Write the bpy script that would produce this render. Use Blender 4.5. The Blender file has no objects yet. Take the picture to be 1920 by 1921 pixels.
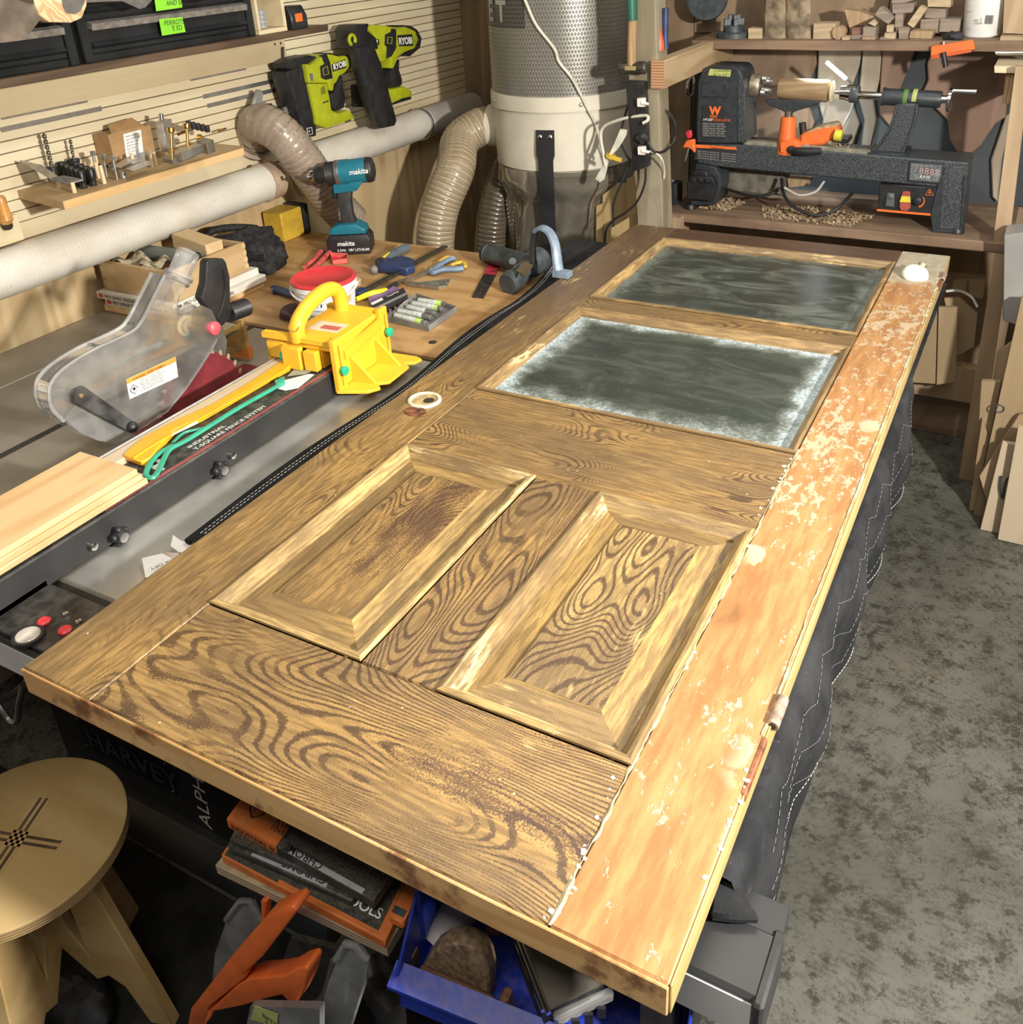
import bpy, bmesh, math, random
from mathutils import Vector as V, Matrix, noise as mnoise
random.seed(7)
scn = bpy.context.scene
COL = scn.collection

# ------------------------------------------------------------------ camera
CAM = V((1.00689, -0.45530, 1.72955))
RX = V((0.874173, 0.482895, -0.051321))      # camera right
RD = V((0.172840, -0.408156, -0.896401))     # camera down
RF = V((-0.453815, 0.774739, -0.440262))     # camera forward
FPX, PX, PY = 1735.1265, 960.0, 720.0
cd = bpy.data.cameras.new('camera')
cam = bpy.data.objects.new('camera', cd)
COL.objects.link(cam)
cam.matrix_world = Matrix(((RX.x, -RD.x, -RF.x, CAM.x), (RX.y, -RD.y, -RF.y, CAM.y),
                           (RX.z, -RD.z, -RF.z, CAM.z), (0, 0, 0, 1)))
cd.sensor_fit = 'HORIZONTAL'
cd.sensor_width = 36.0
cd.lens = FPX / 1920 * 36
cd.shift_y = -(960.5 - PY) / 1920
cd.clip_start = 0.02
scn.camera = cam

# ------------------------------------------------------------------ light and exposure
scn.view_settings.view_transform = 'Standard'
scn.view_settings.look = 'None'
scn.view_settings.gamma = 1
scn.view_settings.use_curve_mapping = False
scn.view_settings.exposure = 0.38
wd = bpy.data.worlds.new('World')
scn.world = wd
wd.use_nodes = True
bg = wd.node_tree.nodes['Background']
bg.inputs[0].default_value = (0.75, 0.85, 1.0, 1)
bg.inputs[1].default_value = 0.12

def area(name, loc, target, sx, sy, watt, col, shape='RECTANGLE', spread=None):
    l = bpy.data.lights.new(name, 'AREA')
    l.shape = shape
    l.size = sx
    if shape == 'RECTANGLE':
        l.size_y = sy
    l.energy = watt
    l.color = col
    if spread:
        l.spread = spread
    o = bpy.data.objects.new(name, l)
    COL.objects.link(o)
    o.location = loc
    o.rotation_euler = (V(target) - V(loc)).to_track_quat('-Z', 'Y').to_euler()
    return o

area('work_light', (2.10, 0.12, 1.86), (-0.3, 1.2, 1.0), 0.12, 0.12, 92, (1.0, 0.95, 0.86), 'DISK')
area('ceiling_tube', (0.35, 1.1, 2.42), (0.35, 1.1, 0), 1.3, 0.16, 8, (1.0, 0.95, 0.84))
area('ceiling_tube_near', (0.7, -0.7, 2.42), (0.7, -0.6, 0), 1.3, 0.16, 15, (1.0, 0.94, 0.82))
area('ceiling_tube_back', (0.9, 2.2, 2.42), (0.9, 2.2, 0), 1.2, 0.16, 5, (0.85, 0.93, 1.0))
area('lathe_lamp_glow', (0.36, 2.69, 1.290), (0.36, 2.78, 1.0), 0.08, 0.012, 1.0, (0.80, 0.92, 1.0), 'RECTANGLE', 2.2)

# ------------------------------------------------------------------ helpers
def at(px, py, x=None, y=None, z=None):
    """point of the world that stands on the plane x=, y= or z= and shows at this place in the photograph"""
    r = RX * (px - PX) + RD * (py - PY) + RF * FPX
    if x is not None:
        t = (x - CAM.x) / r.x
    elif y is not None:
        t = (y - CAM.y) / r.y
    else:
        t = (z - CAM.z) / r.z
    return CAM + r * t

ORG = {}

def rotm(rx=0, ry=0, rz=0):
    return (Matrix.Rotation(math.radians(rz), 3, 'Z') @ Matrix.Rotation(math.radians(ry), 3, 'Y')
            @ Matrix.Rotation(math.radians(rx), 3, 'X'))

def frame(ax, up=None):
    """3x3 whose columns are (side, other, axis)"""
    a = V(ax).normalized()
    u = V(up) if up is not None else (V((0, 0, 1)) if abs(a.z) < 0.95 else V((1, 0, 0)))
    s = u.cross(a).normalized()
    t = a.cross(s)
    return Matrix((s, t, a)).transposed()

class MB:
    def __init__(self):
        self.v, self.f, self.uv = [], [], {}

    def add(self, vs, fs, c=None, R=None):
        n = len(self.v)
        for p in vs:
            p = V(p)
            if R is not None:
                p = R @ p
            if c is not None:
                p = p + V(c)
            self.v.append(p)
        for f in fs:
            self.f.append([n + i for i in f])
        return self

    def box(self, lo, hi, bev=0.0, R=None, c=None):
        """axis box lo..hi; with c and R the box is turned about its own frame"""
        a, b = V(lo), V(hi)
        lo = V((min(a.x, b.x), min(a.y, b.y), min(a.z, b.z)))
        hi = V((max(a.x, b.x), max(a.y, b.y), max(a.z, b.z)))
        bev = min(bev, 0.45 * min(hi - lo))
        vs, idx = [], {}
        if bev <= 0:
            for k in range(8):
                vs.append(V((hi.x if k & 1 else lo.x, hi.y if k & 2 else lo.y, hi.z if k & 4 else lo.z)))
            fs = [(0, 2, 3, 1), (4, 5, 7, 6), (0, 1, 5, 4), (2, 6, 7, 3), (0, 4, 6, 2), (1, 3, 7, 5)]
            return self.add(vs, fs, c, R)
        for k in range(8):
            sg = (1 if k & 1 else -1, 1 if k & 2 else -1, 1 if k & 4 else -1)
            cr = V((hi.x if k & 1 else lo.x, hi.y if k & 2 else lo.y, hi.z if k & 4 else lo.z))
            for ax in range(3):
                p = cr.copy()
                for j in range(3):
                    if j != ax:
                        p[j] -= sg[j] * bev
                idx[(k, ax)] = len(vs)
                vs.append(p)
        fs = []
        for ax in range(3):
            o = [(1, 2), (2, 0), (0, 1)][ax]
            for s in (0, 1):
                ks = []
                for (p, q) in ((0, 0), (1, 0), (1, 1), (0, 1)):
                    ks.append((s << ax) | (p << o[0]) | (q << o[1]))
                q = [idx[(k, ax)] for k in ks]
                fs.append(q if s else q[::-1])
        for ax in range(3):
            o = [(1, 2), (2, 0), (0, 1)][ax]
            for (p, q) in ((0, 0), (1, 0), (1, 1), (0, 1)):
                k0 = (p << o[0]) | (q << o[1])
                k1 = k0 | (1 << ax)
                fs.append([idx[(k0, o[0])], idx[(k1, o[0])], idx[(k1, o[1])], idx[(k0, o[1])]])
        for k in range(8):
            fs.append([idx[(k, 0)], idx[(k, 1)], idx[(k, 2)]])
        return self.add(vs, fs, c, R)

    def cbox(self, c, size, rot=(0, 0, 0), bev=0.0, R=None):
        s = V(size) * 0.5
        return self.box(-s, s, bev, R if R is not None else rotm(*rot), c)

    def lathe(self, p0, ax, prof, n=20, cap0=True, cap1=True, up=None, a0=0.0, a1=math.tau):
        """profile [(radius, height)] turned about the axis ax from p0"""
        F = frame(ax, up)
        full = abs(a1 - a0 - math.tau) < 1e-6
        m = n if full else n + 1
        vs, fs = [], []
        for (r, h) in prof:
            for i in range(m):
                a = a0 + (a1 - a0) * i / n
                vs.append(F @ V((r * math.cos(a), r * math.sin(a), h)))
        k = len(prof)
        for j in range(k - 1):
            for i in range(n):
                i2 = (i + 1) % m
                fs.append((j * m + i, j * m + i2, (j + 1) * m + i2, (j + 1) * m + i))
        if cap0 and prof[0][0] > 1e-6:
            fs.append(tuple(range(m - 1, -1, -1)))
        if cap1 and prof[-1][0] > 1e-6:
            fs.append(tuple((k - 1) * m + i for i in range(m)))
        return self.add(vs, fs, p0)

    def cyl(self, p0, p1, r0, r1=None, n=16, bev=0.0):
        p0, p1 = V(p0), V(p1)
        r1 = r0 if r1 is None else r1
        L = (p1 - p0).length
        if bev:
            pr = [(r0 - bev, 0), (r0, bev), (r1, L - bev), (r1 - bev, L)]
        else:
            pr = [(r0, 0), (r1, L)]
        return self.lathe(p0, p1 - p0, pr, n)

    def tube(self, pts, r, n=8, smooth=0, cap=True, closed=False, flat=1.0):
        pts = [V(p) for p in pts]
        if smooth:
            pts = catmull(pts, smooth, closed)
        rad = r if callable(r) else (lambda t: r)
        m = len(pts)
        vs, fs = [], []
        F = None
        for i, p in enumerate(pts):
            a = pts[(i - 1) % m if closed else max(i - 1, 0)]
            b = pts[(i + 1) % m if closed else min(i + 1, m - 1)]
            d = (b - a).normalized()
            if F is None:
                F = frame(d)
            else:
                s = F.col[0] - d * F.col[0].dot(d)
                s.normalize()
                F = Matrix((s, d.cross(s), d)).transposed()
            rr = rad(i / max(1, m - 1))
            for k in range(n):
                an = math.tau * k / n
                vs.append(p + F @ V((rr * math.cos(an), rr * flat * math.sin(an), 0)))
        for i in range(m if closed else m - 1):
            i2 = (i + 1) % m
            for k in range(n):
                k2 = (k + 1) % n
                fs.append((i * n + k, i * n + k2, i2 * n + k2, i2 * n + k))
        if cap and not closed:
            fs.append(tuple(range(n - 1, -1, -1)))
            fs.append(tuple((m - 1) * n + k for k in range(n)))
        return self.add(vs, fs)

    def prism(self, poly, vec):
        """outline poly (coplanar points) given thickness along vec"""
        poly = [V(p) for p in poly]
        vec = V(vec)
        nrm = V((0, 0, 0))
        for i in range(len(poly)):
            a, b = poly[i], poly[(i + 1) % len(poly)]
            nrm += a.cross(b)
        if nrm.dot(vec) > 0:
            poly = poly[::-1]
        n = len(poly)
        vs = poly + [p + vec for p in poly]
        fs = [tuple(range(n)), tuple(range(2 * n - 1, n - 1, -1))]
        for i in range(n):
            j = (i + 1) % n
            fs.append((j, i, n + i, n + j))
        return self.add(vs, fs)

    def ball(self, c, r, nu=16, nv=10, R=None):
        if not hasattr(r, '__len__'):
            r = (r, r, r)
        vs, fs = [V((0, 0, -r[2]))], []
        for j in range(1, nv):
            b = -math.pi / 2 + math.pi * j / nv
            for i in range(nu):
                a = math.tau * i / nu
                vs.append(V((r[0] * math.cos(b) * math.cos(a), r[1] * math.cos(b) * math.sin(a), r[2] * math.sin(b))))
        vs.append(V((0, 0, r[2])))
        for i in range(nu):
            fs.append((0, 1 + (i + 1) % nu, 1 + i))
        for j in range(nv - 2):
            for i in range(nu):
                i2 = (i + 1) % nu
                fs.append((1 + j * nu + i, 1 + j * nu + i2, 1 + (j + 1) * nu + i2, 1 + (j + 1) * nu + i))
        t = len(vs) - 1
        for i in range(nu):
            fs.append((t, 1 + (nv - 2) * nu + i, 1 + (nv - 2) * nu + (i + 1) % nu))
        return self.add(vs, fs, c, R)

    def sheet(self, fn, nu, nv, th=0.0, up=(0, 0, 1)):
        """surface fn(u, v) over the unit square, with thickness th against its normal"""
        P = [[V(fn(i / nu, j / nv)) for i in range(nu + 1)] for j in range(nv + 1)]
        vs = [p for row in P for p in row]
        m = nu + 1
        fs = [(j * m + i, j * m + i + 1, (j + 1) * m + i + 1, (j + 1) * m + i) for j in range(nv) for i in range(nu)]
        if th:
            nn = []
            for j in range(nv + 1):
                for i in range(nu + 1):
                    du = P[j][min(i + 1, nu)] - P[j][max(i - 1, 0)]
                    dv = P[min(j + 1, nv)][i] - P[max(j - 1, 0)][i]
                    q = du.cross(dv)
                    nn.append(q.normalized() if q.length > 1e-12 else V(up))
            k = len(vs)
            vs = vs + [p - n * th for p, n in zip(vs, nn)]
            fs = fs + [tuple(k + q for q in f[::-1]) for f in fs]
            ring = ([i for i in range(m)] + [j * m + nu for j in range(1, nv + 1)] +
                    [nv * m + i for i in range(nu - 1, -1, -1)] + [j * m for j in range(nv - 1, 0, -1)])
            for a in range(len(ring)):
                b = (a + 1) % len(ring)
                fs.append((ring[b], ring[a], k + ring[a], k + ring[b]))
        return self.add(vs, fs)

    def build(self, name, mat, parent=None, origin=None, smooth=38, bevel=0.0, label=None, seg=1):
        if parent is not None:
            o0 = ORG[parent.name]
        elif origin is not None:
            o0 = V(origin)
        else:
            xs = [p.x for p in self.v]; ys = [p.y for p in self.v]; zs = [p.z for p in self.v]
            o0 = V(((min(xs) + max(xs)) / 2, (min(ys) + max(ys)) / 2, min(zs)))
        me = bpy.data.meshes.new(name)
        me.from_pydata([tuple(p - o0) for p in self.v], [], self.f)
        me.validate()
        if bevel > 0:
            bm = bmesh.new()
            bm.from_mesh(me)
            bmesh.ops.remove_doubles(bm, verts=bm.verts, dist=1e-6)
            es = [e for e in bm.edges if len(e.link_faces) == 2 and e.calc_face_angle(0) > 0.5]
            bmesh.ops.bevel(bm, geom=es, offset=bevel, segments=seg, profile=0.5, affect='EDGES', clamp_overlap=True)
            bm.to_mesh(me)
            bm.free()
        if smooth:
            for p in me.polygons:
                p.use_smooth = True
            me.set_sharp_from_angle(angle=math.radians(smooth))
        me.materials.append(mat)
        o = bpy.data.objects.new(name, me)
        COL.objects.link(o)
        ORG[o.name] = o0
        if parent is not None:
            o.parent = parent
        else:
            o.location = o0
        if label:
            o['label'] = label
        return o

def catmull(pts, k, closed=False):
    out = []
    n = len(pts)
    for i in range(n if closed else n - 1):
        if closed:
            p0, p1, p2, p3 = pts[i - 1], pts[i], pts[(i + 1) % n], pts[(i + 2) % n]
        else:
            p1, p2 = pts[i], pts[i + 1]
            p0 = pts[i - 1] if i else p1 * 2 - p2
            p3 = pts[i + 2] if i + 2 < n else p2 * 2 - p1
        for j in range(k):
            t = j / k
            out.append(0.5 * ((2 * p1) + (p2 - p0) * t + (2 * p0 - 5 * p1 + 4 * p2 - p3) * t * t
                              + (3 * p1 - p0 - 3 * p2 + p3) * t ** 3))
    if not closed:
        out.append(pts[-1])
    return out

def tag(o, label, cat, group=None, kind=None):
    if label:
        o['label'] = label
    if cat:
        o['category'] = cat
    if group:
        o['group'] = group
    if kind:
        o['kind'] = kind
    return o

def thing(name, label, cat, loc, group=None, rz=0):
    o = bpy.data.objects.new(name, None)
    o.empty_display_size = 0.05
    COL.objects.link(o)
    o.location = loc
    ORG[o.name] = V(loc)
    return tag(o, label, cat, group)

def single(mb, name, mat, label, cat, group=None, **k):
    return tag(mb.build(name, mat, **k), label, cat, group)

def struct(mb, name, mat, parent=None, **k):
    o = mb.build(name, mat, parent, **k)
    if parent is None:
        o['kind'] = 'structure'
    return o

def kids(o):
    return [c for c in bpy.data.objects if c.parent == o]

def dup(root, loc, rz=0.0, label=None, euler=None):
    """a copy of a thing, its parts and their sub-parts"""
    r = root.copy()
    COL.objects.link(r)
    r.location = loc
    r.rotation_euler = euler if euler is not None else (0, 0, rz)
    ORG[r.name] = V(loc)
    if label:
        r['label'] = label
    for ch in list(root.children):
        c = ch.copy(); COL.objects.link(c); c.parent = r; ORG[c.name] = V(loc)
        for g in list(ch.children):
            d = g.copy(); COL.objects.link(d); d.parent = c; ORG[d.name] = V(loc)
    return r

def text(s, p, ux, uy, h, name, mat, parent, depth=0.0006, align='LEFT', sx=1.0, bold=0.0, shear=0.0, spacing=1.0, line=1.0):
    """flat lettering of cap height h standing at p, reading along ux with its top towards uy"""
    cu = bpy.data.curves.new('lettering', 'FONT')
    cu.body = s
    cu.size = 1.0
    cu.align_x = align
    cu.offset = bold
    cu.shear = shear
    cu.space_character = spacing
    cu.space_line = line
    cu.resolution_u = 3
    ob = bpy.data.objects.new('lettering', cu)
    me0 = ob.to_mesh()
    vs = [v.co.copy() for v in me0.vertices]
    fs = [tuple(pl.vertices) for pl in me0.polygons]
    ob.to_mesh_clear()
    bpy.data.objects.remove(ob)
    ux, uy = V(ux).normalized(), V(uy).normalized()
    nz = ux.cross(uy).normalized()
    k = h / 0.70
    m = MB()
    m.add([V(p) + ux * (v.x * k * sx) + uy * (v.y * k) + nz * depth for v in vs], fs)
    return m.build(name, mat, parent, smooth=0)
# ------------------------------------------------------------------ materials
class NT:
    def __init__(self, name):
        self.m = bpy.data.materials.new(name)
        self.m.use_nodes = True
        self.t = self.m.node_tree
        self.t.nodes.clear()
        self.out = self.t.nodes.new('ShaderNodeOutputMaterial')
        self._co = None

    def n(self, typ, **k):
        o = self.t.nodes.new('ShaderNode' + typ)
        for a, b in k.items():
            setattr(o, a, b)
        return o

    def put(self, sock, val):
        if hasattr(val, 'is_output'):
            self.t.links.new(val, sock)
        elif isinstance(val, (tuple, list)) and len(val) == 3 and sock.type == 'RGBA':
            sock.default_value = (*val, 1)
        else:
            sock.default_value = val

    def co(self):
        if self._co is None:
            self._co = self.n('TexCoord').outputs['Object']
        return self._co

    def math(self, op, a, b=None, c=None, clamp=False):
        o = self.n('Math', operation=op, use_clamp=clamp)
        self.put(o.inputs[0], a)
        if b is not None:
            self.put(o.inputs[1], b)
        if c is not None:
            self.put(o.inputs[2], c)
        return o.outputs[0]

    def mapv(self, scale=(1, 1, 1), loc=(0, 0, 0), rot=(0, 0, 0), v=None):
        o = self.n('Mapping')
        self.put(o.inputs[0], v if v is not None else self.co())
        o.inputs['Scale'].default_value = scale
        o.inputs['Location'].default_value = loc
        o.inputs['Rotation'].default_value = rot
        return o.outputs[0]

    def noise(self, v, scale, detail=2.0, rough=0.5, dist=0.0):
        o = self.n('TexNoise')
        self.put(o.inputs['Vector'], v)
        o.inputs['Scale'].default_value = scale
        o.inputs['Detail'].default_value = detail
        o.inputs['Roughness'].default_value = rough
        o.inputs['Distortion'].default_value = dist
        return o.outputs[0]

    def voro(self, v, scale, feature='F1'):
        o = self.n('TexVoronoi', feature=feature)
        self.put(o.inputs['Vector'], v)
        o.inputs['Scale'].default_value = scale
        return o.outputs[0]

    def ramp(self, f, stops, interp='LINEAR'):
        o = self.n('ValToRGB')
        o.color_ramp.interpolation = interp
        e = o.color_ramp.elements
        while len(e) > 1:
            e.remove(e[-1])
        for i, (p, c) in enumerate(stops):
            x = e[0] if i == 0 else e.new(p)
            x.position = p
            x.color = (*c, 1) if len(c) == 3 else c
        self.put(o.inputs[0], f)
        return o.outputs[0]

    def step(self, f, a, b):
        o = self.n('MapRange', interpolation_type='SMOOTHSTEP')
        self.put(o.inputs[0], f)
        o.inputs[1].default_value = a
        o.inputs[2].default_value = b
        return o.outputs[0]

    def mix(self, f, a, b, blend='MIX'):
        o = self.n('Mix', data_type='RGBA', blend_type=blend)
        self.put(o.inputs[0], f)
        self.put(o.inputs[6], a)
        self.put(o.inputs[7], b)
        return o.outputs[2]

    def sep(self, v=None):
        o = self.n('SeparateXYZ')
        self.put(o.inputs[0], v if v is not None else self.co())
        return o.outputs

    def comb(self, x, y, z):
        o = self.n('CombineXYZ')
        self.put(o.inputs[0], x); self.put(o.inputs[1], y); self.put(o.inputs[2], z)
        return o.outputs[0]

    def bump(self, h, strength, dist=0.002):
        o = self.n('Bump')
        o.inputs['Strength'].default_value = strength
        o.inputs['Distance'].default_value = dist
        self.put(o.inputs['Height'], h)
        return o.outputs[0]

    def pbsdf(self, col, rough=0.5, metal=0.0, normal=None, spec=0.5, **k):
        o = self.n('BsdfPrincipled')
        self.put(o.inputs['Base Color'], col)
        self.put(o.inputs['Roughness'], rough)
        self.put(o.inputs['Metallic'], metal)
        self.put(o.inputs['Specular IOR Level'], spec)
        if normal is not None:
            self.put(o.inputs['Normal'], normal)
        for a, b in k.items():
            self.put(o.inputs[a], b)
        return o.outputs[0]

    def done(self, shader):
        self.t.links.new(shader, self.out.inputs[0])
        return self.m

def pm(name, col, rough=0.5, metal=0.0, var=0.12, scale=30.0, bump=0.0, spec=0.5, dust=0.0, dustcol=(0.42, 0.36, 0.27), bs=None):
    """plain material with slight mottling, fine relief and an optional settled dust on upward faces"""
    t = NT(name)
    c = t.noise(t.co(), scale, 3)
    lo = tuple(x * (1 - var) for x in col)
    hi = tuple(min(1, x * (1 + var)) for x in col)
    cc = t.mix(t.step(c, 0.3, 0.7), lo, hi)
    if dust:
        g = t.n('NewGeometry')
        nz = t.sep(g.outputs['Normal'])[2]
        d = t.math('MULTIPLY', t.step(nz, 0.2, 0.9), t.step(t.noise(t.co(), scale * 4, 4), 0.35, 0.7))
        cc = t.mix(t.math('MULTIPLY', d, dust), cc, dustcol)
    nb = t.bump(t.noise(t.co(), bs or scale * 8, 3), bump) if bump else None
    return t.done(t.pbsdf(cc, rough, metal, nb, spec))

def wood(name, c1, c2, axis=1, scale=1.0, rough=0.55, knots=0.0, bump=0.08, ring=14.0, stain=0.0, staincol=(0.1, 0.06, 0.03)):
    """timber whose grain runs along an axis"""
    t = NT(name)
    s = [1.0, 1.0, 1.0]
    s[axis] = 0.09
    v = t.mapv(tuple(x * scale for x in s))
    h = t.noise(v, 7.0, 2, 0.5)
    rg = t.math('SINE', t.math('MULTIPLY', h, ring * 6.0))
    f = t.noise(v, 90.0, 3, 0.6)
    k = t.math('ADD', t.math('MULTIPLY', t.step(rg, -1, 1), 0.55), t.math('MULTIPLY', f, 0.5))
    cc = t.mix(t.step(k, 0.1, 0.95), c1, c2)
    big = t.noise(t.co(), 3.0 * scale, 3)
    cc = t.mix(t.math('MULTIPLY', t.step(big, 0.45, 0.75), 0.25), cc, tuple(x * 0.6 for x in c2))
    if knots:
        vk = [1.0, 1.0, 1.0]
        vk[axis] = 0.5
        kn = t.voro(t.mapv(tuple(vk)), 5.0)
        cc = t.mix(t.math('MULTIPLY', t.step(kn, 0.16, 0.05), knots), cc, (0.16, 0.08, 0.03))
    if stain:
        sn = t.noise(t.co(), 9.0 * scale, 5, 0.65)
        cc = t.mix(t.math('MULTIPLY', t.step(sn, 0.5, 0.66), stain), cc, staincol)
    return t.done(t.pbsdf(cc, rough, 0, t.bump(f, bump), 0.35))

def plyedge(name, c1, c2, axis, pitch=0.0028):
    """plywood edge: thin plies stacked along an axis"""
    t = NT(name)
    x = t.sep()[axis]
    w = t.math('SINE', t.math('MULTIPLY', x, math.tau / (2 * pitch)))
    n = t.noise(t.co(), 120, 3)
    cc = t.mix(t.step(t.math('ADD', w, t.math('MULTIPLY', n, 0.8)), -0.3, 0.9), c1, c2)
    return t.done(t.pbsdf(cc, 0.6, 0, None, 0.3))

def clear(name, haze=0.12, tint=(0.95, 0.96, 0.97), dirt=(0.75, 0.74, 0.72), rough=0.08, cloud=0.15, scale=9):
    """thin clear plastic: sees through, with gloss and a milky film"""
    t = NT(name)
    tr = t.n('BsdfTransparent'); tr.inputs[0].default_value = (*tint, 1)
    gl = t.n('BsdfGlossy'); gl.inputs['Roughness'].default_value = rough
    fr = t.n('Fresnel'); fr.inputs[0].default_value = 1.45
    m1 = t.n('MixShader')
    t.put(m1.inputs[0], t.math('MULTIPLY', fr.outputs[0], 1.0))
    t.t.links.new(tr.outputs[0], m1.inputs[1]); t.t.links.new(gl.outputs[0], m1.inputs[2])
    df = t.n('BsdfDiffuse'); df.inputs[0].default_value = (*dirt, 1)
    m2 = t.n('MixShader')
    f = t.math('ADD', haze, t.math('MULTIPLY', t.step(t.noise(t.co(), scale, 4, 0.6), 0.4, 0.75), cloud))
    t.put(m2.inputs[0], f)
    t.t.links.new(m1.outputs[0], m2.inputs[1]); t.t.links.new(df.outputs[0], m2.inputs[2])
    return t.done(m2.outputs[0])

def grained(name, axis, seed, base=(0.40, 0.245, 0.085), pale=(0.66, 0.49, 0.21), dark=(0.055, 0.030, 0.020),
            glaze=(0.175, 0.115, 0.055), cover=0.5, heavy=0.5, wear=0.5, freq=7.5, rings=95.0, lines=420.0, far=None):
    """old combed faux-grain paint: fine ring figure scraped through a brown glaze over ochre, worn pale"""
    t = NT(name)
    xyz = t.sep()
    s = [1.0, 1.0, 1.0]
    s[axis] = 0.34
    v = t.mapv(tuple(s), (seed * 1.7, seed * 0.9, 0))
    sw = [1.0, 1.0, 1.0]
    sw[axis] = 0.5
    wob = t.noise(t.mapv(tuple(sw), (seed, 0, 0)), 55, 3)
    h = t.noise(v, freq, 1.2, 0.4)
    across = xyz[1 - axis]
    ph = t.math('ADD', t.math('ADD', t.math('MULTIPLY', h, rings * 3.5), t.math('MULTIPLY', across, lines)), t.math('MULTIPLY', wob, 3.2))
    grit = t.noise(t.co(), 420, 2)
    fine = t.noise(t.mapv((60 if axis != 0 else 6, 60 if axis != 1 else 6, 60)), 3.0, 3, 0.65)
    sn = t.math('ADD', t.math('SINE', ph), t.math('MULTIPLY', t.math('SUBTRACT', grit, 0.5), 2.2))
    ring = t.step(sn, 0.05, 0.75)
    m1 = t.noise(t.mapv(tuple(s), (seed * 3.1, 4.0, 0)), 7.0, 4, 0.62)
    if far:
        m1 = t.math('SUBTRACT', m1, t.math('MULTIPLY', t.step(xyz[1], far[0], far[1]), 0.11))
    m2 = t.noise(t.mapv((1, 1, 1), (seed * 2.2, 7, 0)), 5.0, 4, 0.65)
    fig = t.math('MULTIPLY', ring, t.step(t.math('ADD', m2, t.math('MULTIPLY', grit, 0.2)), 0.72 - cover * 0.45, 0.92 - cover * 0.45))
    c = t.mix(t.step(fine, 0.3, 0.7), tuple(x * 0.66 for x in base), base)
    c = t.mix(t.math('MULTIPLY', t.step(m1, 0.64, 0.40), 0.80), c, glaze)
    c = t.mix(t.math('MULTIPLY', t.step(t.math('ADD', fine, t.math('MULTIPLY', m2, 0.4)), 0.78, 0.60), 0.30), c, dark)
    c = t.mix(t.math('MULTIPLY', fig, 0.82), c, dark)
    hv = t.step(t.math('ADD', m1, t.math('MULTIPLY', grit, 0.30)), 0.90 - heavy * 0.24, 1.0 - heavy * 0.24)
    c = t.mix(t.math('MULTIPLY', hv, 0.78), c, (0.060, 0.030, 0.024))
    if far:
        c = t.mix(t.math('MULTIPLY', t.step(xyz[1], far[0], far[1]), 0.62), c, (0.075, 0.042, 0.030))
    wr = t.noise(t.mapv(tuple(s), (seed * 5.3, 2, 0)), 13, 5, 0.7)
    wm = t.step(t.math('ADD', wr, t.math('MULTIPLY', fine, 0.35)), 0.88 - wear * 0.14, 1.02 - wear * 0.14)
    c = t.mix(t.math('MULTIPLY', wm, 0.75), c, pale)
    sp = t.voro(t.mapv(), 55)
    c = t.mix(t.math('MULTIPLY', t.step(sp, 0.10, 0.05), t.step(t.noise(t.co(), 14, 2), 0.6, 0.7)), c, (0.80, 0.72, 0.50))
    rough = t.math('ADD', 0.36, t.math('MULTIPLY', wm, 0.2))
    hb = t.math('ADD', t.math('MULTIPLY', fine, 0.8), t.math('MULTIPLY', grit, 0.6))
    return t.done(t.pbsdf(c, rough, 0, t.bump(hb, 0.45, 0.0014), 0.5))
# ------------------------------------------------------------------ the room
def mat_floor():
    t = NT('worn_painted_concrete')
    v = t.co()
    big = t.noise(v, 1.6, 4, 0.6)
    mid = t.noise(v, 14, 6, 0.75)
    fine = t.noise(v, 110, 4, 0.7)
    c = t.mix(t.step(big, 0.35, 0.65), (0.098, 0.098, 0.082), (0.150, 0.150, 0.130))
    wear = t.step(t.math('ADD', t.math('MULTIPLY', mid, 0.8), t.math('MULTIPLY', fine, 0.6)), 0.62, 0.84)
    c = t.mix(t.math('MULTIPLY', wear, 0.85), c, (0.052, 0.049, 0.038))
    spot = t.step(t.math('ADD', t.noise(v, 34, 5, 0.75), t.math('MULTIPLY', mid, 0.5)), 0.78, 0.88)
    c = t.mix(t.math('MULTIPLY', spot, 0.75), c, (0.028, 0.025, 0.018))
    cr = t.n('TexVoronoi', feature='DISTANCE_TO_EDGE')
    dv = t.n('VectorMath', operation='ADD')
    t.put(dv.inputs[0], v)
    nz = t.n('TexNoise'); nz.inputs['Scale'].default_value = 18
    t.put(nz.inputs['Vector'], v)
    sc = t.n('VectorMath', operation='SCALE'); sc.inputs['Scale'].default_value = 0.10
    t.put(sc.inputs[0], nz.outputs['Color'])
    t.put(dv.inputs[1], sc.outputs[0])
    t.put(cr.inputs['Vector'], dv.outputs[0]); cr.inputs['Scale'].default_value = 13
    cm = t.math('MULTIPLY', t.step(cr.outputs[0], 0.022, 0.004), t.step(mid, 0.48, 0.6))
    c = t.mix(t.math('MULTIPLY', cm, 0.7), c, (0.04, 0.035, 0.025))
    tan = t.step(t.noise(t.mapv((1, 1, 1), (3, 5, 0)), 5, 4, 0.7), 0.62, 0.72)
    c = t.mix(t.math('MULTIPLY', tan, 0.4), c, (0.17, 0.125, 0.085))
    return t.done(t.pbsdf(c, t.math('ADD', 0.42, t.math('MULTIPLY', wear, 0.3)), 0, t.bump(t.math('ADD', mid, fine), 0.25), 0.45))

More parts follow.
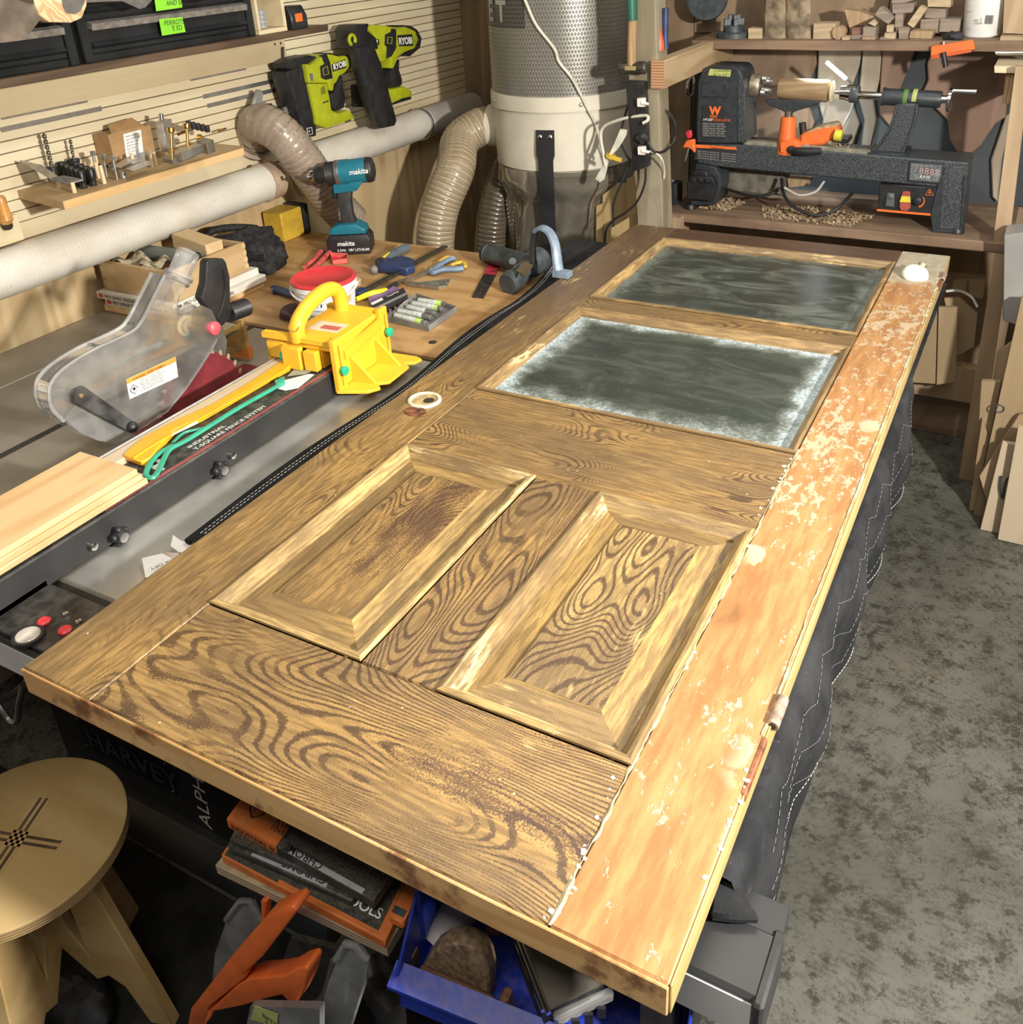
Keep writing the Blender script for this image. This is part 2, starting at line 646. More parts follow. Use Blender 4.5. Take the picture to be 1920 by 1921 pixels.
M_ply = wood('birch_ply_panel', (0.70, 0.60, 0.41), (0.59, 0.48, 0.31), 1, 0.8, 0.6, ring=5)
M_slat = wood('birch_slat', (0.74, 0.66, 0.47), (0.66, 0.56, 0.38), 1, 0.8, 0.55, ring=5)
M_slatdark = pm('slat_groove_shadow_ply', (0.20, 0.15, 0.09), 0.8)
M_knotty = wood('knotty_pine_ply', (0.60, 0.46, 0.27), (0.49, 0.35, 0.185), 2, 0.7, 0.6, knots=0.8, ring=8)
M_backply = wood('brown_ply_wall', (0.33, 0.235, 0.15), (0.24, 0.165, 0.10), 2, 0.7, 0.7, ring=6, stain=0.4, staincol=(0.13, 0.09, 0.055))
M_ceil = pm('painted_ceiling', (0.62, 0.60, 0.55), 0.8)
M_alu = pm('brushed_aluminium', (0.62, 0.62, 0.60), 0.35, 0.9, 0.08, 60)

WX = -1.15                                   # face of the slatted wall
struct(MB().box((-1.3, -1.6, -0.1), (2.6, 3.2, 0.0)), 'floor', mat_floor(), smooth=0)
struct(MB().box((-1.3, -1.6, 2.5), (2.6, 3.2, 2.6)), 'ceiling', M_ceil, smooth=0)
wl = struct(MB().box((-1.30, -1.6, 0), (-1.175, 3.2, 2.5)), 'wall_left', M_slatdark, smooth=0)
struct(MB().box((-1.175, -0.2, 0), (-1.158, 3.0, 1.085)), 'lower_panel', M_knotty, wl)
struct(MB().box((-1.175, -0.2, 1.093), (WX, 3.0, 1.145), 0.001), 'panel_strip', M_ply, wl)
struct(MB().box((-1.175, -0.2, 0.0), (-1.158, 3.0, 0.001)), 'sill', M_knotty, wl)
zz = 1.1475
PITCH = 0.0275
for i in range(28):
    struct(MB().box((-1.175, -0.2, zz + i * PITCH), (WX, 3.0, zz + (i + 1) * PITCH - 0.0028), 0.0008), 'slat', M_slat, wl)
# metal strips pressed into the grooves, each where the photograph shows a grey bar
def strip(pa, pb):
    a, b = at(*pa, x=WX), at(*pb, x=WX)
    k = round((0.5 * (a.z + b.z) - zz) / PITCH)
    z = zz + k * PITCH - 0.0014
    struct(MB().box((WX - 0.004, a.y, z - 0.006), (WX + 0.003, b.y, z + 0.006)), 'metal_strip', M_alu, wl)
for pa, pb in (((0, 221), (162, 184)), ((0, 243), (188, 197)), ((354, 140), (458, 117)), ((381, 188), (523, 152)), ((389, 204), (530, 166))):
    strip(pa, pb)

wb = struct(MB().box((-1.3, 3.0, 0), (2.6, 3.12, 2.5)), 'wall_back', M_backply, smooth=0)
for i, (x0, x1, z0, z1) in enumerate(((-1.15, -0.16, 0, 2.5), (-0.157, 0.50, 1.36, 2.5), (0.503, 1.2, 1.36, 2.5))):
    struct(MB().box((x0, 2.985, z0), (x1, 3.0, z1), 0.001), 'panel', M_backply, wb)
struct(MB().box((2.4, -1.6, 0), (2.5, 3.2, 2.5)), 'wall_right', M_backply, smooth=0)
# ------------------------------------------------------------------ the old door lying on the saw
ZT, ZB = 0.93, 0.89
DW, DL = 0.86, 2.034
door = thing('panel_door', 'old wooden door with two glass panes and two raised panels, lying flat across the saw on a quilted blanket', 'door', (0, 0, ZB))

M_rail_low = grained('grained_bottom_rail', 0, 3.1, cover=0.62, heavy=0.62, wear=0.50)
M_rail_mid = grained('grained_lock_rail', 0, 8.4, cover=0.45, heavy=0.48, wear=0.35, freq=10)
M_rail_top = grained('grained_top_rail', 0, 5.6, base=(0.15, 0.09, 0.05), glaze=(0.075, 0.045, 0.03), cover=0.35, heavy=0.95, wear=0.1)
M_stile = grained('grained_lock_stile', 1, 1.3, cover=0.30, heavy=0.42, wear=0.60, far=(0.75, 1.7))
M_mull = grained('grained_mullion', 1, 6.2, cover=0.72, heavy=0.45, wear=0.3)
M_pan1 = grained('grained_left_panel', 1, 2.7, cover=0.45, heavy=0.75, wear=0.3, freq=9)
M_pan2 = grained('grained_right_panel', 1, 9.3, base=(0.50, 0.34, 0.13), cover=0.95, heavy=0.50, wear=0.55, freq=9, rings=80, lines=120)
M_field = grained('worn_yellow_bevel', 1, 4.4, base=(0.46, 0.30, 0.105), cover=-0.1, heavy=0.1, wear=0.75)
M_mould = grained('worn_yellow_moulding', 1, 7.7, base=(0.52, 0.36, 0.15), pale=(0.76, 0.62, 0.34), cover=-0.2, heavy=0.05, wear=1.0)
M_fieldH = grained('worn_yellow_bevel_cross', 0, 4.9, base=(0.46, 0.30, 0.105), cover=-0.1, heavy=0.1, wear=0.75)
M_mouldH = grained('worn_yellow_moulding_cross', 0, 7.2, base=(0.52, 0.36, 0.15), pale=(0.76, 0.62, 0.34), cover=-0.2, heavy=0.05, wear=1.0)
M_beadV = grained('worn_glazing_bead_long', 1, 7.5, base=(0.47, 0.31, 0.13), pale=(0.74, 0.59, 0.32), cover=-0.2, heavy=0.15, wear=0.9)
M_bead = grained('worn_glazing_bead', 0, 7.1, base=(0.47, 0.31, 0.13), pale=(0.74, 0.59, 0.32), cover=-0.2, heavy=0.15, wear=0.9)

def mat_bare():
    t = NT('stripped_orange_stile')
    v = t.mapv((1, 0.16, 1))
    f = t.noise(v, 60, 4, 0.65)
    g = t.noise(v, 9, 3, 0.6)
    c = t.mix(t.step(f, 0.3, 0.75), (0.29, 0.130, 0.045), (0.44, 0.240, 0.095))
    c = t.mix(t.math('MULTIPLY', t.step(g, 0.55, 0.7), 0.5), c, (0.34, 0.12, 0.04))
    xyz = t.sep()
    # pale filler and paint flakes left by the scraper, thicker towards the head of the door
    vf = t.mapv((1, 0.5, 1), (0, 0, 0), (0, 0, 0.35))
    big = t.noise(t.co(), 7.0, 3, 0.6)
    fl = t.math('ADD', t.noise(vf, 85, 5, 0.72), t.math('MULTIPLY', big, 0.55))
    thr = t.math('SUBTRACT', 0.875, t.math('MULTIPLY', t.step(xyz[1], 0.35, 1.3), 0.085))
    fm = t.step(t.math('SUBTRACT', fl, thr), 0.0, 0.06)
    pt = t.math('ADD', t.voro(t.mapv((1, 0.7, 1), (0.3, 0.2, 0)), 11), t.math('MULTIPLY', t.noise(t.co(), 60, 5, 0.7), 0.22))
    pmk = t.math('MULTIPLY', t.step(pt, 0.34, 0.27), t.step(t.noise(t.mapv((1, 1, 1), (4, 2, 0)), 3.5, 2), 0.50, 0.56))
    fm = t.math('MAXIMUM', t.math('MULTIPLY', fm, 0.8), pmk)
    c = t.mix(t.math('MULTIPLY', fm, 0.85), c, t.mix(t.noise(t.co(), 90, 3), (0.56, 0.44, 0.25), (0.46, 0.44, 0.36)))
    # grey old paint standing at the head and along the outer edge
    ed = t.math('ADD', t.math('MULTIPLY', t.step(xyz[1], 1.70, 1.86), 0.5), t.math('MULTIPLY', t.step(xyz[0], 0.835, 0.862), 0.26))
    pm_ = t.step(t.math('ADD', ed, t.noise(t.co(), 13, 5, 0.65)), 0.72, 0.86)
    c = t.mix(t.math('MULTIPLY', pm_, 0.85), c, t.mix(t.noise(t.co(), 40, 3), (0.25, 0.21, 0.13), (0.52, 0.50, 0.40)))
    # burns
    br = t.step(t.math('ADD', t.noise(t.mapv((1, 0.4, 1), (2, 3, 1)), 9, 4), t.math('MULTIPLY', f, 0.2)), 0.80, 0.90)
    c = t.mix(t.math('MULTIPLY', br, 0.8), c, (0.15, 0.06, 0.02))
    return t.done(t.pbsdf(c, 0.5, 0, t.bump(t.math('ADD', t.math('MULTIPLY', f, 0.4), t.math('MULTIPLY', fm, 1.0)), 0.5, 0.0015), 0.45))
M_bare = mat_bare()
M_edge = wood('door_edge_pine', (0.72, 0.46, 0.21), (0.58, 0.33, 0.13), 0, 1.6, 0.55, ring=7, stain=0.85, staincol=(0.17, 0.06, 0.03))
M_edgeR = wood('door_edge_ochre', (0.48, 0.36, 0.16), (0.34, 0.24, 0.09), 1, 1.0, 0.5, ring=7, stain=0.3)

def member(name, x0, x1, y0, y1, mat, label=None):
    return MB().box((x0, y0, ZB + 0.0005), (x1, y1, ZT), 0.0022).build(name, mat, door, label=label)

XA, XB, XC, XD = 0.130, 0.386, 0.498, 0.744
member('stile', 0.002, XA - 0.0006, 0.0035, DL, M_stile, 'brown grained stile with the lock hole')
# right stile: stripped, with a chewed inner edge of pale paint
br = member('stile', XD + 0.0006, DW - 0.002, 0.0035, DL, M_bare, 'stile stripped to orange wood with pale flakes of paint')
member('bottom_rail', XA, XD, 0.0035, 0.198, M_rail_low)
member('lock_rail', XA, XD, 0.667, 0.905, M_rail_mid)
member('glazing_bar', XA, XD, 1.366, 1.436, M_rail_mid)
member('top_rail', XA, XD, 1.930, DL, M_rail_top)
member('mullion', XB, XC, 0.1985, 0.6665, M_mull)
MB().box((0.002, 0.0, ZB), (DW - 0.002, 0.0035, ZT - 0.0012), 0.0012).build('bottom_edge', M_edge, door, label='pale end grain with red brown stains')
MB().box((DW - 0.0022, 0.004, ZB), (DW, DL, ZT - 0.0008), 0.0008).build('hinge_edge', M_edgeR, door)

def ring_mould(x0, x1, y0, y1, prof, name, mat, mat2):
    """moulding round an opening: prof is [(inset, height)] outer to inner, mitred"""
    m = MB()
    rows = []
    for (d, h) in prof:
        a, b, c, e = x0 + d, x1 - d, y0 + d, y1 - d
        rows.append([V((a, c, h)), V((b, c, h)), V((b, e, h)), V((a, e, h))])
    for s in range(4):
        vs, fs = [], []
        q = (s + 1) % 4
        for r in rows:
            vs += [r[s], r[q]]
        for i in range(len(rows) - 1):
            fs.append((2 * i, 2 * i + 1, 2 * i + 3, 2 * i + 2))
        m2 = MB().add(vs, fs)
        m2.build(name, mat2 if s % 2 == 0 else mat, door, smooth=28)

def raised_panel(x0, x1, y0, y1, mfield):
    f = 0.062
    # ogee moulding falling from the frame, each side a mitred length
    ring_mould(x0, x1, y0, y1, [(0.0, ZT + 0.0005), (0.0, ZT + 0.004), (0.004, ZT + 0.0055), (0.009, ZT + 0.0045), (0.011, ZT + 0.001),
                                (0.016, ZT - 0.004), (0.020, ZT - 0.0085), (0.0225, ZT - 0.0085), (0.0240, ZT - 0.0130)], 'moulding', M_mould, M_mouldH)
    xs = [x0 + 0.022, x0 + f - 0.003, x1 - f + 0.003, x1 - 0.022]
    ys = [y0 + 0.022, y0 + f * 0.86, y1 - f * 0.86, y1 - 0.022]
    ring_mould(x0, x1, y0, y1, [(0.022, ZT - 0.013), (f - 0.006, ZT - 0.0075), (f - 0.003, ZT - 0.0072), (f, ZT - 0.0042)], 'panel_bevel', M_field, M_fieldH)
    z = ZT - 0.0044
    MB().box((x0 + f - 0.001, y0 + f - 0.001, ZB + 0.004), (x1 - f + 0.001, y1 - f + 0.001, z), 0.0015).build('panel', mfield, door)
    MB().box((x0 - 0.001, y0 - 0.001, ZB + 0.006), (x1 + 0.001, y1 + 0.001, ZB + 0.018)).build('panel_back', M_field, door)

raised_panel(XA, XB, 0.198, 0.667, M_pan1)
raised_panel(XC, XD, 0.198, 0.667, M_pan2)

def mat_glass(name, x0, x1, y0, y1, edge, cloudy, tint, frost=1.0):
    t = NT(name)
    xyz = t.sep()
    d = t.math('MINIMUM', t.math('MINIMUM', t.math('SUBTRACT', xyz[0], x0), t.math('SUBTRACT', x1, xyz[0])),
               t.math('MINIMUM', t.math('MULTIPLY', t.math('SUBTRACT', xyz[1], y0), 0.75), t.math('MULTIPLY', t.math('SUBTRACT', y1, xyz[1]), 1.5)))
    n1 = t.noise(t.co(), 14, 5, 0.7)
    n2 = t.noise(t.co(), 150, 4, 0.75)
    sm = t.noise(t.mapv((1, 2.6, 1), (0, 0, 0), (0, 0, 0.6)), 6, 5, 0.7, 1.2)
    e = t.math('ADD', d, t.math('MULTIPLY', t.math('SUBTRACT', n1, 0.5), 0.13))
    em = t.math('MULTIPLY', t.math('POWER', t.step(e, edge, -0.004), 1.6), t.math('ADD', 0.40 * frost, t.math('MULTIPLY', t.step(n2, 0.3, 0.8), 0.5 * frost)))
    cl = t.math('ADD', t.math('MULTIPLY', t.step(sm, 0.42, 0.72), cloudy), t.math('MULTIPLY', t.step(n2, 0.52, 0.75), 0.06))
    dots = t.math('MULTIPLY', t.step(t.voro(t.co(), 75), 0.12, 0.06), 0.5)
    wet = t.step(t.noise(t.mapv((1, 1, 1), (5, 1, 0)), 9, 3, 0.5, 2.0), 0.60, 0.64)
    fm = t.math('ADD', t.math('MAXIMUM', em, t.math('ADD', cl, 0.03)), t.math('MULTIPLY', dots, 0.5), None, True)
    tr = t.n('BsdfTransparent'); tr.inputs[0].default_value = (*tint, 1)
    gl = t.n('BsdfGlossy'); gl.inputs['Roughness'].default_value = 0.24
    fr = t.n('Fresnel'); fr.inputs[0].default_value = 1.45
    m1 = t.n('MixShader')
    t.put(m1.inputs[0], fr.outputs[0])
    t.t.links.new(tr.outputs[0], m1.inputs[1]); t.t.links.new(gl.outputs[0], m1.inputs[2])
    df = t.n('BsdfDiffuse')
    t.put(df.inputs[0], t.mix(t.step(em, 0.1, 0.7), (0.42, 0.45, 0.40), (0.68, 0.80, 0.88)))
    m2 = t.n('MixShader')
    t.put(m2.inputs[0], fm)
    t.t.links.new(m1.outputs[0], m2.inputs[1]); t.t.links.new(df.outputs[0], m2.inputs[2])
    return t.done(m2.outputs[0])

def pane(y0, y1, mat):
    ring_mould(XA, XD, y0, y1, [(0.0, ZT), (0.0, ZT + 0.004), (0.005, ZT + 0.005), (0.009, ZT + 0.003), (0.013, ZT - 0.003),
                                (0.018, ZT - 0.008), (0.018, ZT - 0.014)], 'glazing_bead', M_beadV, M_bead)
    MB().box((XA + 0.002, y0 + 0.002, ZT - 0.0170), (XD - 0.002, y1 - 0.002, ZT - 0.0140)).build('glass_pane', mat, door, smooth=0)
# object coordinates of the parts start at the door's corner
pane(0.905, 1.366, mat_glass('frosted_dirty_glass', XA + 0.016, XD - 0.016, 0.921, 1.350, 0.085, 0.09, (0.62, 0.72, 0.66)))
pane(1.436, 1.930, mat_glass('smeared_glass', XA + 0.016, XD - 0.016, 1.452, 1.914, 0.060, 0.22, (0.62, 0.70, 0.64), 0.45))

# lock hole: white rose ring round a dark bore, with a rusty keyhole plate
M_cream = pm('old_cream_paint', (0.74, 0.66, 0.47), 0.45, 0, 0.15, 60, 0.1)
M_rust = pm('rusted_iron', (0.20, 0.075, 0.035), 0.75, 0.3, 0.5, 90, 0.4)
M_dark = pm('dark_hollow', (0.03, 0.02, 0.012), 0.8)
h = V((0.064, 0.822, ZT))
rose = MB().lathe(h - V((0, 0, 0.004)), (0, 0, 1), [(0.026, 0.0), (0.026, 0.0075), (0.029, 0.009), (0.032, 0.0075), (0.033, 0.003)], 28, False, False).build('rose_ring', M_cream, door, label='cream rim left by a door knob plate')
MB().lathe(h + V((0, 0, 0.0003)), (0, 0, 1), [(0.0262, 0.0), (0.0262, 0.0004)], 26).build('knob_bore', pm('raw_tan_bore', (0.42, 0.30, 0.15), 0.7, 0, 0.4, 60), door)
MB().lathe(h + V((0.008, 0.003, 0.0007)), (0, 0, 1), [(0.011, 0.0), (0.011, 0.0004)], 14).build('spindle_hole', M_dark, door)
kp = MB().prism([V((0.075 + 0.021 * math.cos(a) * (1.0 if math.cos(a) > 0 else 1.1), 0.776 + 0.017 * math.sin(a), ZT + 0.0003)) for a in [math.tau * i / 20 for i in range(20)]], (0, 0, 0.0016)).build('keyhole_plate', M_rust, door)
MB().lathe(V((0.078, 0.781, ZT + 0.0019)), (0, 0, 1), [(0.0045, 0.0), (0.0045, 0.0004)], 10).build('keyhole', M_dark, door)

# butt hinges on the right edge
M_hinge = pm('painted_worn_hinge', (0.42, 0.31, 0.24), 0.45, 0.5, 0.4, 120, 0.2)
for (y0, lab) in ((0.318, 'hinge knuckle with a hollow end'), (1.845, 'rusty upper hinge with torn wood')):
    hg = MB().cyl((DW + 0.001, y0, ZT - 0.001), (DW + 0.001, y0 + 0.046, ZT - 0.001), 0.0075, None, 14, 0.001).build('hinge_knuckle', M_hinge, door, label=lab)
    MB().cyl((DW + 0.001, y0 - 0.0006, ZT - 0.001), (DW + 0.001, y0 + 0.002, ZT - 0.001), 0.0042, None, 10).build('pin_hole', M_dark, hg)
MB().box((DW - 0.006, 0.215, ZT - 0.012), (DW + 0.0012, 0.300, ZT + 0.0006), 0.002).build('hinge_leaf', M_rust, door)
MB().box((DW - 0.006, 1.795, ZT - 0.012), (DW + 0.003, 1.842, ZT + 0.0012), 0.002).build('hinge_leaf', M_rust, door)
# raised lips of old paint, flakes and a lead key lying in the seams: fine crumbs nobody could count
m = MB()
rr = random.Random(4)
for i in range(90):
    if i < 60:
        y = rr.uniform(0.0, 0.9); x = 0.744 + 0.012 * mnoise.noise(V((y * 9, 0, 0))) - 0.004
        x += rr.uniform(-0.004, 0.004)
    else:
        x = DW - 0.004 + rr.uniform(-0.004, 0.002); y = rr.uniform(1.55, 1.86) if i < 80 else rr.uniform(0.1, 0.25)
    s = rr.uniform(0.0010, 0.0034)
    m.ball((x, y, ZT + 0.0002), (s, s * rr.uniform(0.6, 1.6), s * 0.35), 5, 3, rotm(0, 0, rr.uniform(0, 180)))
o = m.build('paint_crumbs', M_cream, door)
o['kind'] = 'stuff'
M_lipc = pm('ragged_pale_paint', (0.40, 0.33, 0.19), 0.5, 0, 0.3, 70, 0.3)
def lip(x0, y0, y1, w0, amp, seed):
    def fn(u, v):
        y = y0 + (y1 - y0) * v
        a = mnoise.noise(V((y * 16, seed, 0))) + 0.6 * mnoise.noise(V((y * 55, seed, 1)))
        b = mnoise.noise(V((y * 20, seed, 5))) + 0.6 * mnoise.noise(V((y * 70, seed, 2)))
        l = x0 - max(0.0004, w0 + amp * a); r = x0 + max(0.0004, w0 + amp * b)
        return V((l + (r - l) * u, y, ZT + 0.0003 + 0.0011 * (1 - abs(2 * u - 1)) * (1 + b)))
    return MB().sheet(fn, 2, 260)
lip(0.7445, 0.004, 0.92, 0.0018, 0.0042, 3.0).build('paint_lip', M_lipc, door, label='ragged pale lip of old paint')
lip(DW - 0.0060, 0.30, 1.80, 0.0010, 0.0030, 8.0).build('paint_lip', M_lipc, door)

# white china knob cup lying on the head of the stripped stile
M_china = pm('white_china', (0.86, 0.86, 0.80), 0.18, 0, 0.03)
k = V((0.800, 1.843, ZT + 0.0008))
cup = thing('china_knob', 'white glazed china door knob lying on the far stripped corner of the door', 'knob', k)
MB().lathe(k, (0.15, -0.1, 1), [(0.030, 0.0), (0.0315, 0.004), (0.0300, 0.012), (0.0240, 0.021), (0.0150, 0.0265), (0.0, 0.0285)], 28).build('dome', M_china, cup)
MB().cyl(k + V((0.010, 0.012, 0.019)), k + V((0.014, 0.018, 0.027)), 0.010, 0.011, 14).build('socket', pm('worn_brass', (0.45, 0.38, 0.2), 0.4, 0.7), cup)
# ------------------------------------------------------------------ the table saw
M_cast = pm('oiled_cast_iron', (0.27, 0.245, 0.205), 0.40, 0.3, 0.16, 6, 0.05)
M_wing = pm('pressed_steel_wing', (0.52, 0.52, 0.50), 0.36, 0.6, 0.25, 6, 0.04)
M_black = pm('black_enamel', (0.022, 0.023, 0.025), 0.38, 0, 0.2, 12, 0.04)
M_blackdust = pm('dusty_black_enamel', (0.026, 0.026, 0.027), 0.5, 0, 0.25, 14, 0.05, 0.5, 0.45, (0.16, 0.14, 0.10))
M_blackplastic = pm('black_plastic', (0.020, 0.020, 0.022), 0.42, 0, 0.2, 40, 0.06)
M_chrome = pm('chrome_steel', (0.66, 0.66, 0.66), 0.16, 1.0, 0.05, 40)
M_steel = pm('dull_steel', (0.42, 0.42, 0.42), 0.38, 0.9, 0.15, 50, 0.05)
M_maroon = pm('maroon_coating', (0.20, 0.030, 0.038), 0.38, 0.1, 0.2, 20)
M_red = pm('red_plastic', (0.62, 0.04, 0.05), 0.35, 0, 0.1, 30)
M_white = pm('white_paint', (0.80, 0.80, 0.78), 0.5, 0, 0.04)
M_ink = pm('black_ink', (0.02, 0.02, 0.022), 0.6)
M_orange = pm('orange_plastic', (0.78, 0.16, 0.035), 0.45, 0, 0.08, 25, 0.04)
M_clear = clear('clear_guard_plastic', 0.035, cloud=0.09)
M_clearrim = clear('clear_rim_plastic', 0.16, cloud=0.22)
M_clearthin = clear('clear_thin_plastic', 0.08, cloud=0.12)
TZ = 0.86

saw = thing('table_saw', 'black table saw with grey iron top, standing under the door beside the left wall', 'table saw', (-0.3, 0.6, 0))
MB().box((-0.95, 0.195, 0.825), (0.10, 1.105, TZ), 0.003).build('table_top', M_cast, saw)
MB().box((-1.135, 0.195, 0.825), (-0.952, 1.105, TZ - 0.0008), 0.003).build('table_wing', M_cast, saw, label='left iron wing')
MB().box((0.102, 0.195, 0.815), (0.855, 1.105, TZ - 0.001), 0.003).build('extension_wing', M_wing, saw, label='bright steel right wing')
MB().box((-0.20, 0.200, TZ - 0.002), (-0.085, 1.10, TZ + 0.0006), 0.0003).build('steel_facing', M_wing, saw, label='bright scratched steel strip')
MB().box((-0.668, 0.196, TZ - 0.006), (-0.649, 1.104, TZ + 0.0004)).build('miter_slot', M_ink, saw)
MB().box((-0.515, 0.575, TZ - 0.003), (-0.455, 0.925, TZ + 0.0008), 0.0005).build('throat_plate', M_maroon, saw, label='maroon throat plate')
MB().box((-0.4735, 0.60, TZ), (-0.4665, 0.90, TZ + 0.0012)).build('blade_slot', M_ink, saw)
# front rail on its angle, with scale strip and end cap
rail = MB().box((-1.14, 0.066, 0.800), (0.921, 0.135, TZ), 0.004).build('rail_tube', M_black, saw)
MB().box((-1.139, 0.0645, 0.802), (0.920, 0.0662, 0.852), 0.0004).build('rail_face', pm('grey_rail_face', (0.62, 0.63, 0.65), 0.45, 0.2, 0.1, 8), saw, label='bright grey face of the rail')
sc = MB().box((-0.62, 0.090, TZ + 0.0002), (-0.02, 0.112, TZ + 0.0012)).build('scale_tape', M_white, saw)
mm = MB()
for i in range(60):
    x = -0.61 + i * 0.01
    mm.box((x, 0.0905, TZ + 0.0013), (x + 0.0009, 0.0905 + (0.012 if i % 5 == 0 else 0.006), TZ + 0.0015))
mm.build('scale_marks', M_ink, sc)
MB().box((0.915, 0.060, 0.798), (0.926, 0.140, TZ + 0.0015), 0.003).build('end_cap', M_blackplastic, saw)
MB().box((-0.30, 0.140, 0.80), (0.92, 0.194, 0.824), 0.001).build('rail_angle', M_black, saw)
# cabinet
CY = 0.345
MB().box((-0.70, CY, 0.085), (0.06, 1.02, 0.822), 0.012).build('cabinet', M_black, saw)
MB().prism([(-0.735, CY - 0.045, 0.0), (0.09, CY - 0.045, 0.0), (0.09, CY - 0.045, 0.045), (0.06, CY - 0.012, 0.084), (-0.70, CY - 0.012, 0.084), (-0.735, CY - 0.045, 0.045)], (0, 0.72, 0)).build('plinth', M_black, saw, bevel=0.004)
pl = MB().box((-0.60, CY - 0.003, 0.165), (-0.315, CY, 0.262), 0.001).build('name_plate', pm('black_plate', (0.012, 0.012, 0.013), 0.3), saw)
M_blackletter = pm('raised_black_letters', (0.05, 0.052, 0.055), 0.28)
text('HARVEY', (-0.575, CY - 0.0032, 0.187), (1, 0, 0), (0, 0, 1), 0.052, 'raised_lettering', M_blackletter, pl, 0.002, sx=1.02, bold=0.012)
for x, z in ((-0.592, 0.173), (-0.592, 0.254), (-0.323, 0.173), (-0.323, 0.254)):
    MB().cyl((x, CY - 0.005, z), (x, CY - 0.003, z), 0.0025, None, 8).build('rivet', M_steel, pl)
text('ALPHA', (-0.232, CY - 0.0008, 0.105), (0.10, 0, 1), (-1, 0, 0.10), 0.034, 'white_lettering', M_white, saw, 0.0004, sx=1.35)
# hand wheel rim seen past the cabinet
MB().tube([V((-0.72 + 0.0, 0.30 + 0.09 * math.cos(a), 0.40 + 0.09 * math.sin(a))) for a in [math.tau * i / 24 for i in range(24)]], 0.007, 8, closed=True).build('hand_wheel', M_steel, saw)
MB().tube([at(44, 1285, y=0.2), at(36, 1320, y=0.2), at(32, 1352, y=0.2), at(18, 1350, y=0.2), at(0, 1325, y=0.2), at(-25, 1300, y=0.2)], 0.006, 8, 4).build('bent_strap', M_steel, saw, label='bent grey steel strap')

# blade and guard
bl = MB()
BX, BYc, BZ, BR = -0.47, 0.752, 0.842, 0.118
ang0, ang1 = math.asin((TZ - BZ + 0.002) / BR), math.pi - math.asin((TZ - BZ + 0.002) / BR)
prof = [V((BX - 0.0012, BYc + BR * math.cos(ang0 + (ang1 - ang0) * i / 40), BZ + BR * math.sin(ang0 + (ang1 - ang0) * i / 40))) for i in range(41)]
bl.prism(prof, (0.0024, 0, 0))
blade = bl.build('saw_blade', M_maroon, saw)
for i in range(13):
    a = ang0 + (ang1 - ang0) * (i + 0.5) / 13
    d = V((0, math.cos(a), math.sin(a)))
    q = V((0, -math.sin(a), math.cos(a)))
    c = V((BX, BYc, BZ)) + d * (BR + 0.003)
    MB().prism([c - q * 0.006 - d * 0.006 + V((-0.0018, 0, 0)), c + q * 0.004 - d * 0.006 + V((-0.0018, 0, 0)), c + q * 0.004 + d * 0.005 + V((-0.0018, 0, 0)), c + d * 0.003 - q * 0.001 + V((-0.0018, 0, 0))], (0.0036, 0, 0)).build('tooth', pm('carbide_gold', (0.55, 0.46, 0.30), 0.4, 0.5) if i == 0 else bpy.data.materials['carbide_gold'], blade)

guard = thing('blade_guard', 'clear plastic blade guard with black handles standing over the maroon saw blade', 'blade guard', (-0.47, 0.75, TZ + 0.002))
def gx(pts, x):
    return [at(px, py, x=x) for px, py in pts]
body = [(309, 516), (286, 562), (263, 606), (240, 626), (178, 655), (135, 680), (105, 705), (92, 730), (96, 765), (119, 790), (150, 812), (182, 826), (217, 831),
        (262, 805), (314, 772), (350, 728), (377, 688), (400, 652), (408, 636), (405, 601), (395, 581), (377, 572), (352, 585), (330, 592), (334, 560), (357, 522)]
MB().prism(gx(body, -0.452), (0.0024, 0, 0)).build('side_shell', M_clear, guard)
MB().prism(gx(body, -0.452), (0.0024, 0, 0)).v
m = MB().prism(gx(body, -0.452), (0.0022, 0, 0))
for p in m.v:
    p.x -= 0.038
m.build('side_shell', M_clear, guard)
# rim strip joining the two shells along the back of the guard
rim = [V((-0.470, q.y, q.z)) for q in gx([(309, 516), (286, 562), (263, 606), (240, 626), (178, 655), (135, 680), (105, 705), (92, 730), (96, 765), (119, 790)], -0.452)]
m = MB()
rim2 = catmull(rim, 4)
vs = []
for q in rim2:
    vs += [q + V((-0.0195, 0, 0)), q + V((0.0195, 0, 0))]
m.add(vs, [(2 * i, 2 * i + 1, 2 * i + 3, 2 * i + 2) for i in range(len(rim2) - 1)])
m.build('rim', M_clearrim, guard)
MB().tube([q + V((0.019, 0, 0)) for q in rim2], 0.0035, 6).build('rim_bead', M_clearrim, guard)
MB().tube([q + V((-0.019, 0, 0)) for q in rim2], 0.0035, 6).build('rim_bead', M_clearrim, guard)
# dust port
p0, p1 = at(334, 519, x=-0.47), at(353, 474, x=-0.47)
ax = (p1 - p0).normalized()
MB().lathe(p0 - ax * 0.012, ax, [(0.0270, 0), (0.0275, 0.012), (0.0225, 0.014), (0.0225, 0.014 + (p1 - p0).length)], 22, False, False).build('dust_port', M_clearrim, guard)
MB().lathe(p0 - ax * 0.004, ax, [(0.027, 0), (0.030, 0.003), (0.030, 0.008), (0.027, 0.011)], 22, False, False).build('port_collar', M_clearrim, guard)
for c in ((252, 614), (178, 655)):
    MB().cyl(at(c[0], c[1], x=-0.47) + V((-0.012, 0, 0.004)), at(c[0], c[1], x=-0.47) + V((0.012, 0, 0.004)), 0.007, None, 12, 0.001).build('rim_boss', M_clear, guard)
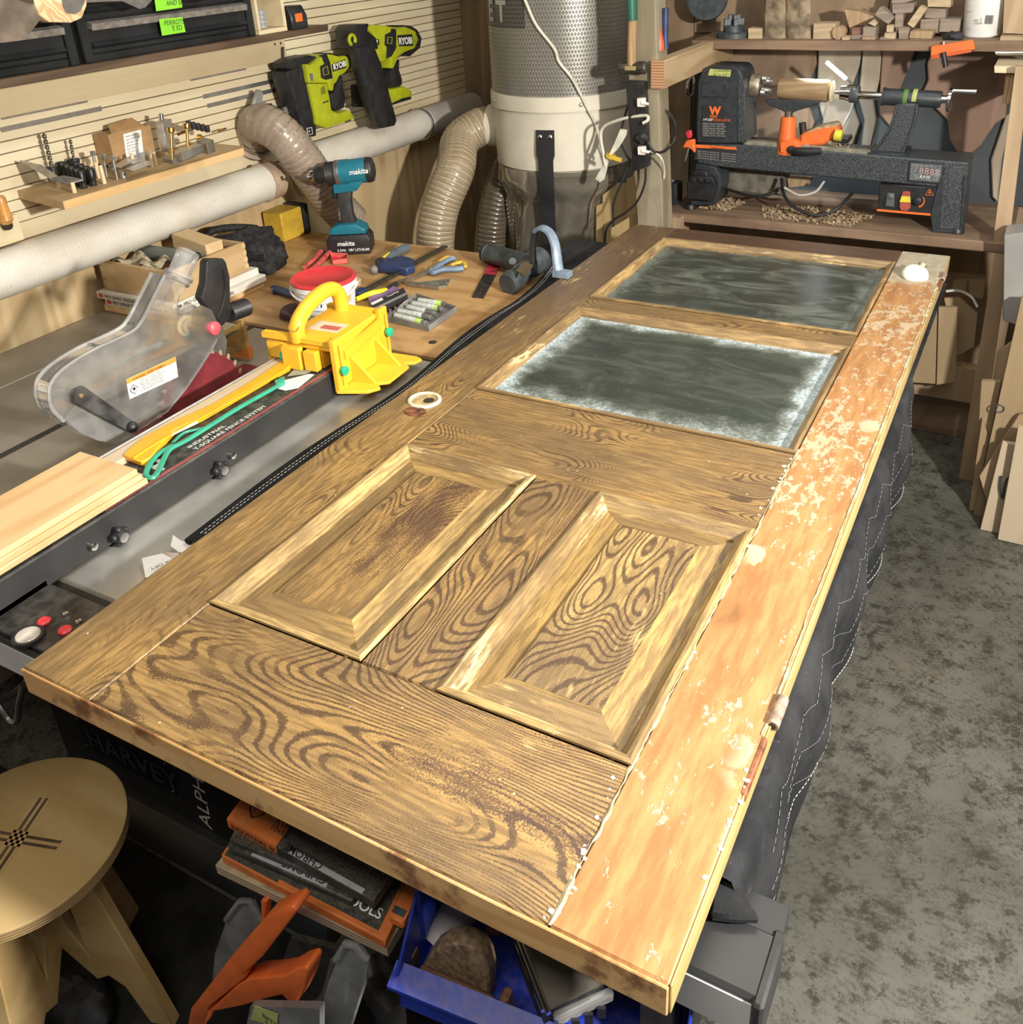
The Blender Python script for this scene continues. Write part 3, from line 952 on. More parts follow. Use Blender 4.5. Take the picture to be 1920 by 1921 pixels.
# wing shell at the nose
MB().prism(gx([(68, 734), (75, 722), (100, 728), (122, 728), (130, 745), (120, 786), (98, 782), (80, 769)], -0.470), (0.003, 0, 0)).build('nose_shell', M_clear, guard, bevel=0.001)
MB().prism(gx([(119, 785), (140, 760), (250, 815), (217, 833), (182, 826), (150, 812)], -0.447), (0.002, 0, 0)).build('lower_wing', M_clear, guard)
# black arm and ball
a0, a1 = at(145, 740, x=-0.445), at(240, 799, x=-0.445)
d = (a1 - a0).normalized()
n = V((0, -d.z, d.y))
w = 0.0175
MB().prism([a0 + n * w - d * 0.004, a0 - d * 0.014 + n * 0.006, a0 - d * 0.014 - n * 0.006, a0 - n * w - d * 0.004, a1 - n * 0.011, a1 + d * 0.006, a1 + n * 0.011], (0.009, 0, 0)).build('side_arm', pm('scuffed_black_plastic', (0.055, 0.055, 0.055), 0.5, 0, 0.6, 35), guard, bevel=0.002)
MB().ball(a1 + V((0.012, 0, 0)), 0.0118, 18, 12).build('ball_knob', M_blackplastic, guard)
MB().cyl(a0 + V((0.009, 0, 0)), a0 + V((0.0115, 0, 0)), 0.0042, None, 12).build('arm_screw', pm('brass_screw', (0.6, 0.5, 0.28), 0.35, 0.8), guard)
# black handle with its ribbed grip, red button, riving knife
hd = [(388, 492), (394, 486), (420, 485), (425, 492), (432, 520), (433, 565), (436, 580), (432, 598), (418, 612), (398, 602), (392, 580), (384, 568), (378, 560), (386, 532)]
MB().prism(gx(hd, -0.462), (-0.022, 0, 0)).build('lift_handle', M_blackplastic, guard, bevel=0.003, seg=2)
MB().tube(gx([(421, 505), (424, 540), (418, 575), (408, 598)], -0.4605), 0.0035, 6, 4).build('handle_rib', M_blackplastic, guard)
g0, g1 = at(428, 588, x=-0.475), at(464, 575, x=-0.475)
gd = (g1 - g0)
gp = []
for i in range(13):
    gp += [(0.0205, gd.length * i / 13), (0.0190, gd.length * (i + 0.5) / 13)]
MB().lathe(g0, gd, gp + [(0.017, gd.length)], 18).build('ribbed_grip', M_blackplastic, guard)
rb = at(403, 616, x=-0.446)
MB().lathe(rb - V((0.006, 0, 0)), (1, 0, 0), [(0.0135, 0), (0.0145, 0.004), (0.0145, 0.009), (0.0115, 0.012), (0.0, 0.0135)], 24).build('red_button', pm('faded_red_plastic', (0.62, 0.09, 0.12), 0.4), guard)
MB().prism(gx([(395, 600), (415, 605), (425, 640), (418, 690), (425, 708), (405, 700), (395, 660)], -0.4715), (0.0022, 0, 0)).build('riving_knife', M_steel, guard)
bs = at(355, 612, x=-0.4700)
MB().lathe(bs - V((0.012, 0, 0)), (1, 0, 0), [(0.022, 0), (0.022, 0.004), (0.015, 0.005), (0.015, 0.012), (0.006, 0.013), (0.006, 0.022)], 20).build('pivot_boss', pm('cloudy_tan_plastic', (0.55, 0.47, 0.32), 0.5), guard)
# warning sticker
def sticker(q, x, parent):
    A, B, C_, D = [at(px, py, x=x) for px, py in q]
    return A, B, C_, D
A, B, C_, D = sticker([(236, 712), (329, 669), (334, 707), (243, 749)], -0.4485, guard)
st = MB().prism([A, B, C_, D], (0.0006, 0, 0)).build('warning_sticker', M_white, guard, smooth=0)
e = V((0.0008, 0, 0))
MB().prism([A + e, B + e, B + (C_ - B) * 0.24 + e, A + (D - A) * 0.24 + e], (0.0003, 0, 0)).build('orange_band', pm('sticker_orange', (0.80, 0.33, 0.06), 0.5), st, smooth=0)
ux = (B - A).normalized(); uy = (A - D).normalized()
text('WARNING  AVERTISSEMENT', A + (D - A) * 0.20 + ux * 0.014 + e * 1.4, ux, uy, 0.0048, 'lettering', M_ink, st, 0.0002, sx=0.95, bold=0.01)
for i in range(7):
    text(['1. Utiliser le couvre-lame et la lame', 'pour les coupes.  Keep guard down and', 'in place.  Wear eye protection always', '2. Replace guard if damaged before use', '3. Ne pas retirer le protecteur; garder', 'les mains loin de la lame en tout temps', 'Turn off power before servicing blade'][i],
         A + (D - A) * (0.36 + 0.088 * i) + ux * 0.027 + e * 1.3, ux, uy, 0.0026, 'small_lettering', M_ink, st, 0.0002, sx=1.0)
cc = A + (D - A) * 0.62 + ux * 0.0135 + e
q4 = [cc + (ux * math.cos(a) + uy * math.sin(a)) * 0.0105 for a in (0, math.pi / 2, math.pi, -math.pi / 2)]
q5 = [cc + e * 0.3 + (ux * math.cos(a) + uy * math.sin(a)) * 0.0086 for a in (0, math.pi / 2, math.pi, -math.pi / 2)]
dm = MB().prism(q4, (0.0003, 0, 0)).build('diamond_mark', M_ink, st, smooth=0)
MB().prism(q5, (0.0003, 0, 0)).build('diamond_field', M_white, st, smooth=0)
MB().cyl(cc + e * 0.6 + uy * 0.001, cc + e * 1.2 + uy * 0.001, 0.0035, None, 7).build('hand_sign', M_ink, st)

# ------------------------------------------------------------------ the fence
fence = thing('saw_fence', 'long black saw fence with white lettering and pale wooden face, along the saw table', 'fence', (-0.25, 0.6, TZ + 0.002))
FT = 0.922
tube_ = MB().box((-0.302, 0.0, TZ + 0.004), (-0.200, 1.03, FT), 0.003).build('fence_tube', M_blackdust, fence)
MB().box((-0.341, 0.03, TZ + 0.004), (-0.306, 1.06, 0.931), 0.0015).build('fence_face', wood('pale_face_ply', (0.62, 0.50, 0.36), (0.55, 0.42, 0.28), 1, 1, 0.5, ring=4), fence, label='pale wooden face')
MB().box((-0.3465, 0.03, TZ + 0.004), (-0.3415, 1.06, 0.9345), 0.001).build('face_edging', M_alu, fence, label='aluminium edge strip')
M_pink = pm('faded_red_line', (0.50, 0.10, 0.10), 0.5)
MB().box((-0.2085, 0.30, FT), (-0.2065, 0.90, FT + 0.0004)).build('red_line', M_pink, tube_)
MB().box((-0.2125, 0.30, FT), (-0.2112, 0.90, FT + 0.0004)).build('red_line', M_pink, tube_)
text('INDUSTRIAL', (-0.2345, 0.507, FT + 0.0004), (0, 1, 0), (-1, 0, 0), 0.0092, 'white_lettering', M_white, tube_, 0.0003, sx=1.25, bold=0.01)
text('T-SQUARE FENCE SYSTEM', (-0.2185, 0.507, FT + 0.0004), (0, 1, 0), (-1, 0, 0), 0.0092, 'white_lettering', M_white, tube_, 0.0003, sx=1.20, bold=0.01)
text('P', (-0.222, 0.425, FT + 0.0004), (0, 1, 0), (-1, 0, 0), 0.042, 'white_logo_letter', M_white, tube_, 0.0003, bold=0.03)
text('I', (-0.222, 0.395, FT + 0.0004), (0, 1, 0), (-1, 0, 0), 0.042, 'white_logo_letter', M_white, tube_, 0.0003, bold=0.03)
for yk, yb in ((0.300, 0.253), (0.525, 0.560)):
    c = V((-0.200, yk, 0.880))
    kn = MB().lathe(c, (1, 0, 0), [(0.006, 0), (0.006, 0.008)], 12).build('star_knob', M_blackplastic, fence)
    m = MB().lathe(c + V((0.006, 0, 0)), (1, 0, 0), [(0.009, 0), (0.0125, 0.003), (0.0125, 0.013), (0.010, 0.017), (0.008, 0.0175)], 18)
    for j in range(5):
        a = math.tau * j / 5 + 0.4
        m.ball(c + V((0.013, 0.012 * math.cos(a), 0.012 * math.sin(a))), (0.0075, 0.0062, 0.0062), 8, 6)
    m.build('knob_lobes', M_blackplastic, kn)
    MB().lathe(c + V((0.0225, 0, 0)), (1, 0, 0), [(0.0085, 0), (0.0085, 0.0012), (0.0070, 0.0014)], 18).build('chrome_ring', M_chrome, kn)
    b = V((-0.200, yb, 0.890))
    MB().cyl(b, b + V((0.014, 0, 0)), 0.0042, None, 10).build('bolt', M_chrome, fence)
    MB().lathe(b + V((0.010, 0, 0)), (1, 0, 0), [(0.0065, 0), (0.0065, 0.004), (0.0045, 0.005)], 12).build('bolt_nut', M_chrome, fence)
# the fence head that rides the rail
MB().box((-0.44, 0.072, TZ + 0.0025), (-0.062, 0.176, TZ + 0.0085), 0.001).build('head_plate', pm('dusty_black_plate', (0.05, 0.047, 0.042), 0.4, 0.2, 0.5, 60, 0.1), fence)
MB().box((-0.214, 0.073, TZ + 0.008), (-0.200, 0.172, TZ + 0.0185), 0.001).build('weld_bead', pm('glossy_black_weld', (0.02, 0.022, 0.024), 0.15, 0.5, 0.3, 150, 0.6), fence)
for x, y in ((-0.128, 0.112), (-0.083, 0.113)):
    MB().lathe((x, y, TZ + 0.0086), (0, 0, 1), [(0.0095, 0), (0.0098, 0.003), (0.0075, 0.005), (0.0030, 0.0052), (0.0, 0.0046)], 20).build('red_screw_cap', M_red, fence)
for x, y in ((-0.113, 0.137), (-0.080, 0.134)):
    MB().lathe((x, y, TZ + 0.0086), (0, 0, 1), [(0.0055, 0), (0.0055, 0.0025), (0.004, 0.0045), (0.0, 0.005)], 14).build('cap_screw', M_chrome, fence)
ln = MB().lathe((-0.118, 0.080, TZ + 0.0088), (0, 0, 1), [(0.0215, 0), (0.0225, 0.003), (0.0215, 0.006), (0.019, 0.0062)], 28).build('lens_rim', M_blackplastic, fence)
MB().lathe((-0.118, 0.080, TZ + 0.0130), (0, 0, 1), [(0.0188, 0), (0.016, 0.0035), (0.009, 0.005), (0, 0.0055)], 24).build('lens', pm('bubble_lens', (0.52, 0.49, 0.46), 0.12, 0.1, 0.3, 40), ln)

# ------------------------------------------------------------------ what lies on the fence
M_yellow = pm('yellow_orange_plastic', (0.86, 0.42, 0.02), 0.33, 0, 0.05, 20)
M_green = pm('green_plastic', (0.05, 0.36, 0.24), 0.3, 0, 0.1, 20)
ps = [(232, 864), (245, 850), (275, 827), (320, 803), (400, 766), (470, 725), (520, 692), (543, 677), (549, 682), (545, 697), (500, 722), (430, 763), (380, 792), (330, 815), (300, 848), (285, 868), (268, 876)]
yz = FT + 0.001
st_ = thing('push_stick', 'long yellow push stick lying along the black saw fence', 'push stick', at(390, 780, z=yz), 'push sticks on the saw fence')
MB().prism([at(px, py, z=yz) for px, py in ps], (0, 0, 0.011)).build('stick', M_yellow, st_, bevel=0.002)
MB().prism([at(px, py, z=yz + 0.0112) for px, py in ((322, 812), (322, 818), (372, 794), (370, 788))], (0, 0, 0.0006)).build('white_label', M_white, st_)
MB().tube([at(px, py, z=yz + 0.011) for px, py in ((250, 860), (300, 828), (400, 772), (480, 728), (540, 690))], 0.0022, 6, 3).build('stiffening_rib', M_yellow, st_)
gr = thing('push_stick', 'thin green push stick with a looped handle on the black saw fence', 'push stick', at(400, 805, z=yz), 'push sticks on the saw fence')
m = MB().tube([at(px, py, z=yz + 0.006) for px, py in ((532, 718), (500, 736), (450, 764), (400, 795), (350, 826), (320, 842), (308, 860), (300, 878), (290, 894), (280, 896), (274, 888), (284, 866), (300, 850), (325, 836))], 0.0052, 8, 4, flat=0.8)
m.build('loop_and_shaft', M_green, gr)
m = MB().prism([at(px, py, z=yz + 0.001) for px, py in ((516, 722), (534, 713), (536, 720), (520, 730))], (0, 0, 0.010))
m.build('shoe', M_green, gr, bevel=0.001)
MB().tube([at(px, py, z=yz + 0.004) for px, py in ((325, 830), (345, 812), (370, 806), (385, 802))], 0.0028, 6, 3).build('hook', M_green, gr)

# three boards across the near end of the fence
M_pine = wood('new_pine', (0.74, 0.52, 0.28), (0.62, 0.39, 0.18), 1, 1.3, 0.5, ring=7)
M_pineply = wood('ply_board', (0.72, 0.51, 0.29), (0.58, 0.37, 0.18), 1, 2.2, 0.5, ring=10)
zb = FT + 0.0125
for i, (lab, dx, dy) in enumerate((('pale pine board lowest of three stacked on the near end of the saw fence', 0.003, 0.006), ('pale pine board in the middle of the stack of three on the saw fence', 0.0, 0.0), ('pale pine board topmost of the stack of three on the saw fence', -0.003, -0.004))):
    z0 = zb + i * 0.0108
    single(MB().box((-0.305 + dx - 0.03, -0.35 + dy, z0), (-0.194 + dx, 0.372 + dy, z0 + 0.0104), 0.001), 'pine_board', M_pine if i == 2 else M_pineply, lab, 'board', 'pine boards on the saw fence')
single(MB().box((-0.345, -0.02, 0.9350), (-0.195, 0.00, zb - 0.0004)), 'packing_strip', M_pine, 'thin packing strip under the stack of pine boards on the fence', 'strip')
tagc = thing('card_tag', 'white card tag lying on the saw fence beside the green push stick', 'card', at(545, 715, z=FT + 0.0012))
MB().prism([at(px, py, z=FT + 0.0012) for px, py in ((515, 728), (530, 715), (580, 702), (590, 703), (560, 728), (535, 733))], (0, 0, 0.0008)).build('card', M_white, tagc)
MB().prism([at(px, py, z=FT + 0.0012) for px, py in ((540, 706), (555, 690), (580, 686), (590, 694), (572, 702))], (0, 0, 0.0009)).build('flap', pm('grey_green_card', (0.30, 0.31, 0.24), 0.6), tagc)
# torn paper by the blanket
M_paper = pm('white_paper', (0.82, 0.82, 0.82), 0.7, 0, 0.03)
zp = 0.8645
pp = thing('torn_paper', 'torn white paper with printed words caught under the door edge', 'paper', at(300, 1060, z=zp))
def curl(px, py, h):
    return at(px, py, z=zp + h)
MB().add([curl(266, 1047, 0.010), curl(305, 1038, 0.002), curl(328, 1050, 0.001), curl(288, 1085, 0.001), curl(273, 1083, 0.001)], [(0, 1, 2, 3, 4)]).build('sheet', M_paper, pp)
MB().add([curl(325, 1004, 0.018), curl(340, 1014, 0.008), curl(362, 1022, 0.004), curl(348, 1038, 0.001), curl(335, 1036, 0.001), curl(320, 1024, 0.010)], [(0, 1, 2, 3, 4, 5)]).build('sheet', M_paper, pp)
MB().add([curl(308, 1036, 0.002), curl(334, 1037, 0.001), curl(345, 1044, 0.001), curl(328, 1052, 0.001)], [(0, 1, 2, 3)]).build('pink_sheet', pm('pinkish_paper', (0.55, 0.45, 0.42), 0.7), pp)
a = curl(292, 1062, 0.006); b = curl(325, 1048, 0.004)
text('OR DRY.', b, (a - b), V((0, 0, 1)).cross(a - b) * 1.0, 0.0075, 'printed_words', M_ink, pp, 0.001)

# yellow push block with its bridge handle
M_py = pm('warm_yellow_plastic', (0.86, 0.50, 0.035), 0.38, 0, 0.04, 20)
pb = thing('push_block', 'chunky yellow push block with arched handle and green knobs, standing on the black saw fence', 'push block', (-0.25, 0.95, FT + 0.001))
Rz = rotm(0, 0, 4)
PC = V((-0.256, 0.955, 0))
def pbx(lo, hi, name, mat=M_py, bev=0.002, par=pb):
    return MB().box(lo, hi, bev, Rz, PC).build(name, mat, par)
deck = pbx((-0.062, -0.088, 0.965), (0.062, 0.088, 0.990), 'deck')
pbx((-0.062, -0.088, FT + 0.001), (-0.045, 0.088, 0.966), 'left_leg')
pbx((-0.005, -0.086, FT + 0.001), (0.028, 0.086, 0.966), 'center_leg')
pbx((-0.120, -0.094, 0.978), (0.060, -0.076, 0.992), 'front_ledge')
pbx((-0.072, 0.078, 0.982), (0.062, 0.094, 0.996), 'rear_ledge')
pbx((-0.112, -0.092, FT + 0.012), (-0.050, -0.080, 0.972), 'gauge_bracket')
pbx((-0.058, -0.112, FT + 0.002), (-0.012, -0.095, 0.974), 'front_stop')
pbx((-0.006, -0.108, FT + 0.002), (0.026, -0.090, 0.968), 'front_stop')
pbx((-0.112, -0.092, FT + 0.001), (-0.104, -0.030, 0.962), 'side_skirt')
# side plate with slots, balance foot, ribs
sp = MB().box((0.062, -0.102, 0.888), (0.070, 0.100, 0.972), 0.001, Rz, PC).build('side_plate', M_py, pb)
pbx((0.061, -0.104, 0.880), (0.074, -0.074, 0.998), 'slotted_upright')
pbx((0.061, 0.072, 0.880), (0.074, 0.102, 1.000), 'slotted_upright')
for y in (-0.094, 0.084):
    MB().box((0.0738, y + 0.002, 0.893), (0.0744, y + 0.007, 0.985), 0, Rz, PC).build('slot', pm('slot_shade_yellow', (0.45, 0.22, 0.02), 0.6) if y < 0 else bpy.data.materials['slot_shade_yellow'], sp)
foot = [(0.066, -0.106), (0.128, -0.084), (0.145, -0.060), (0.136, -0.052), (0.122, -0.046), (0.148, -0.030), (0.148, 0.052), (0.138, 0.056), (0.130, 0.064), (0.150, 0.074), (0.156, 0.094), (0.140, 0.102), (0.066, 0.102)]
MB().prism([Rz @ V((x, y, 0.880)) + PC for x, y in foot], (0, 0, 0.007)).build('balance_foot', M_py, pb, bevel=0.001)
for y in (-0.052, 0.044):
    MB().prism([Rz @ V((0.070, y, 0.887)) + PC, Rz @ V((0.128, y, 0.887)) + PC, Rz @ V((0.070, y, 0.945)) + PC], Rz @ V((0, 0.008, 0))).build('gusset', M_py, pb)
MB().prism([Rz @ V((0.070, -0.074, 0.948)) + PC, Rz @ V((0.070, 0.074, 0.966)) + PC, Rz @ V((0.078, 0.074, 0.966)) + PC, Rz @ V((0.078, -0.074, 0.948)) + PC], (0, 0, 0.018)).build('clamp_bar', M_py, pb)
hp = [(-0.030, -0.084, 0.980), (-0.030, -0.084, 1.003), (-0.030, -0.072, 1.022), (-0.030, -0.036, 1.040), (-0.030, 0.015, 1.050), (-0.030, 0.052, 1.046), (-0.030, 0.072, 1.030), (-0.030, 0.078, 1.005), (-0.030, 0.078, 0.985)]
MB().tube([Rz @ V(p) + PC for p in hp], 0.0165, 14, 5).build('arched_handle', M_py, pb)
MB().lathe(Rz @ V((-0.030, -0.087, 1.010)) + PC, Rz @ V((0.25, -0.85, 0.55)), [(0.0115, 0.0), (0.0115, 0.0095), (0.008, 0.0097)], 16).build('handle_hole', bpy.data.materials['slot_shade_yellow'], pb)
MB().box((-0.035, -0.045, 0.9902), (0.040, 0.002, 0.9908), 0, Rz, PC).build('deck_label', pm('pale_label', (0.72, 0.58, 0.44), 0.5), pb)
MB().box((-0.010, -0.035, 0.9909), (0.036, -0.016, 0.9913), 0, Rz, PC).build('label_print', pm('label_red', (0.45, 0.12, 0.10), 0.5), pb)
for p, d in (((-0.060, -0.094, 0.950), (0.2, -1, 0)), ((0.074, -0.090, 0.930), (1, -0.15, 0)), ((0.074, 0.087, 0.945), (1, -0.1, 0))):
    c = Rz @ V(p) + PC
    d = Rz @ V(d)
    m = MB().lathe(c, d, [(0.004, 0), (0.004, 0.004), (0.0095, 0.005), (0.0105, 0.013), (0.0085, 0.014), (0.004, 0.0145)], 12)
    m.build('green_knob', pm('bright_green_knob', (0.02, 0.42, 0.24), 0.3) if 'bright_green_knob' not in bpy.data.materials else bpy.data.materials['bright_green_knob'], pb)

# ------------------------------------------------------------------ quilted moving blanket
def mat_blanket():
    t = NT('quilted_black_cloth')
    f = t.noise(t.co(), 260, 3)
    g = t.noise(t.co(), 12, 4, 0.6)
    c = t.mix(t.step(g, 0.35, 0.7), (0.011, 0.012, 0.014), (0.028, 0.029, 0.032))
    lint = t.step(t.noise(t.co(), 70, 5, 0.8), 0.62, 0.75)
    c = t.mix(t.math('MULTIPLY', lint, 0.35), c, (0.16, 0.16, 0.17))
    return t.done(t.pbsdf(c, 0.85, 0, t.bump(f, 0.4, 0.002), 0.2))
M_blanket = mat_blanket()
M_thread = pm('white_thread', (0.50, 0.50, 0.48), 0.7)
M_thread2 = pm('grey_thread', (0.12, 0.12, 0.12), 0.8)
HX = 0.868
def bl_edge(y):
    """left hem of the blanket"""
    return -0.082 - 0.022 * max(0, (y - 0.9)) - 0.10 * max(0, y - 1.45) + 0.008 * math.sin(y * 9)
def bl_pt(u, v):
    y = 0.150 + 1.80 * v
    xl = bl_edge(y) if y > 0.33 else -0.02 + 0.05 * (0.33 - y) / 0.18
    drop = 0.215 + 0.02 * math.sin(y * 7) + (0.22 * max(0.0, 1 - abs(y - 0.30) / 0.22) if y < 0.52 else 0)
    drop *= max(0.0, min(1.0, (1.36 - y) / 0.12))
    top = 1.0 - xl + (HX - 1.0)
    s = u * (HX - xl + drop)
    quilt = 0.0016 * math.sin(18 * y + 30 * s) * math.sin(50 * s)
    if s <= HX - xl:
        x = xl + s
        z = 0.8865 + min(0, quilt)
        if x < 0.0:
            k = min(1.0, (0.0 - x) / 0.08)
            z = 0.8865 - 0.006 * k * k + 0.003 * math.sin(y * 11) * k + quilt + 0.03 * max(0.0, y - 1.62) * k
        return V((x, y, z))
    q = s - (HX - xl)
    zz = 0.8865 - q
    bul = 0.012 * math.sin(min(1, q / 0.22) * math.pi) + 0.010 * math.sin(y * 26 + 1.0) * min(1, q / 0.1) + quilt * 2
    return V((HX + max(0.0, bul) + 0.006 * min(1, q / 0.02), y, zz))
blk = thing('moving_blanket', 'black quilted moving blanket with white stitching spread under the door', 'blanket', (0.4, 0.8, TZ + 0.001))
MB().sheet(bl_pt, 110, 150, -0.0).build('quilt', M_blanket, blk)
# bound hem with two rows of stitches
hem = []
for i in range(60):
    y = 0.34 + 1.50 * i / 59
    p = bl_pt(0.0, (y - 0.150) / 1.80)
    hem.append(p)
MB().tube([p + V((0.004, 0, -0.003)) for p in hem], 0.0065, 8, flat=0.9).build('binding', M_blanket, blk)
def stitch_row(off, name='stitching'):
    m = MB()
    tot = 150
    for i in range(tot):
        y0 = 0.36 + 1.44 * i / tot
        y1 = y0 + 1.44 / tot * 0.62
        u0 = off / (HX - bl_edge(y0) + 0.2)
        a = bl_pt(u0, (y0 - 0.150) / 1.80) + V((0, 0, 0.0012))
        b = bl_pt(u0, (y1 - 0.150) / 1.80) + V((0, 0, 0.0012))
        m.tube([a, b], 0.0010, 4)
    o = m.build(name, M_thread, blk)
    o['kind'] = 'stuff'
stitch_row(0.013)
stitch_row(0.021)
# zigzag quilting seams over the top and the hanging side
def seam(s0, y0, n, dy, ds, lift=0.0012):
    m = MB()
    for i in range(n):
        for j in range(7):
            f0, f1 = j / 7, (j + 0.62) / 7
            def P(f):
                y = y0 + dy * (i + f)
                tri = abs(((i + f) % 2) - 1)
                s = s0 + ds * tri
                xl = bl_edge(y) if y > 0.33 else -0.02
                drop = 0.215 + 0.02 * math.sin(y * 7) + (0.22 * max(0.0, 1 - abs(y - 0.30) / 0.22) if y < 0.52 else 0)
                drop *= max(0.0, min(1.0, (1.36 - y) / 0.12))
                return bl_pt(max(0, min(1, (s - xl) / (HX - xl + drop))), (y - 0.150) / 1.80)
            a, b = P(f0), P(f1)
            if (a - b).length > 0.03:
                continue
            up = V((0.0012, 0, 0)) if s0 > 0.86 else V((0, 0, lift))
            m.tube([a + up, b + up], 0.0006, 4)
    o = m.build('quilting_seam', M_thread2 if s0 < 0.86 or ds else M_thread, blk)
    o['kind'] = 'stuff'
for i in range(9):
    seam(-0.055 + i * 0.105, 0.42, 26, 0.056, 0.062)
for i in range(3):
    seam(0.885 + i * 0.060, 0.24, 19, 0.056, 0.030)
seam(1.060, 0.24, 19, 0.056, 0.0)
# folded corner at the rail
cn = [at(px, py, z=TZ + 0.014) for px, py in ((1338, 1655), (1362, 1648), (1392, 1668), (1428, 1722), (1380, 1722), (1332, 1716))]
MB().prism(cn, (0, 0, -0.011)).build('turned_corner', M_blanket, blk, bevel=0.003)
# ------------------------------------------------------------------ outfeed workbench and what lies on it
M_bench = wood('oiled_bench_top', (0.50, 0.315, 0.14), (0.37, 0.205, 0.08), 0, 0.8, 0.42, ring=7, stain=0.55, staincol=(0.20, 0.10, 0.035))
M_benchedge = wood('dark_bench_edge', (0.20, 0.115, 0.045), (0.12, 0.065, 0.025), 0, 1, 0.55)
M_legwood = wood('bench_leg_wood', (0.40, 0.27, 0.14), (0.30, 0.19, 0.09), 2, 1, 0.6)
bench = thing('workbench', 'oiled wooden workbench beyond the saw, its top strewn with hand tools', 'workbench', (-0.4, 1.47, 0))
BXL, BXR, BY0, BY1 = -1.150, 0.55, 1.112, 1.822
for i in range(5):
    y0 = BY0 + 0.013 + (BY1 - BY0 - 0.013) * i / 5
    y1 = BY0 + 0.013 + (BY1 - BY0 - 0.013) * (i + 1) / 5
    MB().box((BXL, y0, 0.822), (BXR, y1 - 0.0006, TZ), 0.0006).build('top_board', M_bench, bench)
MB().box((BXL, BY0, 0.815), (BXR, BY0 + 0.0125, TZ - 0.0005), 0.001).build('front_lipping', M_benchedge, bench)
for x, y in ((-1.08, 1.18), (0.46, 1.18), (-1.08, 1.74), (0.46, 1.74)):
    MB().box((x - 0.04, y - 0.04, 0), (x + 0.04, y + 0.04, 0.822), 0.002).build('leg', M_legwood, bench)
MB().box((-1.12, 1.15, 0.72), (0.50, 1.78, 0.8215)).build('apron', M_legwood, bench)
MB().cyl(at(812, 642, z=TZ + 0.0003), at(812, 642, z=TZ + 0.0003) + V((0, 0, 0.0005)), 0.0105, None, 20).build('dog_hole', M_dark, bench)

# sandpaper packs and the dovetailed box
M_pack = pm('white_card_pack', (0.66, 0.63, 0.57), 0.6, 0, 0.08, 14)
for i, (z0, z1, dx, dy, lab) in enumerate(((0.8605, 0.8795, 0.0, 0.006, 'thin wooden slat bundle lowest under the dovetailed box'), (0.8800, 0.8990, 0.012, 0.004, 'white sandpaper pack second from the top under the dovetailed box'), (0.8995, 0.9190, -0.004, -0.004, 'white sandpaper pack with printed edge directly under the dovetailed box'))):
    r = thing('sandpaper_pack' if i else 'slat_bundle', lab, 'pack' if i else 'slats', (-0.97, 1.2, z0), 'sandpaper packs under the box' if i else None)
    MB().box((-1.128 + dx, 1.030 + dy, z0), (-0.838 + dx, 1.342 + dy, z1), 0.001).build('pack', M_pack if i else M_pine, r)
    if i:
        text('3M  PRO GRADE  PRECISION', (-1.118 + dx, 1.0292 + dy, z0 + 0.006), (1, 0, 0), (0, 0, 1), 0.0085, 'printed_words', M_ink, r, 0.0004, bold=0.006)
        text('3M  PRO GRADE  PRECISION', (-0.8372 + dx, 1.040 + dy, z0 + 0.006), (0, 1, 0), (0, 0, 1), 0.0095, 'printed_words', M_ink, r, 0.0004, bold=0.006)
        MB().box((-1.119 + dx, 1.0288 + dy, z0 + 0.005), (-1.104 + dx, 1.0299 + dy, z0 + 0.0155)).build('red_mark', M_red, r)
M_boxwood = wood('dovetail_box_wood', (0.53, 0.375, 0.205), (0.45, 0.295, 0.145), 1, 1, 0.5, ring=5)
M_boxend = wood('dovetail_pins', (0.66, 0.50, 0.29), (0.58, 0.42, 0.22), 0, 1, 0.5, ring=5)
x0, x1, y0, y1, z0, z1 = -1.118, -0.850, 1.045, 1.312, 0.920, 1.000
bx = thing('wooden_box', 'open dovetailed wooden box holding a wood block and a dark tube, against the left wall', 'box', (-0.98, 1.18, z0))
MB().box((x0, y0, z0), (x1, y0 + 0.012, z1), 0.001).build('front_board', M_boxwood, bx)
MB().box((x0, y1 - 0.012, z0), (x1, y1, z1), 0.001).build('back_board', M_boxwood, bx)
MB().box((x0, y0 + 0.0122, z0), (x0 + 0.012, y1 - 0.0122, z1), 0.001).build('side_board', M_boxwood, bx)
MB().box((x1 - 0.012, y0 + 0.0122, z0), (x1, y1 - 0.0122, z1), 0.001).build('side_board', M_boxwood, bx)
MB().box((x0 + 0.012, y0 + 0.012, z0), (x1 - 0.012, y1 - 0.012, z0 + 0.006)).build('base_board', M_boxwood, bx)
for i in range(4):
    z = z0 + 0.008 + i * 0.019
    MB().box((x1 - 0.0005, y1 - 0.013, z), (x1 + 0.0008, y1 + 0.0002, z + 0.011)).build('dovetail', M_boxend, bx)
    MB().box((x0 - 0.0002, y0 - 0.0008, z), (x0 + 0.010, y0 + 0.0004, z + 0.007)).build('dovetail', pm('dark_pin', (0.33, 0.21, 0.10), 0.6) if 'dark_pin' not in bpy.data.materials else bpy.data.materials['dark_pin'], bx)
M_bag = pm('black_ripstop', (0.022, 0.022, 0.023), 0.75, 0, 0.5, 60, 0.5, 0.3)
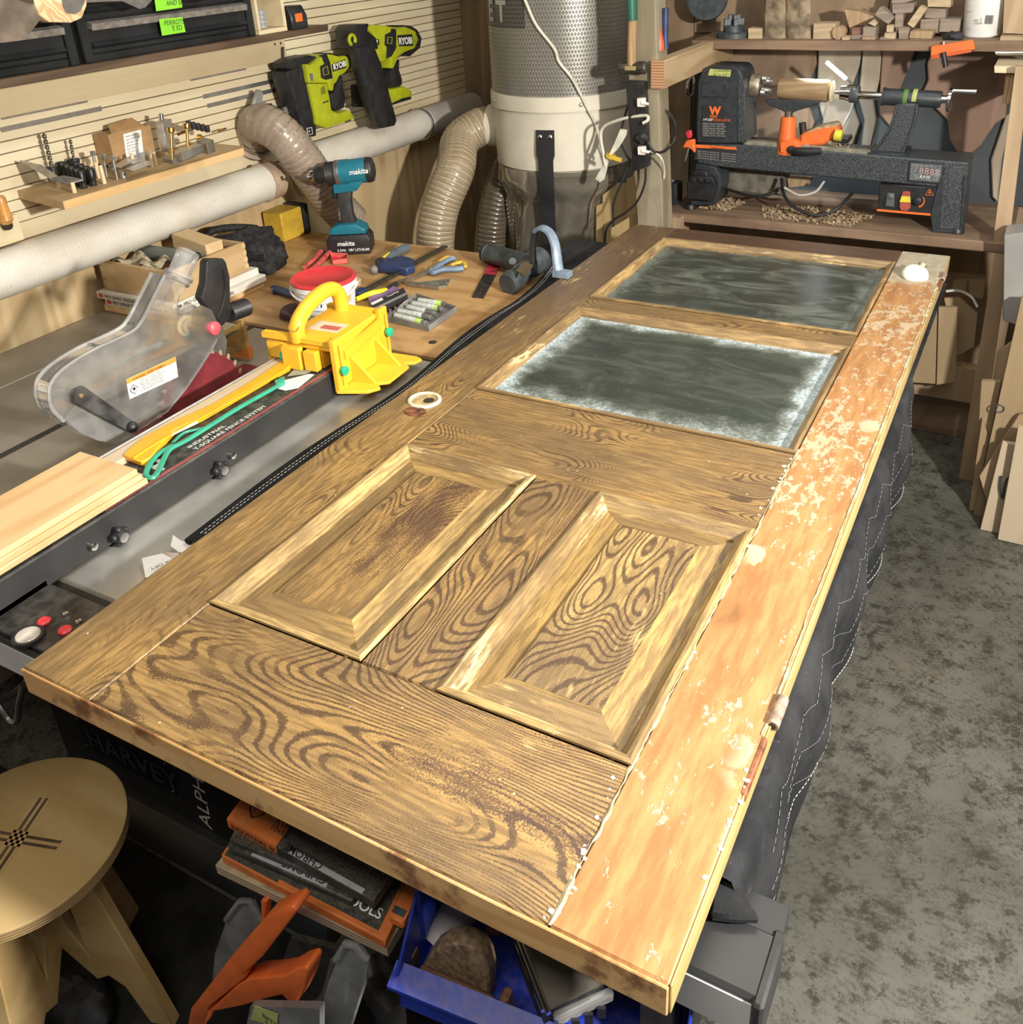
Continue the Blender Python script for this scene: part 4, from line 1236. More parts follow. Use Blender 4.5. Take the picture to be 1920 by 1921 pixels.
# contents
single(MB().cbox((-0.945, 1.235, 1.008), (0.15, 0.055, 0.04), (0, 4, -8), 0.002), 'wood_block', M_boxend, 'squared wood block lying on top inside the dovetailed box', 'wood block')
single(MB().lathe((-1.085, 1.175, 0.986), (1, -0.02, 0.03), [(0.0215, 0), (0.0215, 0.20), (0.0185, 0.20), (0.0185, 0.0)], 18, False, False), 'grey_tube', pm('grey_green_tube', (0.13, 0.145, 0.13), 0.5), 'grey green tube lying in the dovetailed box behind the saw guard', 'tube')
m = MB()
def cloth(u, v):
    return V((-1.095 + 0.15 * u, 1.062 + 0.075 * v, 0.985 + 0.017 * math.sin(u * 9 + v * 3) * math.sin(v * 4 + 1) + 0.012 * math.sin(u * 3.1)))
single(m.sheet(cloth, 16, 10, 0.003), 'printed_rag', pm('khaki_printed_rag', (0.30, 0.26, 0.17), 0.8, 0, 0.75, 60), 'crumpled khaki rag with dark print inside the dovetailed box', 'rag')
# black bag slumped behind the box
def blob(c, r, seed, amp=0.25, nu=26, nv=16, flat=None):
    m = MB().ball((0, 0, 0), 1.0, nu, nv)
    for p in m.v:
        k = 1 + amp * mnoise.noise(p * 1.7 + V((seed, 0, 0))) + amp * 0.5 * mnoise.noise(p * 4.1 + V((0, seed, 0)))
        q = V((p.x * r[0] * k, p.y * r[1] * k, p.z * r[2] * k))
        if flat is not None and q.z + c[2] < flat:
            q.z = flat - c[2]
        p.x, p.y, p.z = q.x + c[0], q.y + c[1], q.z + c[2]
    return m
bg_ = thing('black_bag', 'slumped black fabric bag on the bench beside the dovetailed box', 'bag', (-1.02, 1.48, TZ + 0.001))
blob((-0.995, 1.455, 0.905), (0.115, 0.105, 0.070), 3.3, 0.35, 30, 18, TZ + 0.001).build('bag_body', M_bag, bg_)
MB().tube([(-1.09, 1.36, 0.955), (-1.06, 1.40, 0.985), (-1.02, 1.45, 0.985), (-0.98, 1.49, 0.972), (-0.95, 1.52, 0.94)], 0.015, 10, 5, flat=0.7).build('bag_strap', M_bag, bg_)
# yellow case by the wall
yc = thing('yellow_case', 'yellow and black case standing at the back of the bench under the pipe', 'case', (-1.1, 1.76, TZ + 0.001))
MB().box((-1.145, 1.690, TZ + 0.001), (-1.065, 1.790, 0.955), 0.004).build('case', pm('yellow_case_plastic', (0.55, 0.36, 0.04), 0.5), yc)
MB().box((-1.140, 1.792, TZ + 0.001), (-1.060, 1.818, 0.960), 0.004).build('case_end', M_blackplastic, yc)

# cordless drill
dr = thing('cordless_drill', 'teal and black cordless drill standing upright on its battery at the back of the bench', 'drill', (-0.79, 1.69, TZ + 0.001))
DO = V((-0.795, 1.700, TZ + 0.0005))
DR = rotm(0, 0, 28)      # local -x is where the chuck points
M_teal = pm('teal_plastic', (0.012, 0.155, 0.225), 0.38, 0, 0.1, 25, 0.03)
def dl(p):
    return DR @ V(p) + DO
def dprism(pts, y0, y1, name, mat, bev=0.002, seg=2, par=dr):
    return MB().prism([dl((x, y0, z)) for x, z in pts], DR @ V((0, y1 - y0, 0))).build(name, mat, par, bevel=bev, seg=seg)
bat = dprism([(-0.072, 0.0), (0.058, 0.0), (0.062, 0.010), (0.062, 0.048), (0.052, 0.062), (-0.060, 0.062), (-0.074, 0.050)], -0.038, 0.038, 'battery', M_blackplastic, 0.004)
MB().box((-0.0755, -0.022, 0.014), (-0.0735, 0.016, 0.050), 0.001, DR, DO).build('white_button', pm('pale_button', (0.62, 0.60, 0.52), 0.5), bat)
text('makita', dl((-0.040, -0.0386, 0.030)), DR @ V((1, 0, 0)), (0, 0, 1), 0.014, 'white_lettering', M_white, bat, 0.0004, bold=0.02, shear=0.2)
text('5.0Ah  18V LITHIUM', dl((-0.042, -0.0386, 0.012)), DR @ V((1, 0, 0)), (0, 0, 1), 0.008, 'white_lettering', M_white, bat, 0.0004, bold=0.01)
dprism([(-0.064, 0.063), (0.052, 0.063), (0.048, 0.078), (0.022, 0.094), (-0.026, 0.094), (-0.056, 0.082)], -0.035, 0.035, 'foot', M_teal, 0.004)
hd_ = dprism([(-0.026, 0.092), (0.022, 0.092), (0.014, 0.120), (0.014, 0.165), (0.022, 0.196), (-0.022, 0.196), (-0.028, 0.165), (-0.024, 0.125)], -0.019, 0.019, 'grip', pm('rubber_black', (0.030, 0.031, 0.033), 0.6, 0, 0.3, 60, 0.15), 0.006)
dprism([(-0.034, 0.186), (0.036, 0.192), (0.066, 0.226), (0.058, 0.244), (-0.030, 0.226)], -0.024, 0.024, 'collar', M_teal, 0.004)
tr_ = dprism([(-0.044, 0.168), (-0.026, 0.166), (-0.024, 0.196), (-0.040, 0.200)], -0.009, 0.009, 'trigger', M_blackplastic, 0.002)
mot = MB().lathe(dl((0.090, 0, 0.250)), DR @ V((-1, 0, -0.06)), [(0.024, 0), (0.034, 0.006), (0.037, 0.020), (0.036, 0.070), (0.038, 0.072), (0.038, 0.098)], 26).build('motor_housing', M_teal, dr)
MB().lathe(dl((0.0925, 0, 0.250)), DR @ V((-1, 0, -0.06)), [(0.020, -0.002), (0.0345, 0.004), (0.0375, 0.014), (0.0375, 0.022), (0.0340, 0.022)], 26, True, False).build('end_cap', M_blackplastic, dr)
text('makita', dl((0.024, -0.0385, 0.245)), DR @ V((1, 0, 0.06)), (0, 0, 1), 0.015, 'white_lettering', M_white, mot, 0.0004, bold=0.02, shear=0.2)
MB().lathe(dl((-0.008, 0, 0.244)), DR @ V((-1, 0, -0.06)), [(0.0385, 0), (0.0390, 0.010), (0.037, 0.014)], 26).build('gear_case', M_steel, dr)
gp = [(0.037, 0.0)]
for i in range(6):
    gp += [(0.0365, 0.004 + i * 0.0045), (0.0350, 0.006 + i * 0.0045)]
MB().lathe(dl((-0.022, 0, 0.243)), DR @ V((-1, 0, -0.06)), gp + [(0.032, 0.034), (0.028, 0.040)], 26).build('torque_ring', M_blackplastic, dr)
MB().lathe(dl((-0.060, 0, 0.2408)), DR @ V((-1, 0, -0.06)), [(0.026, 0), (0.026, 0.020), (0.022, 0.026), (0.016, 0.028)], 22).build('chuck_sleeve', M_blackplastic, dr)
MB().lathe(dl((-0.088, 0, 0.239)), DR @ V((-1, 0, -0.06)), [(0.016, 0), (0.0165, 0.010), (0.010, 0.020), (0.0055, 0.023)], 18).build('chuck_nose', M_chrome, dr)
MB().lathe(dl((-0.111, 0, 0.2378)), DR @ V((-1, 0, -0.06)), [(0.0055, 0), (0.0055, 0.008), (0.007, 0.009), (0.007, 0.020), (0.003, 0.022), (0.003, 0.040), (0.0015, 0.043)], 10).build('driver_bit', M_chrome, dr)

# paint bucket with red lid
bk = thing('paint_bucket', 'small white bucket with a red lid and printed label, on the bench edge', 'bucket', (-0.505, 1.225, TZ + 0.0005))
c = V((-0.505, 1.222, TZ + 0.0005))
body_ = MB().lathe(c, (0, 0, 1), [(0.066, 0), (0.068, 0.002), (0.0775, 0.092), (0.0775, 0.093), (0.0825, 0.094), (0.0825, 0.106), (0.080, 0.107)], 40).build('bucket_body', M_white, bk)
MB().lathe(c + V((0, 0, 0.1065)), (0, 0, 1), [(0.082, 0), (0.0835, 0.003), (0.0815, 0.008), (0.0755, 0.0095), (0.0700, 0.0055), (0.0, 0.0050)], 40).build('lid', M_red, bk)
hpts = []
for i in range(15):
    a = math.radians(-150 + 180 * i / 14)
    hpts.append(c + V((0.0835 * math.cos(a), 0.0835 * math.sin(a), 0.094 - 0.020 * math.sin(math.pi * i / 14))))
MB().tube(hpts, 0.0032, 8, 2).build('bail_handle', pm('ivory_handle', (0.72, 0.70, 0.64), 0.45), bk)
def on_bucket(s, ang, h, hh, mat, nm, bold=0.0, spread=1.0):
    """lettering bent round the bucket"""
    r0 = 0.0683 + h * 0.103
    a = math.radians(ang)
    p = c + V((math.cos(a), math.sin(a), 0)) * (r0 + 0.0006) + V((0, 0, h))
    return text(s, p, V((-math.sin(a), math.cos(a), 0)), (0.0, 0.0, 1.0), hh, nm, mat, body_, 0.0004, align='CENTER', bold=bold, sx=spread)
def patch(a0, a1, h0, h1, mat, nm, lift=0.0005, par=None):
    m = MB()
    def fn(u, v):
        a = math.radians(a0 + (a1 - a0) * u); h = h0 + (h1 - h0) * v
        r0 = 0.0683 + h * 0.103 + lift
        return c + V((r0 * math.cos(a), r0 * math.sin(a), h))
    return m.sheet(fn, 10, 2).build(nm, mat, par or body_)
patch(-115, 20, 0.004, 0.082, pm('label_pale_blue', (0.66, 0.70, 0.76), 0.5), 'wrap_label')
patch(-26, 5, 0.058, 0.080, pm('label_tan', (0.55, 0.44, 0.20), 0.5), 'tan_patch', 0.001)
patch(-49, -29, 0.060, 0.078, pm('label_blue', (0.35, 0.52, 0.68), 0.5), 'blue_patch', 0.001)
patch(-122, -112, 0.010, 0.072, pm('label_red', (0.55, 0.06, 0.07), 0.5), 'red_patch', 0.001)
M_navy = pm('navy_ink', (0.02, 0.05, 0.11), 0.6)
for s, ang, h, hh, b in (('4', -84, 0.060, 0.0175, 0.03), ('IN', -72, 0.060, 0.014, -0.01), ('1', -59, 0.060, 0.0175, 0.03)):
    on_bucket(s, ang, h + 0.0, hh, M_navy, 'label_lettering', b)
for i, s in enumerate(('Sanded finish filler', 'Fast dry repair', 'Primer inside')):
    on_bucket(s, -70, 0.047 - i * 0.014, 0.0042, M_navy, 'label_lettering')
    a = math.radians(-91)
    r0 = 0.0690 + (0.047 - i * 0.014) * 0.103
    MB().cbox(c + V((r0 * math.cos(a), r0 * math.sin(a), 0.049 - i * 0.014)), (0.006, 0.0008, 0.007), (0, 0, -1)).build('label_square', M_navy, body_)
a = math.radians(-97)
MB().tube([c + V((math.cos(a), math.sin(a), 0)) * 0.0756 + V((-math.sin(a), math.cos(a), 0)) * (0.0075 * math.cos(t)) + V((0, 0, 0.0685 + 0.0075 * math.sin(t))) for t in [math.tau * i / 18 for i in range(18)]], 0.0009, 5, closed=True).build('label_ring', M_ink, body_)

# flap discs beside the bucket
for i in range(3):
    single(MB().lathe(at(562 + i, 590 - i * 4, z=TZ + 0.0006 + i * 0.006), (0.02 * i, 0, 1), [(0.012, 0), (0.050, 0.0005), (0.052, 0.002), (0.050, 0.0045), (0.030, 0.0052), (0.012, 0.0040)], 28), 'sanding_disc', pm('brown_abrasive', (0.085, 0.045, 0.05), 0.75, 0, 0.5, 200, 0.5) if i == 0 else bpy.data.materials['brown_abrasive'], ('dark brown abrasive disc at the bottom of the pile beside the bucket', 'dark brown abrasive disc in the middle of the pile beside the bucket', 'dark brown abrasive disc on top of the pile beside the bucket')[i], 'sanding disc', 'abrasive discs by the bucket')

ZT_ = TZ + 0.001
def P(px, py, h=0.0):
    return at(px, py, z=ZT_ + h)
M_blue = pm('dark_blue_enamel', (0.022, 0.042, 0.12), 0.42, 0, 0.2, 30, 0.08)
M_bar = pm('dark_oiled_bar', (0.085, 0.075, 0.055), 0.4, 0.7, 0.3, 60, 0.05)
# bar clamp
bc = thing('bar_clamp', 'long blue bar clamp lying across the bench behind the red lidded bucket', 'clamp', P(740, 500))
a, b = P(672, 552, 0.010), P(836, 462, 0.010)
d = (b - a).normalized(); q = V((-d.y, d.x, 0))
def bar(a, b, w, h, name, mat, par, bev=0.001):
    d = (b - a); L = d.length; d.normalize()
    R = Matrix((d, V((0, 0, 1)).cross(d), V((0, 0, 1)))).transposed()
    return MB().box((0, -w / 2, -h / 2), (L, w / 2, h / 2), bev, R, a).build(name, mat, par)
bar(a, b, 0.019, 0.006, 'steel_bar', M_bar, bc)
bar(a - d * 0.012, a + d * 0.030, 0.030, 0.020, 'fixed_jaw', M_blue, bc, 0.003)
h0 = P(705, 505, 0.013); h1 = P(762, 503, 0.013)
m = MB().prism([P(755, 492, 0.003), P(778, 498, 0.003), P(779, 512, 0.003), P(764, 518, 0.003), P(742, 514, 0.003), P(712, 512, 0.003), P(706, 503, 0.003), P(718, 494, 0.003), P(740, 497, 0.003)], (0, 0, 0.022))
m.build('sliding_jaw', M_blue, bc, bevel=0.003)
MB().ball(P(702, 506, 0.013), (0.0125, 0.0125, 0.0125), 14, 10).build('clamp_pad', pm('grey_pad', (0.20, 0.19, 0.18), 0.6), bc)
gpts = [P(723, 488, 0.016), P(735, 478, 0.018), P(755, 468, 0.018), P(765, 464, 0.018)]
MB().tube(gpts, lambda t: 0.0145 - 0.004 * abs(t - 0.6), 12, 4).build('clamp_grip', pm('grey_blue_rubber', (0.10, 0.125, 0.15), 0.55, 0, 0.2, 60, 0.1), bc)
# second clamp handle by the bucket
bc2 = thing('bar_clamp', 'short dark blue clamp handle lying left of the bucket', 'clamp', P(530, 550))
MB().tube([P(510, 545, 0.010), P(520, 543, 0.012), P(540, 550, 0.012), P(560, 556, 0.012)], lambda t: 0.0125 - 0.003 * t, 10, 4).build('clamp_grip', M_blue, bc2)
MB().cyl(P(533, 545, 0.012), P(560, 535, 0.012), 0.002, None, 8).build('screw_rod', M_steel, bc2)
# yellow marker
mk = thing('marker', 'yellow barrel marker with black tip lying near the blue bar clamp', 'marker', P(733, 475))
a, b = P(706, 493, 0.024), P(752, 463, 0.024)
MB().cyl(a + (b - a) * 0.30, b, 0.0062, 0.0078, 14, 0.001).build('barrel', pm('marker_yellow', (0.82, 0.62, 0.02), 0.4), mk)
MB().lathe(a, b - a, [(0.003, 0), (0.007, 0.006), (0.0085, 0.02), (0.0062, 0.032)], 14).build('black_tip', M_blackplastic, mk)
# scissors
scs = thing('scissors', 'blue handled scissors with yellow inner grips lying on the bench', 'scissors', P(830, 500))
tip = P(768, 527, 0.004); piv = P(808, 509, 0.006)
for s in (0, 1):
    o_ = V((0, 0, 0.0035 * s))
    dd = (piv - tip).normalized(); qq = V((-dd.y, dd.x, 0))
    MB().prism([tip + o_, piv + qq * 0.007 + o_, piv - qq * 0.007 + o_], (0, 0, 0.003)).build('blade', M_steel, scs)
M_sblue = pm('dusty_blue_plastic', (0.16, 0.23, 0.34), 0.45)
MB().tube([P(808, 511, 0.008), P(822, 499, 0.008), P(840, 488, 0.008), P(852, 484, 0.008)], lambda t: 0.008 + 0.002 * t, 10, 4, flat=0.8).build('handle', M_sblue, scs)
MB().tube([P(810, 513, 0.010), P(830, 506, 0.010), P(855, 505, 0.010), P(868, 503, 0.010)], lambda t: 0.008 + 0.003 * t, 10, 4, flat=0.8).build('handle', M_sblue, scs)
M_sy = pm('yellow_grip', (0.62, 0.42, 0.06), 0.5)
for pts in ([(824, 490), (838, 483), (850, 483)], [(846, 497), (858, 493), (870, 492), (874, 500)]):
    MB().tube([P(x, y, 0.012) for x, y in pts], lambda t: 0.0075 * (1 - 0.3 * abs(2 * t - 1)), 10, 5, flat=0.7).build('inner_grip', M_sy, scs)
MB().cyl(piv, piv + V((0, 0, 0.012)), 0.005, None, 12).build('pivot_screw', M_steel, scs)
# wire brush triangle and shop knife
wr = thing('speed_square', 'small scuffed metal triangle square on the bench beside the battery box', 'square', P(805, 532))
MB().prism([P(764, 534), P(846, 524), P(838, 538), P(815, 541)], (0, 0, 0.003)).build('plate', pm('speckled_steel', (0.28, 0.29, 0.23), 0.45, 0.6, 0.5, 120), wr)
MB().prism([P(764, 533), P(764, 537), P(822, 544), P(824, 540)], (0, 0, 0.010)).build('fence_lip', M_steel, wr)
kn = thing('utility_knife', 'yellow handled knife with dark end lying behind the push block', 'knife', P(700, 553))
MB().tube([P(668, 562, 0.010), P(690, 553, 0.012), P(712, 548, 0.012), P(725, 544, 0.010)], lambda t: 0.0095 - 0.003 * abs(2 * t - 1), 10, 4).build('handle', pm('lemon_plastic', (0.80, 0.66, 0.02), 0.38), kn)
MB().tube([P(725, 544, 0.010), P(735, 537, 0.010), P(745, 532, 0.010)], 0.007, 10, 2).build('black_collar', M_blackplastic, kn)
MB().cyl(P(742, 533, 0.010), P(764, 523, 0.010), 0.0055, 0.0045, 12).build('steel_end', M_chrome, kn)
# red pliers and tray
pl_ = thing('pliers', 'red handled pliers lying behind the red lidded bucket', 'pliers', P(600, 490))
for p, q in (((572, 502), (602, 472)), ((585, 505), (618, 474))):
    a, b = P(*p, 0.010), P(*q, 0.010)
    MB().tube([a, a + (b - a) * 0.5 + V((0.003, 0, 0)), b], lambda t: 0.0065 + 0.002 * t, 10, 4).build('handle', pm('worn_red_rubber', (0.55, 0.09, 0.09), 0.5, 0, 0.3, 60), pl_)
    MB().ball(b + (b - a).normalized() * 0.006, (0.011, 0.011, 0.009), 12, 8).build('jaw', pm('dark_jaw', (0.06, 0.055, 0.05), 0.5), pl_)
ry = thing('red_tray', 'small open red plastic tray behind the bucket lid', 'tray', P(640, 490))
ta, tb, tc, td = P(625, 497), P(652, 494), P(653, 484), P(620, 482)
MB().prism([ta, tb, tc, td], (0, 0, 0.002)).build('tray_floor', M_red, ry)
for p, q in ((ta, tb), (tb, tc), (tc, td), (td, ta)):
    bar(p + V((0, 0, 0.008)), q + V((0, 0, 0.008)), 0.002, 0.014, 'tray_wall', pm('coral_plastic', (0.62, 0.13, 0.11), 0.45) if 'coral_plastic' not in bpy.data.materials else bpy.data.materials['coral_plastic'], ry)
single(MB().lathe(P(668, 535, 0.0), (0.2, 0, 1), [(0.010, 0), (0.015, 0.004), (0.015, 0.018), (0.012, 0.022)], 18), 'cork_stopper', pm('tan_cork', (0.40, 0.28, 0.18), 0.7, 0, 0.3, 120, 0.2), 'tan stopper lying right behind the red lidded bucket', 'stopper')

# purple carton
pc = thing('purple_carton', 'opened purple carton with black band lying by the yellow push block', 'carton', P(730, 570))
M_purple = pm('purple_card', (0.24, 0.14, 0.33), 0.55, 0, 0.15, 40)
qa, qb, qc, qd = P(697, 588), P(764, 556), P(738, 543), P(692, 566)
MB().prism([qa, qb, qc, qd], (0, 0, 0.012)).build('carton', M_purple, pc, bevel=0.001)
qa, qb, qc, qd = P(705, 592, 0.012), P(766, 562, 0.012), P(758, 548, 0.012), P(696, 579, 0.012)
band = MB().prism([qa, qb, qc, qd], (0, 0, 0.014)).build('black_band', M_blackplastic, pc, bevel=0.001)
ux = (qb - qa).normalized(); uy = (qd - qa).normalized()
MB().prism([qd + (qa - qd) * 0.72 + V((0, 0, 0.0145)), qc + (qb - qc) * 0.72 + V((0, 0, 0.0145)), qb + (qc - qb) * 0.02 + V((0, 0, 0.0145)), qa + (qd - qa) * 0.02 + V((0, 0, 0.0145))], (0, 0, 0.0004)).build('grey_edge', pm('grey_band', (0.25, 0.25, 0.25), 0.5), band)
MB().prism([qd + ux * 0.002 + V((0, 0, 0.0145)), qd + ux * 0.045 + V((0, 0, 0.0145)), qd + ux * 0.045 - uy * 0.016 + V((0, 0, 0.0145)), qd + ux * 0.002 - uy * 0.016 + V((0, 0, 0.0145))], (0, 0, 0.0004)).build('white_label', M_white, band)
text('TaskPak', qd + ux * 0.060 - uy * 0.014 + V((0, 0, 0.0145)), ux, uy, 0.010, 'white_lettering', M_white, band, 0.0004, bold=0.01)
for i in range(6):
    f = 0.12 + i * 0.15
    p = P(705 + 66 * f, 596 - 30 * f, 0.004)
    MB().cbox(p, (0.004, 0.010, 0.008), (0, 0, 25)).build('purple_tab', M_purple, pc)
# clear box of batteries
cb = thing('clear_tray', 'shallow clear plastic tray of labelled tubes on the bench corner', 'tray', P(795, 600))
q4 = [P(728, 604), P(806, 622), P(858, 585), P(780, 560)]
MB().prism(q4, (0, 0, 0.0015)).build('tray_floor', M_clearthin, cb)
for i in range(4):
    bar(q4[i] + V((0, 0, 0.008)), q4[(i + 1) % 4] + V((0, 0, 0.008)), 0.002, 0.016, 'tray_wall', M_clearthin, cb)
M_tube_w = pm('pale_tube_label', (0.62, 0.66, 0.64), 0.35, 0.2, 0.2, 120)
M_lime = pm('lime_band', (0.45, 0.66, 0.15), 0.45)
M_tin = pm('tin_end', (0.30, 0.30, 0.29), 0.35, 0.7)
labs = ('pale labelled tube nearest the front wall of the clear tray', 'pale labelled tube second from the front in the clear tray', 'pale labelled tube third from the front in the clear tray', 'pale labelled tube fourth from the front in the clear tray', 'pale labelled tube at the back of the clear tray')
for i, (a, b) in enumerate((((742, 591), (802, 607)), ((748, 583), (812, 596)), ((766, 576), (818, 588)), ((775, 569), (832, 580)), ((786, 563), (838, 571)))):
    a, b = P(*a, 0.0095), P(*b, 0.0095)
    r = thing('battery', labs[i], 'battery', a, 'tubes in the clear tray')
    ax = b - a
    L = ax.length
    MB().lathe(a, ax, [(0.0068, 0), (0.0074, 0.001), (0.0074, L * 0.82), (0.0070, L * 0.83)], 16).build('tube', M_tube_w, r)
    MB().lathe(a, ax, [(0.0075, L * (0.66 if i % 2 == 0 else 0.72)), (0.0075, L * 0.84)], 16).build('lime_band', M_lime if i in (0, 3, 4) else M_steel, r)
    MB().lathe(a, ax, [(0.0071, L * 0.84), (0.0071, L * 0.95), (0.0040, L * 0.96), (0.0035, L)], 14).build('tin_end', M_tin, r)

# paint scraper with red blade cover
scp = thing('paint_scraper', 'black paint scraper blade with a red end lying on the bench', 'scraper', P(915, 520))
MB().prism([P(886, 558), P(908, 560), P(930, 518), P(908, 515)], (0, 0, 0.003)).build('blade', pm('scuffed_black_blade', (0.035, 0.033, 0.033), 0.35, 0.3, 0.6, 90), scp)
MB().prism([P(908, 515, 0.0005), P(930, 518, 0.0005), P(942, 490, 0.0005), P(922, 484, 0.0005)], (0, 0, 0.0045)).build('red_end', pm('scratched_red', (0.48, 0.05, 0.07), 0.35, 0, 0.5, 60), scp)
# black power tool
hg = thing('power_tool', 'black barrel shaped power tool lying at the back of the bench beside the blanket', 'power tool', P(970, 500))
M_gun = pm('dusty_charcoal_plastic', (0.050, 0.062, 0.068), 0.45, 0, 0.3, 40, 0.06)
a, b = at(914, 474, z=0.895), at(990, 496, z=0.895)
MB().lathe(a, b - a, [(0.022, 0), (0.030, 0.002), (0.030, 0.010), (0.028, 0.011), (0.029, (b - a).length)], 22).build('barrel', M_gun, hg)
MB().lathe(a - (b - a).normalized() * 0.002, b - a, [(0.0302, 0), (0.0306, 0.002), (0.0306, 0.011), (0.030, 0.012)], 22).build('barrel_ring', M_blackplastic, hg)
a, b = at(1018, 482, z=0.918), at(952, 534, z=0.888)
MB().lathe(a, b - a, [(0.026, 0), (0.034, 0.006), (0.037, 0.022), (0.034, 0.055), (0.028, 0.060), (0.027, (b - a).length * 0.82), (0.031, (b - a).length * 0.84), (0.028, (b - a).length)], 24).build('head', M_gun, hg)
MB().prism([at(985, 492, z=0.942), at(1000, 500, z=0.942), at(985, 520, z=0.925), at(968, 510, z=0.925)], (0, 0, 0.004)).build('brown_window', pm('smoked_window', (0.10, 0.075, 0.045), 0.3), hg)
MB().cyl(at(962, 490, z=0.922), at(962, 490, z=0.926), 0.010, None, 16).build('chrome_badge', M_chrome, hg)
# blue grey hook clamp on the door edge
hc = thing('hook_clamp', 'blue grey curved clamp hook gripping the far left edge of the door', 'clamp', (0.0, 1.545, ZT + 0.001))
M_hook = pm('blue_grey_paint', (0.17, 0.23, 0.30), 0.42, 0, 0.15, 40, 0.05)
f = V((0.006, 1.540, ZT + 0.0095))
MB().cbox(f, (0.046, 0.030, 0.017), (0, 0, 0), 0.002).build('pad', M_hook, hc)
arm = [f + V((-0.012, 0.004, 0.006)), f + V((-0.020, 0.012, 0.035)), f + V((-0.030, 0.022, 0.070)), f + V((-0.050, 0.034, 0.094)), f + V((-0.078, 0.044, 0.100)), f + V((-0.100, 0.050, 0.088))]
m = MB()
m.tube(arm, lambda t: 0.0135 - 0.002 * t, 8, 5, flat=0.55)
m.build('curved_arm', M_hook, hc)
MB().tube([arm[-1], arm[-1] + V((-0.012, 0.006, -0.04)), arm[-1] + V((-0.014, 0.008, -0.095))], 0.010, 8, 4, flat=0.7).build('clamp_post', M_blackplastic, hc)

# amber package behind the blade guard
bp = thing('amber_package', 'amber plastic package with an orange foot standing behind the blade guard', 'package', (-0.5, 0.93, TZ + 0.002))
yb_ = 0.935
def Q(px, py, y=yb_):
    p = at(px, py, y=y)
    p.z = max(p.z, TZ + 0.0022)
    return p
pk = MB().prism([Q(402, 632), Q(453, 602), Q(466, 672), Q(434, 706), Q(400, 678)], (0, 0.012, 0)).build('amber_pouch', pm('amber_plastic', (0.42, 0.25, 0.07), 0.3, 0, 0.35, 25), bp, bevel=0.001)
MB().prism([Q(402, 676, yb_ - 0.001), Q(434, 668, yb_ - 0.001), Q(465, 652, yb_ - 0.001), Q(468, 674, yb_ - 0.001), Q(433, 706, yb_ - 0.001)], (0, 0.014, 0)).build('orange_foot', pm('package_orange', (0.62, 0.19, 0.04), 0.4), bp)
MB().tube([Q(412, 643, yb_ - 0.001), Q(425, 632, yb_ - 0.001), Q(446, 620, yb_ - 0.001)], 0.006, 8, 4, flat=0.3).build('hang_slot', M_gun, bp)
for i in range(5):
    text(['Cleans and keeps', 'saw blades sharp', 'Rinse and wipe dry', 'For wood tools', 'Shake before use'][i], Q(420, 652 + i * 6, yb_ - 0.0016), V((1, 0, 0.02)), V((0, 0, 1)), 0.0042, 'small_lettering', pm('pale_print', (0.72, 0.62, 0.42), 0.5) if 'pale_print' not in bpy.data.materials else bpy.data.materials['pale_print'], pk, 0.0002)
# ------------------------------------------------------------------ left wall: shelf, chests, tools, pipes
M_walnut = wood('dark_walnut', (0.115, 0.078, 0.050), (0.068, 0.044, 0.028), 1, 1.2, 0.5, ring=9)
M_lightply = wood('light_ply_cleat', (0.66, 0.56, 0.37), (0.56, 0.45, 0.28), 1, 1, 0.5, ring=4)
SX, SZ = -0.90, 1.505
sh = thing('wall_shelf', 'long dark walnut shelf on a pale cleat, high on the left wall', 'shelf', (-1.03, 0.9, SZ - 0.018))
MB().box((WX + 0.001, -0.15, SZ - 0.018), (SX, 1.845, SZ), 0.002).build('shelf_board', M_walnut, sh)
MB().box((WX + 0.001, -0.15, 1.395), (WX + 0.020, 1.900, SZ - 0.0185), 0.001).build('cleat', M_lightply, sh)
for p in ((512, 65), (524, 63), (516, 83), (527, 81)):
    q = at(*p, x=WX + 0.0205)
    MB().cyl(q - V((0.001, 0, 0)), q + V((0.0006, 0, 0)), 0.0042, None, 10).build('screw_hole', pm('hole_brown', (0.12, 0.07, 0.03), 0.7) if 'hole_brown' not in bpy.data.materials else bpy.data.materials['hole_brown'], sh)
M_chest = pm('black_chest_enamel', (0.014, 0.016, 0.018), 0.28, 0, 0.3, 10, 0.03)
M_lip = pm('worn_grey_lip', (0.34, 0.32, 0.29), 0.4, 0.6, 0.25, 60, 0.1)
M_tape = pm('green_tape', (0.22, 0.62, 0.03), 0.55, 0, 0.08, 40)
CXF = -0.925
